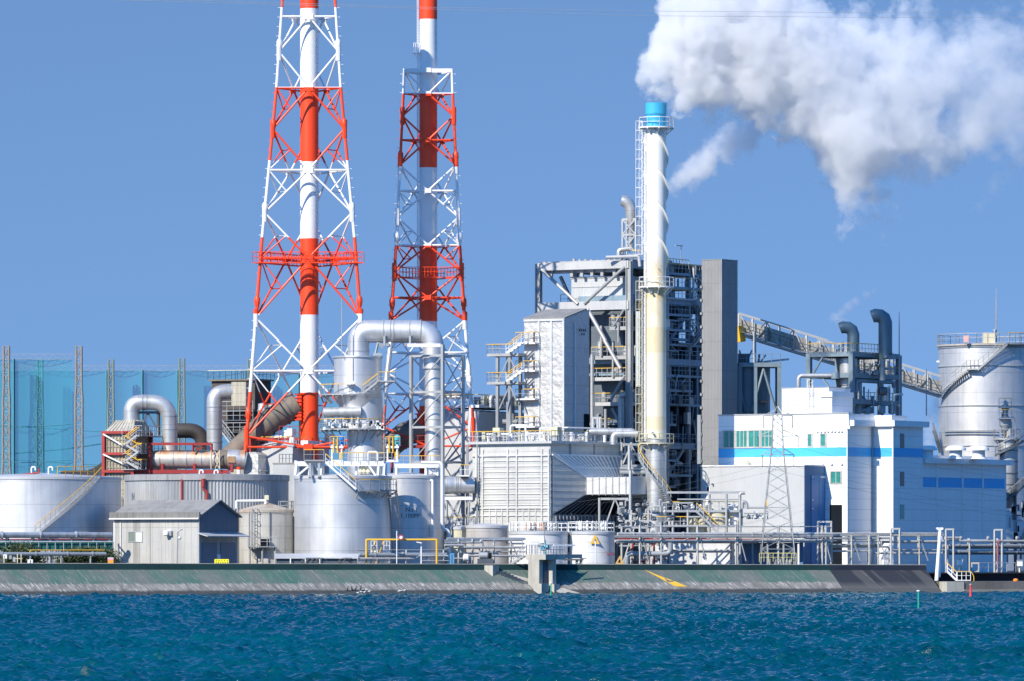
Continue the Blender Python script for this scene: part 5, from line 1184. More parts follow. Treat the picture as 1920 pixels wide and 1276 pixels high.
def window(t, F, p0, p1, z0, z1, panes, mt=GLASS, fm=None, parent=None):
    x0, x1 = F.fx(p0), F.fx(p1); a, b = F.z(z1), F.z(z0)
    fo = M(); d = .1
    fo.box(F, x0 - d, x1 + d, -.09, .02, a - d, a); fo.box(F, x0 - d, x1 + d, -.09, .02, b, b + d)
    n = panes
    for i in range(n + 1): x = x0 + (x1 - x0) * i / n; fo.box(F, x - d / 2 - (.05 if i in (0, n) else 0), x + d / 2, -.088, .02, a, b)
    wo = t.p('window', fo, fm or mat('window_frame_%d' % p0, (.45, .43, .40), .6), parent); pg = M()
    pg.box(F, x0, x1, -.03, .0, a, b); t.p('pane', pg, mt, wo); return wo
FRM = mat('window_frame', (.45, .43, .40), .6)
for p0, p1, n in ((1357, 1378, 2), (1381, 1402, 3), (1404, 1425, 2), (1428, 1449, 3)): window(t, F, p0, p1, 804, 834, n, GLASS, FRM)
t.p('window_ledge', M().box(F, F.fx(1348), F.fx(1455), -.12, -.001, F.z(836) - .05, F.z(836) + .03), FRM); t.p('blank_panel', M().box(F, F.fx(1348), F.fx(1356), -.05, 0, F.z(834), F.z(804)), LGREY)
window(t, F, 1515, 1523, 812, 834, 1, GLASS, FRM); window(t, F, 1539, 1549, 812, 834, 1, GLASS, FRM); window(t, F, 1558, 1578, 883, 904, 2, GLASS, FRM)
for i, px in enumerate((1533, 1540, 1547, 1553, 1560, 1566, 1573, 1579)): t.p('vent_hood', M().box(F, F.fx(px) - .14, F.fx(px) + .14, -.25, 0, F.z(808), F.z(806) + (.1 if i == 4 else 0)), WHITE)
for px in (1523, 1543, 1560, 1579): t.p('vent_hood', M().box(F, F.fx(px) - .14, F.fx(px) + .14, -.25, 0, F.z(869.5), F.z(867)), WHITE)
t.p('doorway', M().box(F, F.fx(1556), F.fx(1579), -.03, .1, GZ, F.z(945)), BLACK)
t.p('drain_pipe', M().tube(F.w(-.1, -.12, GZ), F.w(-.1, -.12, F.z(800)), .09, 8), WHITE); t.p('drain_hopper', M().box(F, -.3, .35, -.3, .1, F.z(803), F.z(797)), WHITE)
# stair block and fascias
y0 = F.sy(1636); xb = F.fx(1677) + y0 * F.s * 0; 
xb = (X(1677, F.Y) - F.w(0, y0, 0).x) / F.c; xb0 = 0
yb1 = y0 + (F.sy(1735) - F.sy(1677)) * .97; z2 = F.z(797)
t.p('wall', M().box(F, xb0, xb, y0, yb1, GZ, z2), WBM); t.p('fascia', M().box(F, -.2, xb + .55, y0 - .5, yb1 + .6, z2, F.z(786)), WHITE); t.p('fascia', M().box(F, -.05, .6, .3, y0 - .5, z2, F.z(786)), WHITE)
t.p('rear_storey', M().box(F, -6, 2.4, y0 + .4, y0 + 4, F.z(786), F.z(776)), WHITE)
for zz in (823, 895, 957): t.p('window', M().box(F, xb - .02, xb + .06, y0 + (F.sy(1691) - F.sy(1677)), y0 + (F.sy(1698) - F.sy(1677)), F.z(zz + 14), F.z(zz - 13)), DGLASS if zz < 950 else GLASS)
t.p('drain_pipe', M().tube(F.w(xb + .1, y0 - .12, GZ), F.w(xb + .1, y0 - .12, z2), .1, 8), WHITE); t.p('drain_pipe', M().tube(F.w(.1, y0 - .2, GZ), F.w(.1, y0 - .2, z2), .08, 8), GALV)
# penthouse
FP = Fr(1554, F.Y + 3.5, TH); zr = zt
t.p('penthouse', M().box(FP, FP.fx(1466), 0, 0, 5, zr - .2, FP.z(725)), WHITEC); t.p('penthouse_edge', M().box(FP, FP.fx(1466) - .08, .08, -.08, 5.1, FP.z(725), FP.z(724)), GALV)
FQ = Fr(1560, F.Y + 1.8, TH); t.p('porch', M().box(FQ, FQ.fx(1553) - 1, 0, 0, 4.6, zr - .1, FQ.z(743)), WHITEC); t.p('porch_fascia', M().box(FQ, FQ.fx(1553) - 1.1, .15, -.2, 4.8, FQ.z(743), FQ.z(733)), WHITE)
t.p('door', M().box(FP, FP.fx(1530), FP.fx(1543), -.04, .02, zr, FP.z(752)), WHITE)
ladder(t, FP.w(FP.fx(1522), -.15, zr), FP.w(FP.fx(1522), -.15, FP.z(710)), FP.w(0, -1, 0) - FP.w(0, 0, 0), WHITE)
an = M(); q = FP.w(FP.fx(1487), -1.0, 0); an.bar((q.x, q.y, zr), (q.x, q.y, FP.z(758)), .05)
for px in (1474, 1480, 1488, 1495): an.bar(W(px, 757, q.y), W(px, 761, q.y), .05)
an.bar(W(1473, 759, q.y), W(1497, 759, q.y), .04); t.p('aerial', an, GALV)
# low shaded annexe
t = T('annexe', 'low white annexe with a blue stripe, wholly in shade, topped by three mushroom ventilators', 'building', F.w(xb, yb1 + 8, GZ))
xa = xb - .35; O = F.w(xa, yb1, 0); FA = Fr(1735, 0, TH); FA.ox, FA.Y = O.x, O.y; FA.px = 960 + FA.ox / k(FA.Y)
wa = FA.sy(1885); za = FA.z(867)
ANM = striped('striped_annexe_cladding', FA.z(912), FA.z(893), GZ)
t.p('wall', M().box(FA, -9, 0, .6, wa, GZ, za), ANM); t.p('fascia', M().box(FA, -9, .5, .62, wa + 1.2, za, FA.z(857)), WHITE); t.p('parapet', M().box(FA, -8.8, -1.0, 2, wa - 1, FA.z(857), FA.z(851)), WHITE)
for px in (1756, 1804, 1842, 1884): y = FA.sy(px); t.p('pilaster', M().box(FA, -.02, .16, y - .1, y + .1, GZ, za), WHITE)
def mushroom(px, Y, label):
    t = T('roof_ventilator', label, 'ventilator', W(px, 859, Y), 'mushroom ventilators on the annexe roof'); kk = k(Y); c = (X(px, Y), Y); z = lambda p: Z(p, Y)
    t.p('neck', M().lathe(c, [(15 * kk, z(859)), (12 * kk, z(856)), (12 * kk, z(843)), (.02, z(843))], 12), WHITE)
    t.p('cap', M().lathe(c, [(.02, z(834)), (11 * kk, z(834.3)), (16 * kk, z(836)), (19 * kk, z(839)), (20 * kk, z(843)), (12 * kk, z(843))], 32), WHITE)
mushroom(1738, FA.Y + 2.5, 'mushroom roof ventilator half hidden by the office stair block'); mushroom(1792, FA.Y + 5, 'mushroom roof ventilator, middle of three on the annexe'); mushroom(1835, FA.Y + 9, 'mushroom roof ventilator in front of the banded silo stair')

# ------------------------------------------------------------------ pale corrugated shed with blue doors
F = Fr(1508, D(1508, 13), 30)
t = T('corrugated_shed', 'pale corrugated shed with tall blue double doors on its shaded end', 'building', F.w(-5, 3, GZ)); xl, wd = F.fx(1314), F.sy(1555); zt = F.z(872)
t.p('wall', M().box(F, xl, 0, 0, wd, GZ, zt), SHEDG); t.p('roof', M().box(F, xl - .12, .12, -.12, wd + .1, zt, zt + .15), WHITE)
dn = mat('blue_door', (.07, .22, .46), .5, var=.06); ya, ym, yb = F.sy(1520), F.sy(1534), F.sy(1550)
t.p('shaded_end_wall', M().box(F, -.01, .05, .1, wd, GZ, zt - .02), mat('shade_blue_end', (.05, .17, .32), .6, corr=(.4, .01), th=30, var=.06))  # the end's shade is put into the colour as dark blue
for a, b in ((ya, ym - .04), (ym + .04, yb)):
    d_ = t.p('door', M().box(F, .05, .13, a, b, GZ, F.z(889)), dn)
    for q in (892, 935, 951): t.p('hinge', M().box(F, .13, .2, (a if a == ya else b - .35), (a + .35 if a == ya else b), F.z(q + 2), F.z(q)), WHITE, d_)
t.p('sign_board', M().box(F, .13, .18, ym + .3, yb, F.z(894), F.z(891)), WHITE)
dr = t.p('door', M().box(F, F.fx(1324), F.fx(1332), -.06, .02, F.z(945), F.z(909)), WHITE); t.p('pane', M().box(F, F.fx(1326), F.fx(1330), -.09, -.05, F.z(922), F.z(911)), DGLASS, dr)
lm = M(); lm.box(F, F.fx(1336), F.fx(1338), -.3, 0, F.z(907), F.z(904)); t.p('wall_lamp', lm, DSTEEL)
vt = T('roof_ventilator', 'low domed ventilator on the corrugated shed roof', 'ventilator', F.w(F.fx(1381), 2, zt)); kk = k(F.Y); c = F.w(F.fx(1381), 2, 0)
vt.p('cap', M().lathe(c, [(14 * kk, zt + .1), (14 * kk, F.z(866)), (8 * kk, F.z(860.5)), (.02, F.z(860))], 24), CREAM); vt.p('base', M().lathe(c, [(16 * kk, zt), (15 * kk, zt + .12), (.02, zt + .12)], 20), CREAM)

# ------------------------------------------------------------------ hopper silo, conveyor, vessel structure
Y = D(1420, 66); kk = k(Y)
t = T('shaded_silo', 'dark blue shaded hopper silo in a steel frame beside the grey shaft', 'silo', gp(1412, Y)); c = (X(1404, Y), Y); r = 40 * kk
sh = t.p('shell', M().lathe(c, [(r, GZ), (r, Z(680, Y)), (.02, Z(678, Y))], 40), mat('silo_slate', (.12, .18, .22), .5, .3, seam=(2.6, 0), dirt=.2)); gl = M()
for i in range(3): gl.box(WORLD, X(1425 + i * 4, Y), X(1428 + i * 4, Y), Y - r - .01, Y - r + 2.0, Z(755, Y), Z(751, Y))
t.p('lettering', gl, INK, sh)
for px in (1386, 1414, 1459):
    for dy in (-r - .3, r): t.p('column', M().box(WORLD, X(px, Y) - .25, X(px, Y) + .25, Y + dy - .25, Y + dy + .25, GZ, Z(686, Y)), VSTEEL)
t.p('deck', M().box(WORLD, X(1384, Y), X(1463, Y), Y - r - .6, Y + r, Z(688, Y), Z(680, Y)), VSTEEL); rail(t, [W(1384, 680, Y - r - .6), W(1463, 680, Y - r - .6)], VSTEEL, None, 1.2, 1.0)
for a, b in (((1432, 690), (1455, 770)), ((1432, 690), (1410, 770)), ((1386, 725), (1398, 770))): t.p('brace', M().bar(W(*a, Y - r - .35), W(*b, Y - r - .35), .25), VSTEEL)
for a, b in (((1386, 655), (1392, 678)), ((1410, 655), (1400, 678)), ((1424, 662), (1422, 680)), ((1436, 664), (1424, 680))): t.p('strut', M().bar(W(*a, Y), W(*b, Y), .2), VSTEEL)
t.p('machine_box', M().box(WORLD, X(1384, Y), X(1405, Y), Y - 1, Y + 1, Z(680, Y), Z(662, Y)), DSTEEL)
# conveyor gallery
t = T('conveyor_gallery', 'long sloping truss conveyor gallery running from the grey shaft down to the big banded silo', 'conveyor', W(1570, 690, Y + 4))
Yc = Y + 3; A = W(1386, 626, Yc); B = W(1765, 742, Yc + 4); hgt = 2.6; n = 15; GLM = mat('gallery_panel', (.46, .44, .39), .6, dirt=.7, rust=.2, var=.2, seam=(0, .8))
up = Vector((0, 0, 1)); sd = Vector((0, 2.2, 0))
t.p('belt_cover', M().hexa([A + up * .35 + sd * .2, B + up * .35 + sd * .2, B + up * .35 + sd * .8, A + up * .35 + sd * .8, A + up * 1.95 + sd * .2, B + up * 1.95 + sd * .2, B + up * 1.95 + sd * .8, A + up * 1.95 + sd * .8]), GLM)
for o in (Vector((0, 0, 0)), sd):
    t.p('chord', M().bar(A + o, B + o, .22, .28), LSTEEL); t.p('chord', M().bar(A + o + up * hgt, B + o + up * hgt, .18, .2), LSTEEL)
    b = M()
    for i in range(n): p, q = lerp(A, B, i / n) + o, lerp(A, B, (i + 1) / n) + o; b.bar(p, p + up * hgt, .14); (b.bar(p + up * hgt, q, .13) if i % 2 == 0 else b.bar(p, q + up * hgt, .13))
    t.p('bracing_lattice', b, LSTEEL)
rail(t, [A + up * .3 - sd * .25, B + up * .3 - sd * .25], DSTEEL, None, 1.0, 1.4); t.p('walkway', M().bar(A - sd * .12 + up * .25, B - sd * .12 + up * .25, .6, .06), STEEL)
t.p('head_hood', M().bar(W(1384, 612, Yc), W(1388, 640, Yc), .9, 1.2), YEL); t.p('head_frame', M().bar(W(1415, 622, Yc - .5), W(1415, 680, Yc - .5), .28), LSTEEL); t.p('head_frame', M().bar(W(1415, 679, Yc - .5), W(1480, 672, Yc - .5), .25), LSTEEL)
# vessel structure
F = Fr(1597, D(1597, 44), 33)
t = T('vessel_structure', 'steel frame with vessels and two hooked steam exhausts behind the white office block', 'vessel frame', F.w(-2, 3, GZ)); xl, wd = F.fx(1517), F.sy(1685); zt = F.z(660)
ys = [0, F.sy(1651), wd]
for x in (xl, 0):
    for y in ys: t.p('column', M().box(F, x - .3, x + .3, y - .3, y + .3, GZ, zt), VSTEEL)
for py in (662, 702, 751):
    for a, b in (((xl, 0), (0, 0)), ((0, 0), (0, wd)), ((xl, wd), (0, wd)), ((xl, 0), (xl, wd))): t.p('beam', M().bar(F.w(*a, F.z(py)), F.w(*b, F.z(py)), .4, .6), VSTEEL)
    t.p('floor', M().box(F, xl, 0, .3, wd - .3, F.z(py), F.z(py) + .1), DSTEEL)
    if py > 662: rail(t, [F.w(.1, 0, F.z(py) + .1), F.w(.1, wd, F.z(py) + .1)], VSTEEL, YEL if py == 702 else None, 1.1, .9)
rail(t, [F.w(xl, -.3, zt), F.w(.3, -.3, zt), F.w(.3, ys[1] + 1, zt)], GALV, YEL, 1.2, .8)
for a, b in ((F.w(xl + .4, 0, F.z(702)), F.w(xl + 2, 0, F.z(666))), (F.w(-.3, 0, F.z(775)), F.w(xl + 2, 0, F.z(708)))): t.p('brace', M().bar(a, b, .2), VSTEEL)
vc = F.w(-1.6, 2.0, 0); t.p('vessel', M().lathe(vc, [(1.1, F.z(720)), (1.1, F.z(670)), (.3, F.z(664))], 28), ALU); t.p('vessel', M().lathe(vc, [(.95, F.z(760)), (.95, F.z(706)), (1.1, F.z(704))], 28), SILVD)
for px, base, top, rr_, ys_ in ((1600, 662, 618, 11.5, 2.2), (1660, 668, 596, 13, 4.6)):
    Yv = F.Y + ys_; q = rr_ * k(Yv); cx = px
    t.p('exhaust', M().path([W(cx + 2, base, Yv), W(cx, base - 3, Yv), W(cx, top + 17, Yv), W(cx, top + 10, Yv), W(cx - 3, top + 1, Yv), W(cx - 9, top - 3, Yv), W(cx - 19, top - 4, Yv), W(cx - 25, top - 2, Yv)], [q * 1.15, q, q, q, q, q, q, q * .92], 22), mat('exhaust_shade_steel_%d' % px, (.13, .20, .24), .45, .4, dirt=.1))  # shade on the exhausts put into a darker steel colour
t.p('pipe', M().path(bend([W(1497, 728, F.Y - .5), W(1497, 703, F.Y - .5), W(1560, 703, F.Y - .5)], .6), .27, 12), ALU); t.p('pipe', M().lathe((X(1566, F.Y), F.Y - .6), [(.05, F.z(710)), (.55, F.z(709)), (.55, F.z(698)), (.05, F.z(697))], 14), VSTEEL)
for px, a, b, rr_ in ((1655, 672, 712, .35), (1668, 665, 700, .08), (1676, 665, 700, .08), (1612, 716, 748, .3), (1580, 640, 662, .18), (1573, 645, 662, .12)): t.p('pipe', M().tube(W(px, b, F.Y + 2), W(px, a, F.Y + 2), rr_, 10), VSTEEL)
t.p('pipe', M().path(bend([F.w(0.1, 1.0, F.z(735)), F.w(.1, 1, F.z(712)), F.w(.1, wd - 1.5, F.z(712)), F.w(.1, wd - 1.5, F.z(722))], .4), .24, 10), VSTEEL); t.p('pump', M().path([W(1645, 732, F.Y + 2), W(1649, 732, F.Y + 2), W(1660, 732, F.Y + 2), W(1664, 732, F.Y + 2)], [.2, .55, .55, .2], 14), DSTEEL)
t.p('pipe', M().path(bend([W(1610, 776, F.Y + 3), W(1610, 768, F.Y + 3), W(1625, 768, F.Y + 3), W(1625, 776, F.Y + 3)], .4), .3, 10), VSTEEL)
for i in range(34):
    px = rnd.uniform(1604, 1680); py = rnd.choice((702, 751, 774)); h = rnd.uniform(8, 34); q = rnd.random(); dy = rnd.uniform(1.5, 5)
    if q < .45: t.p('pipe', M().tube(W(px, py, F.Y + dy), W(px, py - h, F.Y + dy), rnd.uniform(.06, .22), 8), rnd.choice((VSTEEL, GALV, BSTEEL)))
    elif q < .75: t.p('pipe', M().path(bend([W(px, py, F.Y + dy), W(px, py - h, F.Y + dy), W(px + rnd.uniform(-20, 20), py - h, F.Y + dy)], .3), rnd.uniform(.06, .16), 8), rnd.choice((VSTEEL, BSTEEL)))
    else: t.p('vessel', M().lathe((X(px, F.Y), F.Y + dy), [(.1, Z(py, F.Y)), (.5, Z(py - 2, F.Y)), (.5, Z(py - h * .6, F.Y)), (.05, Z(py - h * .6 - 4, F.Y))], 14), rnd.choice((VSTEEL, ALU)))
for px, top in ((1686, 585), (1649, 585), (1737, 690)): solo('lightning_rod', {1686: 'tall lightning rod at the corner of the vessel frame', 1649: 'short lightning rod behind the larger hooked exhaust', 1737: 'thin mast between the office roof and the banded silo'}[px], 'lightning rod', M().path([W(px, 778, F.Y + 5), W(px, top + 30, F.Y + 5), W(px, top, F.Y + 5)], [.09, .06, .03], 6), STEEL)

# ------------------------------------------------------------------ banded silo at the right edge
Y = D(1848, 84); kk = k(Y); c = (X(1850, Y), Y); r = 90 * kk
t = T('banded_silo', 'giant banded silver silo with a long outside stair and a railed roof', 'silo', (c[0], Y, GZ))
sh = t.p('shell', M().lathe(c, [(r, GZ), (r, Z(647, Y))], 90), SILVER); b = M()
for py in (652, 687, 761, 836): b.lathe(c, [(r, Z(py + .8, Y)), (r + .12, Z(py + .8, Y)), (r + .12, Z(py - .8, Y)), (r, Z(py - .8, Y))], 90)
t.ps('band', b, STEEL, sh); t.p('roof', M().lathe(c, [(r + .25, Z(649, Y)), (r + .25, Z(646, Y)), (.02, Z(641, Y))], 60), mat('rust_edged_roof', (.45, .42, .38), .6, rust=.5, dirt=.3))
rail(t, [(c[0] + (r + .1) * math.cos(a), c[1] + (r + .1) * math.sin(a), Z(646, Y)) for a in np.linspace(0, 2 * math.pi, 28)[:-1]], GALV, None, 1.25, 1.0, True)
def sa(px): return -math.acos(max(-1, min(1, (X(px, Y) - c[0]) / r)))
helix_stair(t, c, r, sa(1765), sa(1812), Z(745, Y), Z(695, Y), 1.0, GALV, 18, GALV, GALV); helix_stair(t, c, r, sa(1828), sa(1876), Z(694, Y), Z(646, Y), 1.0, GALV, 18, GALV, GALV)
m = M().lathe(c, [(r, Z(695, Y)), (r + 1.0, Z(695, Y)), (r + 1.0, Z(694, Y) + .1), (r, Z(694, Y) + .1)], 8, sa(1811), sa(1829)); pl = t.p('platform', m, GALV)
rail(t, [(c[0] + (r + 1) * math.cos(a), c[1] + (r + 1) * math.sin(a), Z(694, Y) + .1) for a in np.linspace(sa(1811), sa(1829), 4)], GALV, None, 1.1, 1, parent=pl)
m = M().lathe(c, [(r, Z(648, Y)), (r + 1.6, Z(648, Y)), (r + 1.6, Z(645, Y)), (r, Z(645, Y))], 8, sa(1876), sa(1910)); pl = t.p('platform', m, STEEL)
rail(t, [(c[0] + (r + 1.6) * math.cos(a), c[1] + (r + 1.6) * math.sin(a), Z(645, Y)) for a in np.linspace(sa(1876), sa(1910), 5)], GALV, YEL, 1.2, 1, parent=pl)
t.p('mast', M().path([W(1868, 640, Y - 2), W(1868, 585, Y - 2), W(1868, 540, Y - 2)], [.1, .07, .03], 6), RUSTLAG); t.p('winch', M().box(WORLD, X(1840, Y), X(1861, Y), Y - 4, Y - 2, Z(645, Y), Z(626, Y)), CREAM); t.p('winch_motor', M().path([W(1855, 625, Y - 3), W(1862, 622, Y - 3)], .25, 12), BLUE); t.p('winch_boom', M().bar(W(1860, 642, Y - 3), W(1866, 618, Y - 3), .35), STEEL)
sgn = t.p('notice_board', M().box(WORLD, X(1799, Y), X(1809, Y), Y - r - .2, Y - r - .12, Z(644, Y), Z(633, Y)), mat('faded_notice', (.75, .45, .42), .7, var=.3, scale=3))
for py in (808, 813): m = M().lathe(c, [(r + .2, Z(py, Y) - .06), (r + .32, Z(py, Y) - .06), (r + .32, Z(py, Y) + .06), (r + .2, Z(py, Y) + .06)], 40, sa(1770), sa(1862)); t.p('ring_pipe', m, STEEL)
t.p('side_lamp', M().box(WORLD, X(1756, Y), X(1764, Y), Y - .3, Y + .3, Z(678, Y), Z(675, Y)), WHITE)
stair(t, W(1749, 806, Y - 2), W(1762, 848, Y - 2), (0, -1, 0), 1.0, DSTEEL, True, DSTEEL)
# slim shaded silo in front
Y = D(1890, 38); kk = k(Y); c = (X(1890, Y), Y); r = 18.5 * kk
t = T('slim_silo', 'slim ribbed silo with a spiral stair and a dosing machine on its top deck', 'silo', (c[0], Y, GZ)); sh = t.p('shell', M().lathe(c, [(.3, Z(952, Y)), (r, Z(925, Y)), (r, Z(824, Y)), (.02, Z(820, Y))], 40), SILVD); b = M()
for py in (843, 864, 886, 907): b.lathe(c, [(r, Z(py + .7, Y)), (r + .08, Z(py + .7, Y)), (r + .08, Z(py - .7, Y)), (r, Z(py - .7, Y))], 40)
t.ps('band', b, DSTEEL, sh); ring_deck(t, (c[0] - .2, c[1]), r * .9, 25 * kk, Z(821, Y), 0, 2 * math.pi, 8, GALV)
helix_stair(t, c, r, R(215), R(330), Z(852, Y), Z(824, Y), .9, DSTEEL, 18, DSTEEL, GALV); helix_stair(t, c, r, R(260), R(350), Z(935, Y), Z(895, Y), 1.2, DSTEEL, 22, DSTEEL, GALV)
for i, (p, a, b_, q) in enumerate(((1883, 815, 772, .35), (1888, 820, 752, .18), (1893, 815, 790, .3))): t.p('dosing_pipe', M().tube(W(p, a, Y), W(p, b_, Y), q, 10), (DSTEEL, CREAM, STEEL)[i])
t.p('dosing_hopper', M().lathe((X(1885, Y), Y), [(.12, Z(818, Y)), (.2, Z(808, Y)), (.75, Z(796, Y)), (.75, Z(783, Y)), (.3, Z(778, Y)), (.3, Z(770, Y)), (.5, Z(766, Y)), (.35, Z(758, Y)), (.1, Z(755, Y)), (.3, Z(753, Y)), (.05, Z(749, Y))], 18), STEEL)
for py in (762, 783): pl = t.p('platform', M().box(WORLD, X(1873, Y), X(1896, Y), Y - 1.4, Y + 1, Z(py, Y) - .1, Z(py, Y)), GALV); rail(t, [W(1873, py, Y - 1.4), W(1896, py, Y - 1.4)], GALV, YEL, 1.1, .8, parent=pl)
for px in (1877, 1903): t.p('leg', M().bar((X(px, Y), Y - 1, GZ), W(px, 925, Y - 1), .3), DSTEEL)
t.p('lamp_arm', M().path(bend([W(1905, 815, Y - 1), W(1903, 783, Y - 1), W(1896, 779, Y - 1)], .3), .07, 6), STEEL)
dk = T('dark_machinery', 'dark shaded pipework and frames behind the annexe corner', 'machine', gp(1902, D(1902, 30))); Yd = D(1902, 30)
for i in range(26):
    px = rnd.uniform(1888, 1925); py = rnd.uniform(935, 1020); q = rnd.random(); c_ = rnd.choice((DSTEEL, STEEL, BLACK))
    if q < .5: dk.p('pipe', M().tube(W(px, py, Yd), W(px, py + rnd.uniform(10, 40), Yd), .12, 8), c_)
    elif q < .8: dk.p('beam', M().bar(W(px, py, Yd), W(px + rnd.uniform(6, 20), py, Yd), .2), c_)
    else: dk.p('cabinet', M().box(WORLD, X(px, Yd), X(px + 7, Yd), Yd, Yd + 1, Z(py + 14, Yd), Z(py, Yd)), c_)
# ------------------------------------------------------------------ gable shed
F = Fr(373, D(373, 6), 34)
t = T('gable_shed', 'weathered pale panel shed with a grey sheet roof and two shuttered doors under an awning', 'shed', F.w(-4, 3, GZ)); xl, wd = F.fx(214), F.sy(446); ze = F.z(968); zr = F.z(939.5)
dv = F.w(0, wd, 0) - F.w(0, 0, 0); ux = F.w(1, 0, 0) - F.w(0, 0, 0)
t.p('wall', M().prism([F.w(0, 0, GZ - .5), F.w(0, wd, GZ - .5), F.w(0, wd, ze), F.w(0, wd / 2, zr), F.w(0, 0, ze)], ux * xl), OFFW)
t.p('gable_panel', M().prism([F.w(.05, .0, F.z(996)), F.w(.05, wd, F.z(996)), F.w(.05, wd, ze), F.w(.05, wd / 2, zr - .02), F.w(.05, 0, ze)], ux * -.1), mat('gable_sheet', (.085, .13, .17), .6, corr=(.3, .012), th=34, dirt=.2))
for s_ in (0, 1):
    a = F.w(.35, -.35 if not s_ else wd + .35, ze - .05); b = F.w(.35, wd / 2, zr + .12)
    t.p('roof', M().prism([a, b, b + Vector((0, 0, .14)), a + Vector((0, 0, .14))], ux * (xl - .7)), ROOFG)
    if not s_:
        for i in range(1): t.p('eave_curb', M().box(F, xl - .35, .35, -.42, -.2, ze - .15, ze + .55), mat('eave_sheet', (.24, .235, .22), .7, corr=(.25, .03), th=34, dirt=.6, dirtcol=(.08, .08, .075)))
t.p('gutter', M().box(F, xl - .35, .3, -.52, -.38, ze - .24, ze - .1), WHITE); t.p('corner_trim', M().box(F, xl - .05, xl + .1, -.06, .05, GZ, ze), WHITE); t.p('corner_trim', M().box(F, -.06, .06, -.05, .05, GZ, ze), GALV)
t.p('drain_pipe', M().tube(F.w(F.fx(227), -.1, GZ), F.w(F.fx(227), -.1, F.z(978)), .07, 8), WHITE)
w = M(); x0, x1 = F.fx(241), F.fx(267); w.box(F, x0 - .08, x1 + .08, -.06, .02, F.z(1014) - .08, F.z(1014)); w.box(F, x0 - .08, x1 + .08, -.06, .02, F.z(996), F.z(996) + .08)
for x in (x0, (x0 + x1) / 2, x1): w.box(F, x - .05, x + .05, -.058, .02, F.z(1014), F.z(996))
wo = t.p('window', w, GALV); t.p('pane', M().box(F, x0, (x0 + x1) / 2, -.02, 0.02, F.z(1014), F.z(996)), mat('grey_pane', (.20, .24, .21), .15), wo); t.p('pane', M().box(F, (x0 + x1) / 2, x1, -.025, 0.02, F.z(1014), F.z(996)), mat('pale_pane', (.62, .66, .56), .3), wo)
t.p('patch_panel', M().box(F, F.fx(291), F.fx(301), -.02, .02, F.z(1014), F.z(993)), OFFW); t.p('stain_strip', M().box(F, F.fx(281), F.fx(283), -.03, .02, GZ, ze - .2), mat('stained_strip', (.33, .31, .28), .8, dirt=.7))
t.p('wall_vent', M().path([F.w(F.fx(316), 0, F.z(997)), F.w(F.fx(316), -.5, F.z(997)), F.w(F.fx(317), -.55, F.z(1002))], [.3, .3, .26], 12), WHITE); t.p('vent_flap', M().box(F, F.fx(320), F.fx(324), -.3, 0, F.z(1003), F.z(994)), STEEL)
aw = M(); aw.prism([F.w(0, -.3, F.z(999)), F.w(1.4, -.3, F.z(1005)), F.w(1.4, -.3, F.z(1005) + .1), F.w(0, -.3, F.z(999) + .12)], dv * 1.1); t.p('awning', aw, ROOFL)
for a, b in ((378, 405), (413, 441)): t.p('shutter', M().box(F, .02, .1, F.sy(a), F.sy(b), GZ, F.z(1016)), SHUT)
t.p('notice', M().box(F, .05, .12, F.sy(405.5), F.sy(412), F.z(1047), F.z(1038)), WHITE)
t = T('street_lamp', 'slim grey lamp pole with a small globe in front of the gable shed', 'lamp', gp(332, D(332, 2))); Y = D(332, 2)
t.p('pole', M().path(bend([(X(331, Y), Y, GZ), W(333, 1000, Y), W(333, 995, Y), W(342, 991, Y)], .2), .07, 8), GALV); t.p('globe', M().lathe((X(337, Y), Y - .1), [(.01, Z(1011, Y)), (.14, Z(1009.5, Y)), (.19, Z(1007.5, Y)), (.14, Z(1005, Y)), (.01, Z(1004, Y))], 14), WHITE); t.p('lamp_head', M().bar(W(338, 992.5, Y), W(343, 991, Y), .2, .1), STEEL)
# yellow notice board
Y = D(415, 1); m = M(); t = T('notice_board', 'bright yellow notice board with two rows of dark characters on the parapet', 'sign', W(415, 1056, Y))
t.p('board', M().box(WORLD, X(402, Y), X(429, Y), Y, Y + .08, Z(1056, Y), Z(1047, Y)), mat('signal_yellow', (.86, .80, .03), .5, var=.02)); FY = Fr(415, Y, 0)
for row, (n, z) in enumerate(((5, 1050.6), (6, 1054.4))):
    for i in range(n):
        px = 405.5 + i * (21 / (n - 1)); g = random.Random(row * 10 + i); gl = M()
        for q in range(2): gl.box(WORLD, X(px - 1.1, Y), X(px + .9, Y), Y - .012, Y, Z(z - q * 1.2, Y) - .02, Z(z - q * 1.2, Y) + .015)
        gl.box(WORLD, X(px - .3 + g.uniform(-.5, .5), Y), X(px + .05 + g.uniform(-.5, .5), Y), Y - .011, Y, Z(z + .4, Y), Z(z - 1.8, Y)); t.p('letter', gl, INK)
Y = D(845, 1.2); t = T('blue_signboard', 'narrow upright blue signboard with pale characters by the pipe rack', 'sign', W(848, 1058, Y)); t.p('board', M().box(WORLD, X(843.5, Y), X(851.5, Y), Y, Y + .08, GZ, Z(1036, Y)), mat('sign_blue', (.10, .30, .52), .5)); gl = M()
for i in range(5):
    z = Z(1039.5 + i * 3.3, Y); gl = M()
    for q in range(2): gl.box(WORLD, X(846.3, Y), X(848.8, Y), Y - .012, Y, z - q * .08, z - q * .08 + .03)
    gl.box(WORLD, X(847.3, Y), X(847.9, Y), Y - .011, Y, z - .12, z + .06); t.p('letter', gl, INK)

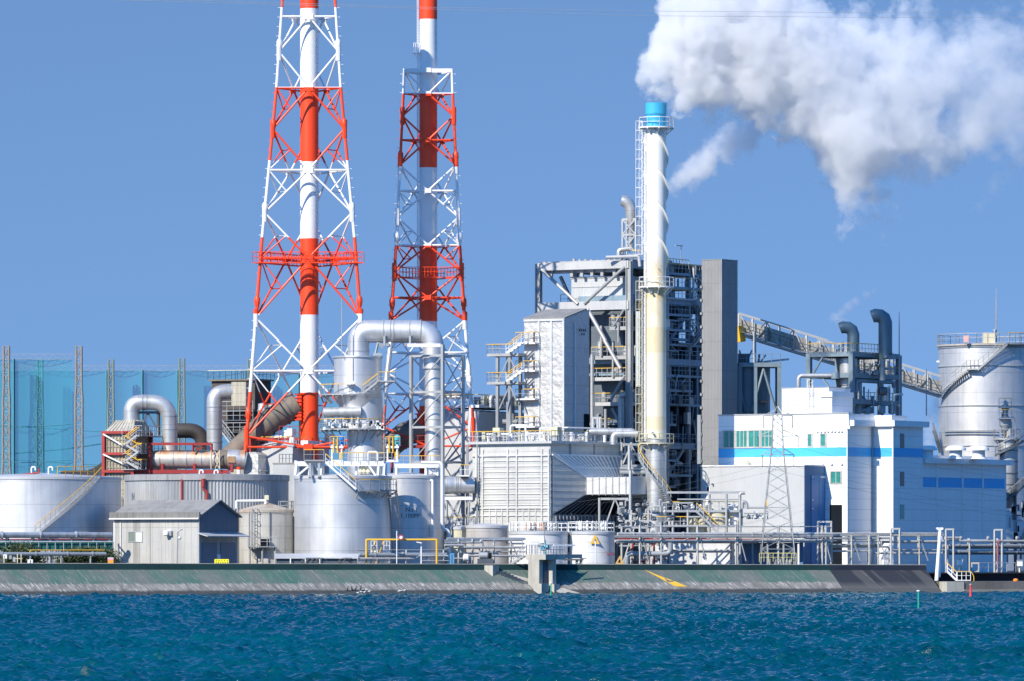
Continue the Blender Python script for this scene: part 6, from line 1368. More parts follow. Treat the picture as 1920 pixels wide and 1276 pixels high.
# ------------------------------------------------------------------ pipe racks
def rack(name, label, px0, px1, rel, rows, posts, mt=GALV, brace=True, top=None, rel1=None, bw=.16, cross=2):
    """rows: (row in the photo, radius, material, depth offset); posts: columns in the photo"""
    yy = lambda px: D(px, rel)
    t = T(name, label, 'pipe rack', gp((px0 + px1) / 2, yy((px0 + px1) / 2)))
    for i, (py, r, m_, dy) in enumerate(rows):
        a, b = px0 + rnd.uniform(0, 6), px1 - rnd.uniform(0, 6)
        pts = [W(a, py, yy(a) + dy), W(b, py, yy(b) + dy)]
        k_ = rnd.random()
        if r < .16 and k_ < .6 and b - a > 80:
            q = rnd.uniform(a + 20, b - 30); o = rnd.choice((-5, 4, 6)); pts = [pts[0], W(q, py, yy(q) + dy), W(q + 1, py + o, yy(q) + dy), W(b, py + o, yy(b) + dy)]
        p_ = t.p('pipe', M().path(bend(pts, r * 2.2, 4), r, 10), m_)
        if r >= .15:
            fl = M(); q = a + 30
            while q < b - 10: c = W(q, py, yy(q) + dy); d_ = (pts[-1] - pts[0]).normalized(); fl.tube(c - d_ * .08, c + d_ * .08, r * 1.35, 10); q += rnd.uniform(45, 80)
            if fl.v: t.ps('flange', fl, m_, p_)
    tp = min(r_[0] for r_ in rows) if top is None else top
    for px in posts:
        Y = yy(px)
        for dy in (0, cross): t.p('post', M().bar((X(px, Y), Y + dy, GZ - .3), (X(px, Y), Y + dy, Z(tp, Y)), bw), mt)
        for py in {round(r_[0]) for r_ in rows if r_[1] > .11}: t.p('cross_beam', M().bar((X(px, Y), Y - .2, Z(py, Y) - .25), (X(px, Y), Y + cross + .2, Z(py, Y) - .25), .13), mt)
    if brace:
        for px in posts[::2]: Y = yy(px); t.p('brace', M().bar((X(px, Y), Y, Z(tp + 4, Y)), W(px + 16, 1050, yy(px + 16)), .1), mt)
    return t
rack('pipe_rack', 'long silver pipes on low posts in front of the huge oil tank', -30, 214, 14, [(1002, .34, SILVD, 0), (1013, .09, PIPEW, .4), (1017, .07, PIPEW, .2), (1010, .07, MAROON, .8)], [12, 60, 94, 134, 175, 205], brace=False)
rack('pipe_rack', 'single low grey pipe running before the bushes', -30, 202, 4, [(1037.5, .22, STEEL, 0), (1035, .05, YEL, .3)], [57, 115, 170], brace=False)
ft = T('mesh_fence', 'green mesh fence behind the bushes by the oil tank', 'fence', gp(100, D(100, 10))); Y0 = D(-20, 10); Y1 = D(213, 10)
m = M().add([W(-20, 1030, Y0), W(213, 1030, Y1), W(213, 1015, Y1), W(-20, 1015, Y0)], [(0, 1, 2, 3)]); ft.p('mesh_panel', m, mat('green_mesh', (.03, .17, .14), .8, var=.3, scale=1.5)); b = M()
for i in range(16): px = -20 + i * 15.5; b.bar(W(px, 1014, D(px, 9.8)), (X(px, D(px, 9.8)), D(px, 9.8), GZ), .08)
ft.ps('post', b, GALV); ft.p('top_rail', M().bar(W(-20, 1014, Y0 - .2), W(213, 1014, Y1 - .2), .08), WHITE)
YW = D(100, 6)
for i in range(9):
    px = (8, 30, 38, 55, 90, 140, 165, 187, 200)[i]; h = (14, 22, 22, 12, 10, 10, 14, 26, 24)[i]; Y = D(px, 3.2)
ms = T('meter_stand', 'small white meter stand with boxes and valves at the picture edge', 'machine', gp(20, D(20, 3)))
Y = D(20, 3)
for px, a, b, w_ in ((33, 1037, 1056, .1), (40, 1037, 1056, .1), (8, 1040, 1056, .1)): ms.p('post', M().bar(W(px, a, Y), W(px, b, Y), w_), CREAM)
for px, py, w_, h, c_ in ((6, 1038, 7, 8, WHITE), (17, 1040, 5, 7, STEEL), (24, 1043, 5, 9, GALV), (0, 1046, 6, 6, DSTEEL)): ms.p('meter_box', M().box(WORLD, X(px, Y), X(px + w_, Y), Y, Y + .4, Z(py + h, Y), Z(py, Y)), c_)
ms.p('beam', M().bar(W(28, 1046, Y), W(42, 1046, Y), .08), CREAM)
Y = D(56, 1.5); t = T('white_sign', 'small white sign with a black figure standing by the bushes', 'sign', W(56, 1056, Y)); t.p('board', M().box(WORLD, X(51.5, Y), X(61.5, Y), Y, Y + .05, Z(1056, Y), Z(1047.5, Y)), WHITE); g = M(); g.lathe((X(57, Y), Y - .02), [(.0, Z(1050.2, Y)), (.05, Z(1049.6, Y)), (.0, Z(1049, Y))], 8); g.bar(W(57, 1050, Y - .02), W(56.8, 1052.5, Y - .02), .07, .02); g.bar(W(56.8, 1052.4, Y - .02), W(56, 1054.6, Y - .02), .05, .02); g.bar(W(56.8, 1052.4, Y - .02), W(57.6, 1054.6, Y - .02), .05, .02); g.bar(W(57, 1050.5, Y - .02), W(58, 1051.8, Y - .02), .04, .02); t.p('pictogram', g, INK)
Y = D(207, 1.5); t = T('striped_box', 'white, pink and orange banded cabinet beside the corner of the gable shed', 'cabinet', W(207, 1056, Y)); 
t.p('cabinet_body', M().box(WORLD, X(202, Y), X(212.5, Y), Y, Y + .7, GZ, Z(1049, Y)), mat('orange_paint', (.85, .36, .03), .5)); t.p('pink_band', M().box(WORLD, X(201.9, Y), X(212.6, Y), Y - .01, Y + .71, Z(1049, Y), Z(1045.5, Y)), mat('pink_paint', (.8, .35, .42), .5)); t.p('top', M().box(WORLD, X(201.7, Y), X(212.7, Y), Y - .03, Y + .73, Z(1045.5, Y), Z(1044, Y)), WHITE)
# bushes
def bush(px, rpx, py, label, seed, rel):
    Y = D(px, rel); kk = k(Y); g = np.random.default_rng(seed); m = M(); h = Z(py, Y) - GZ; c = Vector((X(px, Y), Y, GZ))
    lobes = [(g.uniform(-.7, .7) * rpx * kk, g.uniform(-1.2, 1.2), g.uniform(.3, .62) * h, g.uniform(.32, .5) * h) for _ in range(13)] + [(q * rpx * kk * .85, 0, .45 * h, .45 * h) for q in (-1, -.5, 0, .5, 1)]
    for i in range(8500):
        lx, ly, lz, r = lobes[g.integers(len(lobes))]; u = g.normal(size=3); u /= np.linalg.norm(u); q = r * g.uniform(.55, 1.08)
        p = c + Vector((lx + u[0] * q * 1.25, ly + u[1] * q, max(.05, lz + u[2] * q))); d = Vector(u + g.normal(size=3) * .7).normalized(); e = d.orthogonal().normalized(); f_ = d.cross(e); a = g.uniform(0, 6.28); s_ = g.uniform(.09, .18)
        e2 = e * math.cos(a) + f_ * math.sin(a); f2 = d.cross(e2); m.add([p - e2 * s_, p + f2 * s_ * .55, p + e2 * s_, p - f2 * s_ * .55], [(0, 1, 2, 3)])
    t = T('bush', label, 'bush', c, 'bushes on the bank'); t.p('foliage', m, LEAF)
    b = M()
    for i in range(7): a = g.uniform(0, 6.28); b.path([c + Vector((.1 * math.cos(a), .1 * math.sin(a), -.1)), c + Vector((math.cos(a) * rpx * kk * .4, .5 * math.sin(a), h * .7))], [.07, .02], 6)
    t.p('stem', b, BROWN)
def leafmat():
    mt, nt, ns, ls, P = nodes('dark_leaf'); tc = ns.new('ShaderNodeTexCoord').outputs['Object']; n = noise(ns, ls, tc, 1.6, 4, .6)
    ls.new(mixc(ns, ls, ramp(ns, ls, n, .35, .68), (.018, .040, .014), (.085, .105, .026)), P.inputs['Base Color']); P.inputs['Roughness'].default_value = .55; return mt
LEAF = leafmat()
bush(38, 27, 1014, 'round dark green bush behind the white figure sign', 3, 7); bush(145, 22, 1022, 'lower olive bush in the middle of the bank', 4, 6.5); bush(184, 22, 1020, 'dark bush reaching the corner of the gable shed', 5, 7.5)

# ------------------------------------------------------------------ things between shed and sluice
Y = D(590, 6)
t = T('low_shed', 'low pale lean-to with a wavy sheet roof in front of the large silver tank', 'shed', gp(560, Y)); t.p('roof', M().hexa([W(515, 1046, Y), W(672, 1046, Y), W(672, 1038, Y + 2.5), W(515, 1038, Y + 2.5), W(515, 1044, Y), W(672, 1044, Y), W(672, 1036.5, Y + 2.5), W(515, 1036.5, Y + 2.5)]), ROOFL); t.p('wall', M().box(WORLD, X(518, Y), X(668, Y), Y + .3, Y + 2.4, GZ, Z(1046, Y)), DSTEEL)
for px in (545, 573, 600): t.p('post', M().bar(W(px, 1046, Y), (X(px, Y), Y, GZ), .12), WHITE)
for px, lab in ((603, 'bare hoop frame arching over a seedbed, first of two beside the lean-to'), (655, 'bare hoop frame arching over a seedbed, nearer the yellow gantry')):
    Y = D(px, 3.5); t = T('hoop_frame', lab, 'hoop frame', gp(px, Y), 'hoop frames by the parapet'); w_ = 17 * k(Y)
    for q in range(5):
        dy = q * .7; dx = q * -.55; hp = [Vector((X(px, Y) + dx + w_ * math.cos(a), Y + dy, 2.5 + 1.55 * math.sin(a))) for a in np.linspace(0, math.pi, 12)]; t.p('hoop', M().path(hp, .035, 5), DSTEEL)
    for a in (.8, 1.57, 2.3): p = Vector((X(px, Y) + w_ * math.cos(a), Y, 2.5 + 1.55 * math.sin(a))); t.p('ridge_bar', M().tube(p, p + Vector((-2.2, 2.8, 0)), .03, 5), DSTEEL)
Y = D(750, 3); t = T('yellow_gantry', 'yellow pipe goalpost gantry over the path near the lettered tank', 'gantry', gp(752, Y))
t.p('frame', M().path(bend([(X(687, Y), Y, GZ), W(687, 1010.5, Y), W(819, 1010.5, Y), (X(819, Y), Y, GZ)], .08, 3), .12, 8), YEL)
for a, b in ((690, 701), (697, 716)): t.p('stair_rail', M().bar((X(a, Y), Y + .8, GZ), W(b + 3, 1013, Y + .8), .1), YEL)
for px in (701, 725):
    fr = T('step_stand', 'white step stand with a small railed top under the yellow gantry, %s' % ('beside its post' if px == 701 else 'nearer the spiral stair'), 'step stand', gp(px, Y + 1.4)); yy = Y + 1.4
    pl = fr.p('platform', M().box(WORLD, X(px - 5, yy), X(px + 6, yy), yy, yy + .8, Z(1031, yy) - .15, Z(1031, yy)), WHITE); rail(fr, [W(px - 5, 1031, yy), W(px + 6, 1031, yy)], WHITE, None, 1.1, .4, parent=pl)
    for dx in (-5, 5): fr.p('leg', M().bar(W(px + dx, 1031, yy), (X(px + dx, yy), yy, GZ), .08), WHITE)
rack('pipe_rack', 'grey pipes on low white trestles behind the yellow gantry', 668, 842, 5, [(1039, .26, STEEL, 0), (1046, .12, PIPEW, -.5), (1050, .06, PIPEW, -.4), (1030, .07, STEEL, 1)], [708, 762, 790, 832], PIPEW)
rack('pipe_rack', 'tangle of pipes on white frames between the blue signboard and the sluice', 832, 985, 6, [(1009, .16, STEEL, 1), (1012, .1, STEEL, .2), (1016, .12, GALV, 0), (1021, .14, PIPEW, -.4), (1027, .08, PIPEW, .5), (1046, .12, PIPEW, -.5), (1036, .09, PIPEW, .3)], [860, 886, 904, 926, 958], PIPEW)
for px in (752, 707): pass
Y = D(752, 2.4); t = T('round_sign', 'round red and white sign on a thin pole before the spiral stair', 'sign', gp(744, Y)); t.p('disc', M().tube(W(751.5, 1006, Y), W(751.5, 1006, Y + .04), .27, 24), WHITE); rg = M().lathe((0, 0), [(.20, 0), (.29, 0), (.29, .05), (.20, .05)], 24); c_ = W(751.5, 1006, Y - .03); rg.v = [Vector((c_.x + p.x, c_.y + p.z - .01, c_.z + p.y)) for p in rg.v]; t.p('red_ring', rg, REDI); t.p('pole', M().tube((X(744, Y), Y + .1, GZ), W(744, 994, Y + .1), .06, 8), WHITE); t.p('arm', M().bar(W(744, 1006, Y + .08), W(751, 1006, Y + .08), .05), WHITE)
Y = D(790, 2.6); t = T('street_lamp', 'short white lamp post with a flat arm beneath the yellow gantry', 'lamp', gp(790, Y)); t.p('pole', M().path([(X(790, Y), Y, GZ), W(790, 1016, Y)], .08, 8), WHITE); t.p('lamp_head', M().bar(W(781, 1015, Y), W(791, 1016.5, Y), .25, .12), WHITE)
# pump set in the small yard
t = T('pump_set', 'grey pump and valves on the ground left of the sluice steps', 'pump', gp(905, D(905, 3))); Y = D(905, 3)
t.p('motor', M().path([W(898, 1040, Y), W(900, 1040, Y), W(914, 1040, Y), W(916, 1040, Y)], [.2, .38, .38, .2], 14), GALV); t.p('casing', M().path([W(868, 1044, Y), W(870, 1044, Y), W(878, 1044, Y), W(880, 1044, Y)], [.2, .42, .42, .2], 14), WHITE); t.p('base', M().box(WORLD, X(895, Y), X(925, Y), Y - .4, Y + .6, GZ, Z(1046, Y)), DSTEEL); t.p('cabinet', M().box(WORLD, X(914, Y), X(922, Y), Y + .8, Y + 1.4, GZ, Z(1035, Y)), BLACK)

# ------------------------------------------------------------------ small tanks in front of the precipitator
def small_tank(cpx, rpx, rel, rim, label, mt, roof, rails=True, group=None, name='small_tank'):
    Y = D(cpx, rel); t = T(name, label, 'tank', gp(cpx, Y), group); c, r, zr, s_ = tank(t, cpx, Y, rpx, rim, None, mt, roof, None, 48)
    if rails: rail(t, [(c[0] + (r - .05) * math.cos(a), c[1] + (r - .05) * math.sin(a), zr) for a in np.linspace(R(-185), R(5), 12)], WHITE, YEL if rails == 'y' else None, 1.15, 1.0)
    return t, c, r, zr, s_, Y
small_tank(862, 30, 22, 987, 'squat off-white tank with a yellow topped railing behind the tall bent pipe', CREAM, None, 'y')
t, c, r, zr, s_, Y = small_tank(913, 39, 18, 984, 'squat grey tank with a shallow dark cone roof', mat('grey_tank', (.45, .43, .42), .6, dirt=.25, seam=(1.2, 0)), 979, False)
t, c, r, zr, s_, Y = small_tank(1010, 55, 13, 996, 'squat white tank with a cluttered railed top behind the sluice', mat('white_tank', (.74, .74, .73), .5, .1, dirt=.2, seam=(1.2, 0)), None)
for i in range(16):
    a = rnd.uniform(-2.8, -.3); q = rnd.uniform(.2, .95) * r; t.p('valve', M().lathe((c[0] + q * math.cos(a), c[1] + q * math.sin(a)), [(.1, zr + .2), (.2, zr + .4), (.1, zr + .6), (.18, zr + .7 + .4 * rnd.random()), (.02, zr + 1.2)], 8), rnd.choice((WHITE, GALV, mat('peach_primer_%d' % i, (.65, .42, .3), .6))))
t.p('tag_plate', M().box(WORLD, X(1013, Y), X(1020, Y), Y - r - .12, Y - r - .02, Z(1017, Y), Z(1008, Y)), WHITE, s_)
t, c, r, zr, s_, Y = small_tank(1109, 44, 11, 996, 'squat white tank with a big yellow triangle and small red writing', mat('white_tank_two', (.74, .74, .73), .5, .1, dirt=.15, seam=(1.2, 0)), None)
def triangle(t, cpx, tip, basey, hw, Y, mt, parent=None, thick=.08):
    a, b, c_ = W(cpx, tip, Y), W(cpx + hw, basey, Y), W(cpx - hw, basey, Y); g = (a + b + c_) / 3; m = M(); ins = [g + (p - g) * .42 for p in (a, b, c_)]
    for i in range(3): j = (i + 1) % 3; m.prism([(a, b, c_)[i], (a, b, c_)[j], ins[j], ins[i]], (0, thick, 0))
    return t.p('yellow_triangle', m, mt, parent)
triangle(t, 1115.5, 1001, 1018, 9, Y - r - .25, YEL, s_); gl = M()
for i in range(5):
    px = 1138 + i * 3; yy = Y - math.sqrt(r * r - (X(px + 1, Y) - c[0]) ** 2) - .06
    for q in range(3): gl.box(WORLD, X(px, Y), X(px + 2.2, Y), yy, yy + .05, Z(1039 - q * 1.3, Y) - .02, Z(1039 - q * 1.3, Y) + .02)
    gl.box(WORLD, X(px + .8, Y), X(px + 1.3, Y), yy - .01, yy + .05, Z(1039.4, Y), Z(1036, Y))
t.p('red_lettering', gl, REDI, s_)
for i in range(14):
    a = rnd.uniform(-2.8, -.3); q = rnd.uniform(.2, .95) * r; t.p('valve', M().lathe((c[0] + q * math.cos(a), c[1] + q * math.sin(a)), [(.08, zr + .2), (.16, zr + .4), (.1, zr + .6), (.16, zr + .7 + .5 * rnd.random()), (.02, zr + 1.3)], 8), rnd.choice((WHITE, GALV)))
Y = D(1116, 2); solo('lamp_post', 'thin white post in front of the tank with the yellow triangle', 'post', M().path([(X(1116.5, Y), Y, GZ), W(1116.5, 1014, Y)], .07, 8).bar(W(1113, 1013, Y), W(1117, 1014, Y), .15, .1), WHITE)
Y = D(1161, 1.6); t = T('triangle_marker', 'ochre triangle marker standing on the ground by the grey elbow pipe', 'marker', gp(1161, Y)); triangle(t, 1162, 1040, 1057, 9, Y, mat('ochre_paint', (.62, .38, .12), .6)); t.p('foot', M().box(WORLD, X(1152, Y), X(1172, Y), Y, Y + .4, GZ, GZ + .15), CONC)

# ------------------------------------------------------------------ sluice gate house
F = Fr(1023, D(1023, -4.6), 33)
t = T('sluice_gate', 'concrete sluice gate tower with a railed deck standing out of the sea wall slope', 'sluice gate', F.w(0, 0, 0)); zd0, zd1 = F.z(1048), F.z(1038)
xl, wd = F.fx(986), F.sy(1060); x1, x2 = F.fx(991), -.5
t.p('deck', M().box(F, xl, 0, 0, wd, zd0, zd1), CONC); FL = Fr(1011, F.Y + .45, 33)
t.p('pier', M().box(FL, FL.fx(990.5), 0, 0, .75, -.5, zd0), CONC); F3 = Fr(1036, F.Y + 1.5, 33); t.p('pier', M().box(F3, -1.2, 0, 0, FL.sy(1024) if 0 else .75, -.5, zd0), CONC)
t.p('gate_leaf', M().box(F, F.fx(1000), -.75, .8, 1.9, F.z(1096), zd0 - .3), mat('gate_blue', (.05, .09, .13), .6, dirt=.3)); t.p('back_wall', M().box(F, xl + .3, -.55, 2.0, 2.4, -.4, zd0), CONC)
t.p('base_block', M().box(FL, -.55, .5, -.3, 1.2, -.5, FL.z(1093)), CONC); t.p('base_block', M().box(F3, -.35, .35, -.2, .9, -.5, F3.z(1094)), CONC)
rail(t, [F.w(xl + .05, wd, zd1), F.w(xl + .05, .06, zd1), F.w(-.06, .06, zd1), F.w(-.06, wd - .1, zd1)], GALV, None, 1.05, .6)
gy = F.Y + .9; ac = t.p('actuator', M().path([W(1012, 1026, gy), W(1014, 1026, gy), W(1020, 1026, gy), W(1021, 1025, gy), W(1030, 1025, gy), W(1031, 1025, gy)], [.15, .32, .32, .26, .3, .12], 14), mat('pump_blue', (.16, .50, .62), .5)); t.p('handwheel', M().lathe((X(1022, gy), gy - .3), [(.28, Z(1021, gy)), (.36, Z(1020.6, gy)), (.28, Z(1020, gy))], 18), mat('pump_blue_two', (.16, .50, .62), .5), ac)
t.p('gear_stem', M().tube(W(1022, 1038, gy), W(1022, 1017, gy), .14, 10), TEAL, ac); t.p('spindle', M().tube(W(1021, 1018, gy), W(1021, 990, gy), .06, 8), STEEL, ac); t.p('dial_box', M().tube(W(1013, 1022, gy - .2), W(1013, 1022, gy + .1), .3, 16), GALV, ac)
bg_ = t.p('footbridge', M().box(F, xl + .2, -.6, wd, wd + 4.5, zd0 + .15, zd1), CONC)
stair(t, W(982, 1040, F.Y + 1.8), W(958, 1056, F.Y + 3.2), (.3, 1, 0), 1.0, GALV, True, GALV, .2)
t.p('outfall_arm', M().bar(W(1038, 1021, gy), W(1078, 1021, gy + 1.5), .16, .18), WHITE); t.p('lamp_arm', M().path([W(980, 1028, gy), W(979, 1013, gy), W(985, 1009, gy)], .05, 6), GALV)
t.p('debris_box', M().box(WORLD, *(lambda p: (p.x - .5, p.x + .5, p.y - .3, p.y + .3, p.z, p.z + .4))(slope(993, 1086))), DCONC)
# grounds right of sluice: gas cabinet, small boom
Y = D(1090, 3); t = T('winch_stand', 'small camera and winch stand on a post right of the sluice', 'machine', gp(1086, Y))
t.p('post', M().bar(W(1086, 1056, Y), W(1086, 1042, Y), .14), WHITE); t.p('camera', M().path([W(1088, 1044, Y), W(1099, 1044, Y)], .16, 10), WHITE); t.p('beam', M().bar(W(1058, 1048, Y), W(1094, 1048, Y), .18), DSTEEL); t.p('box', M().box(WORLD, X(1079, Y), X(1092, Y), Y + .1, Y + .6, GZ, Z(1049, Y)), STEEL)

# ------------------------------------------------------------------ right hand pipe racks
R1 = [(986, .07, PIPEW, 1.4), (1000, .2, PIPEW, 0), (1004, .09, PIPEW, -.4), (1010, .08, MAROON, 1.2), (1013, .17, PIPEW, .2), (1016, .1, PIPEW, .9), (1006.5, .07, GALV, 1.7)]
rack('pipe_rack', 'long white pipe rack crossing before the pale low building and the pylon', 1152, 1562, 4.2, R1, [1200, 1240, 1308, 1380, 1383, 1460, 1542, 1549], PIPEW, True, 984)
rack('pipe_rack', 'white pipe rack on tall posts before the office block and its stair block', 1556, 1770, 5.5, [(999, .12, PIPEW, 0), (1002.5, .13, PIPEW, .9), (1008, .15, PIPEW, .3), (1020, .14, STEEL, 1.4), (1024, .1, GALV, 1.6), (1032, .12, PIPEW, .5), (1013, .07, STEEL, 2)], [1597, 1630, 1647, 1687, 1724], PIPEW, True, 1000)
rack('pipe_rack', 'grey and white pipes passing the annexe on goalpost frames', 1766, 1945, 7, [(1007, .15, PIPEW, 0), (1011, .08, GALV, .4), (1022, .2, STEEL, 1.2), (1026, .12, STEEL, 1.4), (1033, .17, STEEL, .8), (1037, .1, DSTEEL, 1.9)], [1777, 1818, 1871], PIPEW, False, 1008)
def goalpost(p0, p1, top, rel, label, bot=1056, w=.2):
    Y = D((p0 + p1) / 2, rel); t = T('goalpost_frame', label, 'frame', gp((p0 + p1) / 2, Y), 'goalpost pipe frames')
    for px in (p0, p1): t.p('post', M().bar(W(px, top, Y), W(px, bot, Y), w), PIPEW)
    t.p('beam', M().bar(W(p0 - 1, top, Y), W(p1 + 1, top, Y), w), PIPEW); return t
goalpost(1671, 1687, 990, 5, 'white goalpost pipe frame in front of the office stair block')
goalpost(1774, 1788, 991, 3.0, 'white goalpost pipe frame beside the leaning double post', 1074); goalpost(1865, 1879, 992, 3.6, 'white goalpost pipe frame with a red hydrant pipe at the annexe corner', 1072)
goalpost(1534, 1559, 977, 6, 'white double post frame at the corner of the blue door shed')
t = T('hydrant_pipe', 'thin dark red hydrant pipe bent beside the goalpost at the annexe corner', 'pipe', W(1871, 1072, D(1871, 3.4))); Y = D(1871, 3.4); t.p('pipe', M().path(bend([W(1871, 1072, Y), W(1871, 1016, Y), W(1877, 1011, Y)], .3), .08, 8), MAROON)
Y = D(1760, 1.2); t = T('cable_mast', 'stout leaning white double mast rising from the end of the quay', 'mast', W(1756, 1088, Y))
t.p('post', M().tube(W(1756, 1088, Y - 2.5), W(1763, 992, Y - 1), .24, 12, .2), WHITE); t.p('post', M().tube(W(1761, 1081, Y - 1.6), W(1762, 990, Y - .8), .16, 10), WHITE)
for px in (1758, 1766): t.p('insulator', M().lathe((X(px, Y), Y - 1), [(.06, Z(993, Y)), (.16, Z(992, Y)), (.16, Z(989, Y)), (.06, Z(988, Y))], 10), WHITE)
t.p('cross_arm', M().bar(W(1755, 989, Y - 1), W(1768, 989, Y - 1), .15), WHITE); t.p('bracket', M().box(WORLD, X(1757, Y), X(1765, Y), Y - 1.3, Y - .7, Z(1013, Y), Z(1004, Y)), WHITE)
Y = D(1800, -1.5); Y0 = D(1800, 1.2)
t = T('access_stair', 'white access stair with yellow handrails leading down to the low quay', 'stair', W(1800, 1088, Y))
stair(t, W(1776, 1070, Y), W(1794, 1087, Y), (0, 1, 0), .9, WHITE, True, YEL); pl = t.p('platform', M().box(WORLD, X(1794, Y), X(1820, Y), Y - .1, Y + 1, Z(1087.5, Y), Z(1086, Y)), WHITE); rail(t, [W(1795, 1086, Y), W(1820, 1086, Y)], WHITE, YEL, 1.0, .6, parent=pl); rail(t, [W(1772, 1070, Y + .5), W(1777, 1070, Y)], WHITE, YEL, 1.0, .6)
t.p('handrail', M().path(bend([W(1820, 1070, Y), W(1826, 1078, Y), W(1826, 1088, Y)], .3), .05, 6), YEL)
for px, py, lab in ((1800, 1048, 'white control box on a post above the access stair'), (1912, 1050, 'white control box at the end of the quay')):
    Y = D(px, 2.2); t = T('control_post', lab, 'control box', gp(px, Y)); t.p('box', M().box(WORLD, X(px - 5, Y), X(px + 5, Y), Y - .3, Y + .3, Z(py + 10, Y), Z(py, Y)), WHITE); t.p('post', M().bar(W(px, py + 10, Y), W(px, 1072, Y), .18), CREAM); t.p('hood', M().box(WORLD, X(px - 5.6, Y), X(px + 5.6, Y), Y - .38, Y + .34, Z(py, Y), Z(py - 1.2, Y)), GALV)
Y = D(1830, 3); t = T('framed_opening', 'pale square frame opening above the quay parapet', 'frame', W(1828, 1072, Y)); fm = M(); fm.box(WORLD, X(1821, Y), X(1836, Y), Y, Y + .3, Z(1071, Y), Z(1068, Y)); fm.box(WORLD, X(1821, Y), X(1836, Y), Y, Y + .3, Z(1056, Y), Z(1053, Y)); fm.box(WORLD, X(1821, Y), X(1823, Y), Y, Y + .3, Z(1068, Y), Z(1056, Y)); fm.box(WORLD, X(1834, Y), X(1836, Y), Y, Y + .3, Z(1068, Y), Z(1056, Y)); t.p('frame', fm, CONC); rail(t, [W(1836, 1071, Y), W(1905, 1071, D(1905, 3))], GALV, None, 1.1, 1.2)
m = M().lathe(WF.w(xe_ + 10.3, -2.9, QZ), [(.02, QZ + .32), (.2, QZ + .3), (.32, QZ + .15), (.3, QZ), (.02, QZ)], 14); solo('orange_buoy', 'small orange buoy lying on the quay edge', 'buoy', m, mat('buoy_orange', (.8, .25, .03), .5))
# stuff under the rack: pale low building, blue lined shed, clutter platform
F = Fr(1372, D(1372, 6.8), 12); t = T('low_pale_building', 'low pale grey building with pilasters and a long cable tray behind the pipe rack', 'building', F.w(-4, 2, GZ)); xl = F.fx(1226)
t.p('wall', M().box(F, xl, 0, 0, 2.2, GZ, F.z(1016)), mat('pale_panel', (.62, .63, .63), .6, dirt=.15, seam=(0, 4.3), th=12)); t.p('roof', M().box(F, xl - .1, .1, -.1, 2.3, F.z(1016), F.z(1014)), WHITE)
for px in (1253, 1308, 1370): t.p('drain_pipe', M().bar(F.w(F.fx(px), -.12, GZ), F.w(F.fx(px), -.12, F.z(1016)), .1), DSTEEL)
t.p('cable_tray', M().box(F, F.fx(1240), 0, -.3, -.1, F.z(1031), F.z(1029)), GALV); t.p('door', M().box(F, F.fx(1319), F.fx(1327), -.05, .02, GZ, F.z(1047)), WHITE)
F = Fr(1500, D(1500, 10), 12); t = T('blue_pump_shed', 'blue shaded open pump shed standing behind the pylon feet', 'shed', F.w(-3, 2, GZ)); xl = F.fx(1382); BL = mat('pump_shed_blue', (.10, .22, .42), .6, corr=(.5, .01), th=12)
t.p('wall', M().box(F, xl, 0, 2.2, 2.5, GZ, F.z(1016)), BL); t.p('roof', M().box(F, xl - .2, .1, -.6, 2.6, F.z(1016), F.z(1013)), WHITE)
for px in (1384, 1412, 1440, 1470, 1498): t.p('post', M().box(F, F.fx(px) - .1, F.fx(px) + .1, -.4, -.2, GZ, F.z(1016)), WHITE if px in (1384, 1498) else STEEL)
for i in range(10): px = rnd.uniform(1390, 1490); t.p('pump', M().lathe(F.w(F.fx(px), rnd.uniform(.2, 1.6), 0), [(.3, GZ), (.3, GZ + .5), (.15, GZ + .7), (.2, GZ + rnd.uniform(.9, 1.6)), (.02, GZ + 1.7)], 10), rnd.choice((DSTEEL, GALV, STEEL, GREENP if i == 3 else BLACK)))
Y = D(1330, 12); t = T('process_platform', 'busy grey process platform with a yellow railed stair beside the stack base', 'process platform', gp(1310, Y))
for px in (1262, 1290, 1330, 1362, 1388): t.p('column', M().bar((X(px, Y), Y, GZ), W(px, 925 if px in (1362, 1330) else 955, Y), .22), GALV); t.p('column', M().bar((X(px, Y), Y + 3, GZ), W(px, 957, Y + 3), .2), GALV)
for py, a, b in ((985, 1205, 1375), (957, 1250, 1390), (922, 1250, 1392)):
    t.p('beam', M().bar(W(a, py, Y), W(b, py, Y), .2, .25), GALV)
    if py != 922: pl = t.p('deck', M().box(WORLD, X(a, Y), X(b, Y), Y, Y + 3, Z(py, Y) - .1, Z(py, Y)), GALV); rail(t, [W(a, py, Y), W(b, py, Y)], GALV, YEL, 1.1, .9, parent=pl)
t.p('tank_shell', M().lathe((X(1345, Y), Y + 1.5), [(24 * k(Y), Z(985, Y)), (24 * k(Y), Z(957, Y))], 30), CREAM); t.p('tank_shell', M().lathe((X(1378, Y), Y + 1.5), [(1.0, Z(985, Y)), (1.0, Z(948, Y)), (.02, Z(944, Y))], 24), WHITE)
for px in (1302, 1318): t.p('vessel', M().lathe((X(px, Y), Y + 1.2), [(.5, Z(1000, Y)), (.55, Z(985, Y)), (.55, Z(968, Y)), (.1, Z(963, Y))], 18), CREAM)
stair(t, W(1306, 958, Y - .6), W(1346, 997, Y - .6), (0, -1, 0), .8, GALV, True, YEL)
for pts, r_ in (([(1387, 955), (1387, 923), (1397, 923)], .2), ([(1400, 953), (1400, 942), (1392, 938), (1392, 952)], .22), ([(1362, 985), (1362, 925)], .13), ([(1290, 968), (1362, 968)], .1), ([(1398, 950), (1440, 950)], .14), ([(1395, 961), (1440, 961)], .1), ([(1270, 935), (1385, 935)], .09), ([(1262, 942), (1300, 942)], .1)): t.p('pipe', M().path(bend([W(*p, Y - .4) for p in pts], .5), r_, 10), GALV)
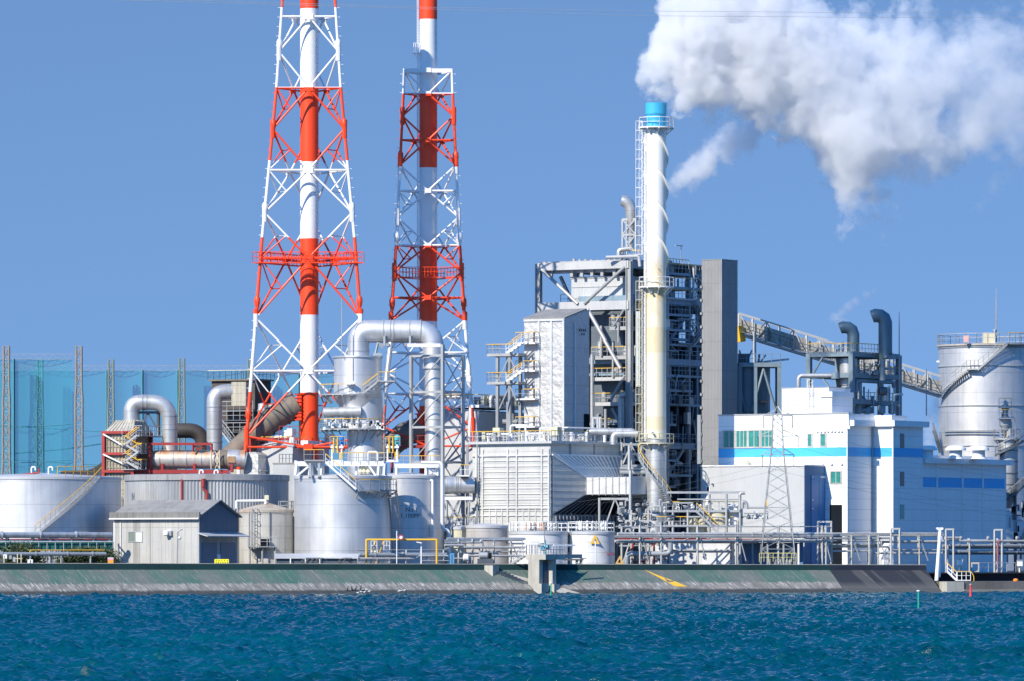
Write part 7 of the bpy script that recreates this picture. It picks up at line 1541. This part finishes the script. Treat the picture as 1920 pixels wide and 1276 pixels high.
for i in range(75):
    px = rnd.uniform(1252, 1440); py = rnd.choice((957, 985, 985, 957)) if px < 1390 else 972; h = rnd.uniform(5, 16); q = rnd.random(); dy = rnd.uniform(.2, 2.5)
    if q < .4: t.p('valve', M().lathe((X(px, Y), Y + dy), [(.08, Z(py, Y)), (.2, Z(py - h * .3, Y)), (.1, Z(py - h * .5, Y)), (.2, Z(py - h * .8, Y)), (.02, Z(py - h, Y))], 8), rnd.choice((WHITE, GALV, STEEL)))
    elif q < .75: t.p('small_pipe', M().path(bend([W(px, py, Y + dy), W(px, py - h, Y + dy), W(px + rnd.uniform(-12, 12), py - h, Y + dy)], .2), .07, 6), rnd.choice((WHITE, GALV)))
    else: t.p('panel_box', M().box(WORLD, X(px, Y), X(px + rnd.uniform(3, 6), Y), Y + dy, Y + dy + .3, Z(py - 2, Y), Z(py - 2 - h * .6, Y)), rnd.choice((WHITE, CREAM, STEEL)))
Y = D(1200, 8); t = T('valve_skid', 'crowded valve skid with dark red pipes between the triangle tank and the pale low building', 'valve skid', gp(1195, Y))
for px in (1166, 1184, 1200, 1216): t.p('column', M().bar((X(px, Y), Y, GZ), W(px, 955 if px > 1180 else 985, Y), .2), PIPEW)
for py in (962, 975, 988, 1005, 1022): t.p('beam', M().bar(W(1160, py, Y), W(1222, py, Y), .18), PIPEW if py < 1000 else GALV)
for a, b in (((1168, 1055), (1184, 1005)), ((1186, 1000), (1198, 960))): t.p('brace', M().bar(W(*a, Y), W(*b, Y), .12), PIPEW)
for i in range(95):
    px = rnd.uniform(1158, 1262); py = rnd.choice((948, 962, 975, 988, 1005, 1022, 1050)); h = rnd.uniform(5, 15); q = rnd.random(); dy = rnd.uniform(-.8, 2.5); c_ = rnd.choice((PIPEW, PIPEW, GALV, STEEL, DSTEEL))
    if q < .4: t.p('valve', M().lathe((X(px, Y), Y + dy), [(.1, Z(py, Y)), (.24, Z(py - h * .3, Y)), (.1, Z(py - h * .5, Y)), (.22, Z(py - h * .8, Y)), (.02, Z(py - h, Y))], 8), c_)
    elif q < .8: t.p('small_pipe', M().path(bend([W(px, py, Y + dy), W(px, py - h, Y + dy), W(px + rnd.uniform(-16, 16), py - h, Y + dy)], .2), .09, 6), c_)
    else: t.p('panel_box', M().box(WORLD, X(px, Y), X(px + rnd.uniform(3, 7), Y), Y + dy, Y + dy + .3, Z(py - 2, Y), Z(py - 2 - h * .7, Y)), c_)
for pts in ([(1182, 1028), (1186, 1028), (1186, 1017), (1194, 1014)], [(1205, 1005), (1226, 1010), (1227, 1058)], [(1160, 1008), (1190, 1007)], [(1195, 1051), (1208, 1051), (1208, 1058)]): t.p('red_pipe', M().path(bend([W(*p, Y - 1.6) for p in pts], .25), .12, 8), MAROON)
t.p('elbow_pipe', M().path(bend([W(1175, 1058, Y - 2.5), W(1175, 1037, Y - 2.5), W(1257, 1037, Y - 2.5), W(1257, 1016, Y - 2.5)], .7), .3, 12), STEEL)
pc = T('tank_top_pipework', 'pale railings and pipes crossing behind the squat tanks', 'pipework', gp(1050, D(1050, 22))); Y = D(1050, 22)
for py in (980, 988, 995): pc.p('rail', M().bar(W(950, py, Y), W(1150, py, Y), .12), WHITE if py != 995 else STEEL)
for px in range(955, 1150, 14): pc.p('post', M().bar(W(px, 979, Y), (X(px, Y), Y, GZ), .09), WHITE)

# ------------------------------------------------------------------ power pylon with wires
Y = D(1460, 2.2); t = T('power_pylon', 'slender galvanised lattice power pylon with three pairs of insulator strings', 'pylon', gp(1459, Y)); PYM = mat('pylon_steel', (.40, .41, .40), .5, .4)
def pw(py): return np.interp(py, [760, 772, 840, 940, 1056], [.5, 8, 11, 22, 33])
def pc_(i, py): w_ = pw(py) * k(Y); return Vector((X(1459, Y) + (-1, 1, 1, -1)[i] * w_, Y + 1.6 + (-1, -1, 1, 1)[i] * w_ * .9, Z(py, Y) if py < 1056 else GZ))
lv = [760, 772, 784, 797, 810, 823, 836, 850, 866, 884, 904, 926, 950, 976, 1000, 1028, 1056]
for i in range(4): t.p('leg', M().path([pc_(i, p) for p in lv], [.04] + [.055] * 8 + [.065] * 8, 6), PYM)
for i in range(4):
    j = (i + 1) % 4; b = M()
    for a, c_ in zip(lv[1:], lv[2:]): b.bar(pc_(i, a), pc_(j, c_), .045); b.bar(pc_(j, a), pc_(i, c_), .045); (b.bar(pc_(i, c_), pc_(j, c_), .06) if c_ in (784, 823, 850, 950, 1000, 1028) else None)
    t.p('bracing_lattice', b, PYM)
wires = []
for py, hw_, drop in ((778, 27, 22), (816, 37.5, 20), (851, 29.5, 21)):
    for sgn in (-1, 1):
        tip = W(1459 + sgn * hw_, py, Y + 1.6); am = M(); 
        for i in ((0, 3) if sgn < 0 else (1, 2)): am.bar(pc_(i, py), tip, .09); am.bar(pc_(i, py - 12), tip, .07)
        ao = t.p('cross_arm', am, PYM); ins = M(); q = 0
        ze = Z(py + drop, Y); pr = []
        z_ = tip.z - .05
        while z_ > ze: pr += [(.03, z_), (.09, z_ - .04), (.03, z_ - .09)]; z_ -= .14
        ins.lathe(tip, pr, 8); t.p('insulator', ins, DSTEEL, ao); wires.append((Vector((tip.x, tip.y, ze)), sgn, py))
lo_ = T('pylon_guard', 'yellow climbing guard and base fence around the pylon feet', 'guard', gp(1459, Y)); rail(lo_, [W(1424, 1052, Y - .6), W(1493, 1052, Y - .6)], mat('faded_yellow', (.55, .52, .2), .6), None, 1.0, .5); t.p('warning_plate', M().box(WORLD, X(1436, Y), X(1438, Y), Y - .4, Y - .35, Z(948, Y), Z(936, Y)), YEL)
def wire(a, b, sag, r, name, label): 
    pts = [lerp(a, b, q / 40) - Vector((0, 0, sag * 4 * (q / 40) * (1 - q / 40))) for q in range(41)]; solo(name, label, 'cable', M().path(pts, r, 5), DSTEEL, 'power lines from the pylon' if name == 'power_line' else None)
for n_, (e, sgn, py) in enumerate(wires):
    nm = {778: 'top', 816: 'middle', 851: 'lowest'}[py]; sd_ = 'shore side' if sgn < 0 else 'inland side'
    wire(e, e + Vector((-70, 40, -4.5)), 3.2, .011, 'power_line', 'thin power line from the %s arm, %s, sagging across the corrugated shed' % (nm, sd_)); wire(e, e + Vector((75, 42, -6)), 3.4, .011, 'power_line', 'thin power line from the %s arm, %s, sagging across the office stair block' % (nm, sd_))
for dz, lab in ((0, 'upper long thin cable high across the sky through the steam'), (-.55, 'lower long thin cable high across the sky through the steam')):
    Yc = 18; pts = [Vector((X(px, Yc), Yc, Z(py, Yc) + dz * (.35 + .65 * (px > 900)))) for px, py in ((-2500, -60), (-1200, -38), (0, -8), (400, 2), (800, 14), (1200, 21), (1600, 24), (2000, 25), (3000, 22), (4500, 5))]; solo('overhead_cable', lab, 'cable', M().path(pts, .02, 5), STEEL)
# two round red and white signs on the rack
Y = D(1414, 4.6); t = T('round_sign', 'round red rimmed sign hung on the pipe rack beside the pylon', 'sign', W(1414, 1006, Y)); t.p('disc', M().tube(W(1414, 1001.5, Y), W(1414, 1001.5, Y + .04), .26, 24), WHITE); c_ = W(1414, 1001.5, Y - .03); rg = M().lathe((0, 0), [(.19, 0), (.28, 0), (.28, .05), (.19, .05)], 24); rg.v = [Vector((c_.x + p.x, c_.y + p.z - .01, c_.z + p.y)) for p in rg.v]; t.p('red_ring', rg, REDI)

# ------------------------------------------------------------------ sea marks and birds
def buoy(px, top, bot, rel, col, base, label, name='channel_marker'):
    Y = D(px, rel); 
    d = H / ((bot - HY) * PX) * D0 if 0 else None; t = T(name, label, 'marker', W(px, bot, Y)); t.p('pole', M().tube((X(px, Y), Y, -.6), W(px, top + 3, Y), .065 if col is GREENP else .1, 8), col); t.p('light', M().lathe((X(px, Y), Y), [(.05, Z(top + 3, Y)), (.15, Z(top + 2.5, Y)), (.15, Z(top + .5, Y)), (.02, Z(top, Y))], 10), WHITE if col is GREENP else GALV)
    if base: t.p('float', M().lathe((X(px, Y), Y), [(.02, -.2), (.36, -.15), (.36, .08), (.14, .16), (.1, .9)], 16), col)
def depth_for(py): return H / ((py - HY) * PX / D0) - D0      # where the water meets that row
def rel_of(px, Y): return Y * (1 - (px - 960) * PX * WALL / D0) - (px - 960) * PX * WALL
buoy(1722, 1105, 1141, rel_of(1722, depth_for(1141)), GREENP, False, 'thin green channel pole with a white light standing in the water')
buoy(1820, 1093, 1119, rel_of(1820, depth_for(1119)), mat('buoy_red', (.72, .07, .07), .5), True, 'red channel pole on a round float before the low quay'); buoy(1033, 1090, 1118, rel_of(1033, depth_for(1118)), GREENP, False, 'short green channel pole at the foot of the sluice gate')
def bird(px, py, black, label, face=1, up=1.0):
    p = slope(px, py, .02); s_ = .36 if black else .22; m = M()
    if black: pts = [(-.35, .18), (-.2, .34), (0, .62), (.1, 1.0), (.12, 1.32), (.2, 1.5), (.32, 1.52), (.48, 1.5)]; rs_ = [.02, .16, .24, .2, .09, .1, .07, .015]
    else: pts = [(-.95, .5), (-.6, .5), (-.25, .48), (.1, .52), (.32, .66), (.42, .82), (.55, .86), (.76, .82)]; rs_ = [.02, .1, .24, .26, .16, .14, .12, .015]
    m.path([p + Vector((face * a * s_, 0, b * s_ * up)) for a, b in pts], [q * s_ for q in rs_], 8)
    for dx in (-.05, .1): m.tube(p + Vector((face * dx * s_, .03, -.02)), p + Vector((face * dx * s_, 0, .45 * s_)), .014, 5)
    solo('cormorant' if black else 'gull', label, 'bird', m, INK if black else WHITE, 'cormorants at the waterline' if black else 'gulls at the waterline')
for i, (px, py, f, lab) in enumerate(((628, 1108, 1, 'black cormorant standing apart at the waterline, first of the flock'), (637, 1107, -1, 'black cormorant beside the lone first one'), (644, 1107, 1, 'black cormorant in the middle of the flock'), (653, 1107.5, 1, 'tall black cormorant stretching its neck among the gulls'))): bird(px, py, True, lab, f, 1.25 if i == 3 else 1)
for i, (px, py, f, lab) in enumerate(((645, 1112, 1, 'white gull lowest at the water beneath the cormorants'), (652, 1110, -1, 'white gull just below the stretching cormorant'), (658, 1111, 1, 'white gull between two others by the cormorants'), (668, 1109.5, 1, 'white gull at the end of the cormorant flock'), (664, 1106, -1, 'white gull standing highest near the cormorants'), (724, 1109, 1, 'white gull, first of a pair away from the flock'), (727.5, 1108.5, -1, 'white gull, second of a pair away from the flock'), (735, 1107.5, 1, 'lone white gull beyond the pair'))): bird(px, py, False, lab, f)
# ------------------------------------------------------------------ steam
def curve_node(ns, ls, x, pts, x0, x1, y0, y1):      # piecewise curve of x in metres
    n = ns.new('ShaderNodeFloatCurve'); m = n.mapping; c = m.curves[0]
    q = [((a - x0) / (x1 - x0), (b - y0) / (y1 - y0)) for a, b in pts]
    while len(c.points) < len(q): c.points.new(.5, .5)
    for p, (a, b) in zip(c.points, q): p.location = (a, b); p.handle_type = 'AUTO'
    m.update(); ls.new(mathn(ns, ls, 'DIVIDE', mathn(ns, ls, 'SUBTRACT', x, x0), x1 - x0), n.inputs['Value'])
    return mathn(ns, ls, 'ADD', mathn(ns, ls, 'MULTIPLY', n.outputs[0], y1 - y0), y0)
def vol_nodes(name, step):
    mt = bpy.data.materials.new(name); mt.use_nodes = True; nt = mt.node_tree; ns = nt.nodes; ls = nt.links
    ns.remove(ns['Principled BSDF']); v = ns.new('ShaderNodeVolumePrincipled'); ls.new(v.outputs[0], ns['Material Output'].inputs['Volume'])
    v.inputs['Color'].default_value = (1, 1, 1, 1); v.inputs['Anisotropy'].default_value = 0; mt.cycles.volume_step_rate = step
    tc = ns.new('ShaderNodeTexCoord').outputs['Object']; sp = ns.new('ShaderNodeSeparateXYZ'); ls.new(tc, sp.inputs[0]); return mt, ns, ls, v, tc, sp.outputs
def plume():
    kk = k(SY); ox, oz = X(1231, SY), Z(194, SY)
    prof = [(1166, 146, -60), (1186, 146, 0), (1200, 142, 42), (1214, 132, 60), (1230, 112, 82), (1250, 92, 106), (1275, 82, 124), (1310, 78, 138), (1360, 78, 148), (1410, 80, 152), (1460, 98, 154), (1510, 130, 162), (1560, 176, 180), (1600, 215, 205), (1650, 205, 185), (1710, 186, 172), (1780, 168, 170), (1850, 155, 170), (1930, 140, 162), (2010, 125, 140), (2100, 110, 100), (2160, 105, 0)]
    P_ = [((a - 1231) * kk, (194 - c) * kk, r * kk) for a, c, r in prof]
    dy = .22
    m = M(); n = 24; vs = []; fs = []
    for a, c, r in P_:
        hm = 2.6 + 2.6 * min(1, max(0, a / 25)); r = max(r, .5)
        for j in range(n): t_ = 2 * math.pi * j / n; vs.append((ox + a, SY + max(a, 0) * dy + .8 * (r + hm) * math.cos(t_), oz + c + (r + hm) * math.sin(t_)))
    for i in range(len(P_) - 1): fs += [(i * n + j, i * n + (j + 1) % n, i * n + n + (j + 1) % n, i * n + n + j) for j in range(n)]
    fs += [tuple(range(n - 1, -1, -1)), tuple(range(len(vs) - n, len(vs)))]; m.add(vs, fs)
    mt, ns, ls, v, tc, o = vol_nodes('steam_plume', .085); x0, x1 = P_[0][0] - .1, P_[-1][0] + .1
    zc = curve_node(ns, ls, o[0], [(a, c) for a, c, r in P_], x0, x1, -5, 12); rr = curve_node(ns, ls, o[0], [(a, r) for a, c, r in P_], x0, x1, -5, 15)
    dz = mathn(ns, ls, 'SUBTRACT', o[2], zc); yy = mathn(ns, ls, 'DIVIDE', mathn(ns, ls, 'SUBTRACT', o[1], mathn(ns, ls, 'MULTIPLY', mathn(ns, ls, 'MAXIMUM', o[0], 0), dy)), .75)
    d = mathn(ns, ls, 'DIVIDE', mathn(ns, ls, 'SUBTRACT', rr, mathn(ns, ls, 'SQRT', mathn(ns, ls, 'ADD', mathn(ns, ls, 'POWER', dz, 2), mathn(ns, ls, 'POWER', yy, 2)))), 4.5)
    far = ramp(ns, ls, o[0], 2, 40)
    n1 = noise(ns, ls, tc, .19, 7, .60, (1, 1, 1), (5.3, 2.1, 1.7)); n2 = noise(ns, ls, tc, .62, 4, .6, (1, 1, 1), (7.1, 3, 1))
    f = mathn(ns, ls, 'ADD', mathn(ns, ls, 'MULTIPLY', mathn(ns, ls, 'SUBTRACT', n1, .5), mathn(ns, ls, 'ADD', 2.9, mathn(ns, ls, 'MULTIPLY', far, 4.6))), mathn(ns, ls, 'MULTIPLY', mathn(ns, ls, 'SUBTRACT', n2, .5), 1.7))
    e = mathn(ns, ls, 'ADD', mathn(ns, ls, 'SUBTRACT', mathn(ns, ls, 'MINIMUM', d, 1.0), mathn(ns, ls, 'ADD', .10, mathn(ns, ls, 'MULTIPLY', far, .28))), f)
    sharp = mathn(ns, ls, 'SUBTRACT', 5.5, mathn(ns, ls, 'MULTIPLY', far, 4.3))
    dens = mathn(ns, ls, 'MULTIPLY', mathn(ns, ls, 'MULTIPLY', e, sharp, clamp=True), mathn(ns, ls, 'SUBTRACT', .50, mathn(ns, ls, 'MULTIPLY', far, .37)))
    ls.new(dens, v.inputs['Density'])
    solo('steam_plume', 'huge white steam plume drifting from the blue capped stack across the sky', 'steam plume', m, mt, loc=(ox, SY, oz), kind='thing')
plume()
def wisp(label, pts, Y, dens_, seed, amp=2.2, sc=.5):
    kk = k(Y); P_ = [(W(px, py, Y), r * kk) for px, py, r in pts]; c = sum((p for p, r in P_), Vector()) / len(P_)
    m = M().path([p for p, r in P_], [max(.05, r * 1.1) for p, r in P_], 18); mt, ns, ls, v, tc, o = vol_nodes('steam_wisp', .06)
    d = None
    for a, b in zip(P_, P_[1:]):                   # soft blobs strung along the path
        for f in (0, .5):
            p, r = lerp(a[0], b[0], f) - c, a[1] + (b[1] - a[1]) * f
            if r < .1: continue
            vm = ns.new('ShaderNodeVectorMath'); vm.operation = 'DISTANCE'; ls.new(tc, vm.inputs[0]); vm.inputs[1].default_value = p
            q = mathn(ns, ls, 'DIVIDE', vm.outputs['Value'], r); d = q if d is None else mathn(ns, ls, 'MINIMUM', d, q)
    n = noise(ns, ls, tc, sc, 5, .6, (1, 1, 1), (seed, seed * 1.7, 3))
    e = mathn(ns, ls, 'ADD', mathn(ns, ls, 'SUBTRACT', .72, d), mathn(ns, ls, 'MULTIPLY', mathn(ns, ls, 'SUBTRACT', n, .5), amp))
    ls.new(mathn(ns, ls, 'MULTIPLY', mathn(ns, ls, 'MULTIPLY', e, 1.6, clamp=True), dens_), v.inputs['Density'])
    solo('steam_wisp', label, 'steam', m, mt, 'steam wisps', kind='thing', loc=c)
wisp('pale steam wisp trailing up beside the spiral straked stack', [(1243, 368, 4), (1258, 352, 24), (1285, 335, 38), (1320, 308, 42), (1350, 285, 48), (1385, 262, 52), (1415, 240, 42), (1435, 228, 6)], SY + 14, .62, 2.0)
wisp('small dim steam puff at the mouth of the shorter hooked exhaust', [(1612, 628, 3), (1600, 620, 12), (1580, 608, 20), (1568, 598, 18), (1590, 575, 16), (1625, 555, 14), (1650, 540, 4)], D(1597, 44) + 3, .5, 5.0, 1.8, .8)
wisp('faint steam rising between the office roof and the banded silo', [(1740, 850, 4), (1743, 830, 18), (1748, 800, 24), (1752, 770, 24), (1758, 748, 16), (1765, 735, 4)], D(1750, 66), .4, 9.0, 1.8, .8)
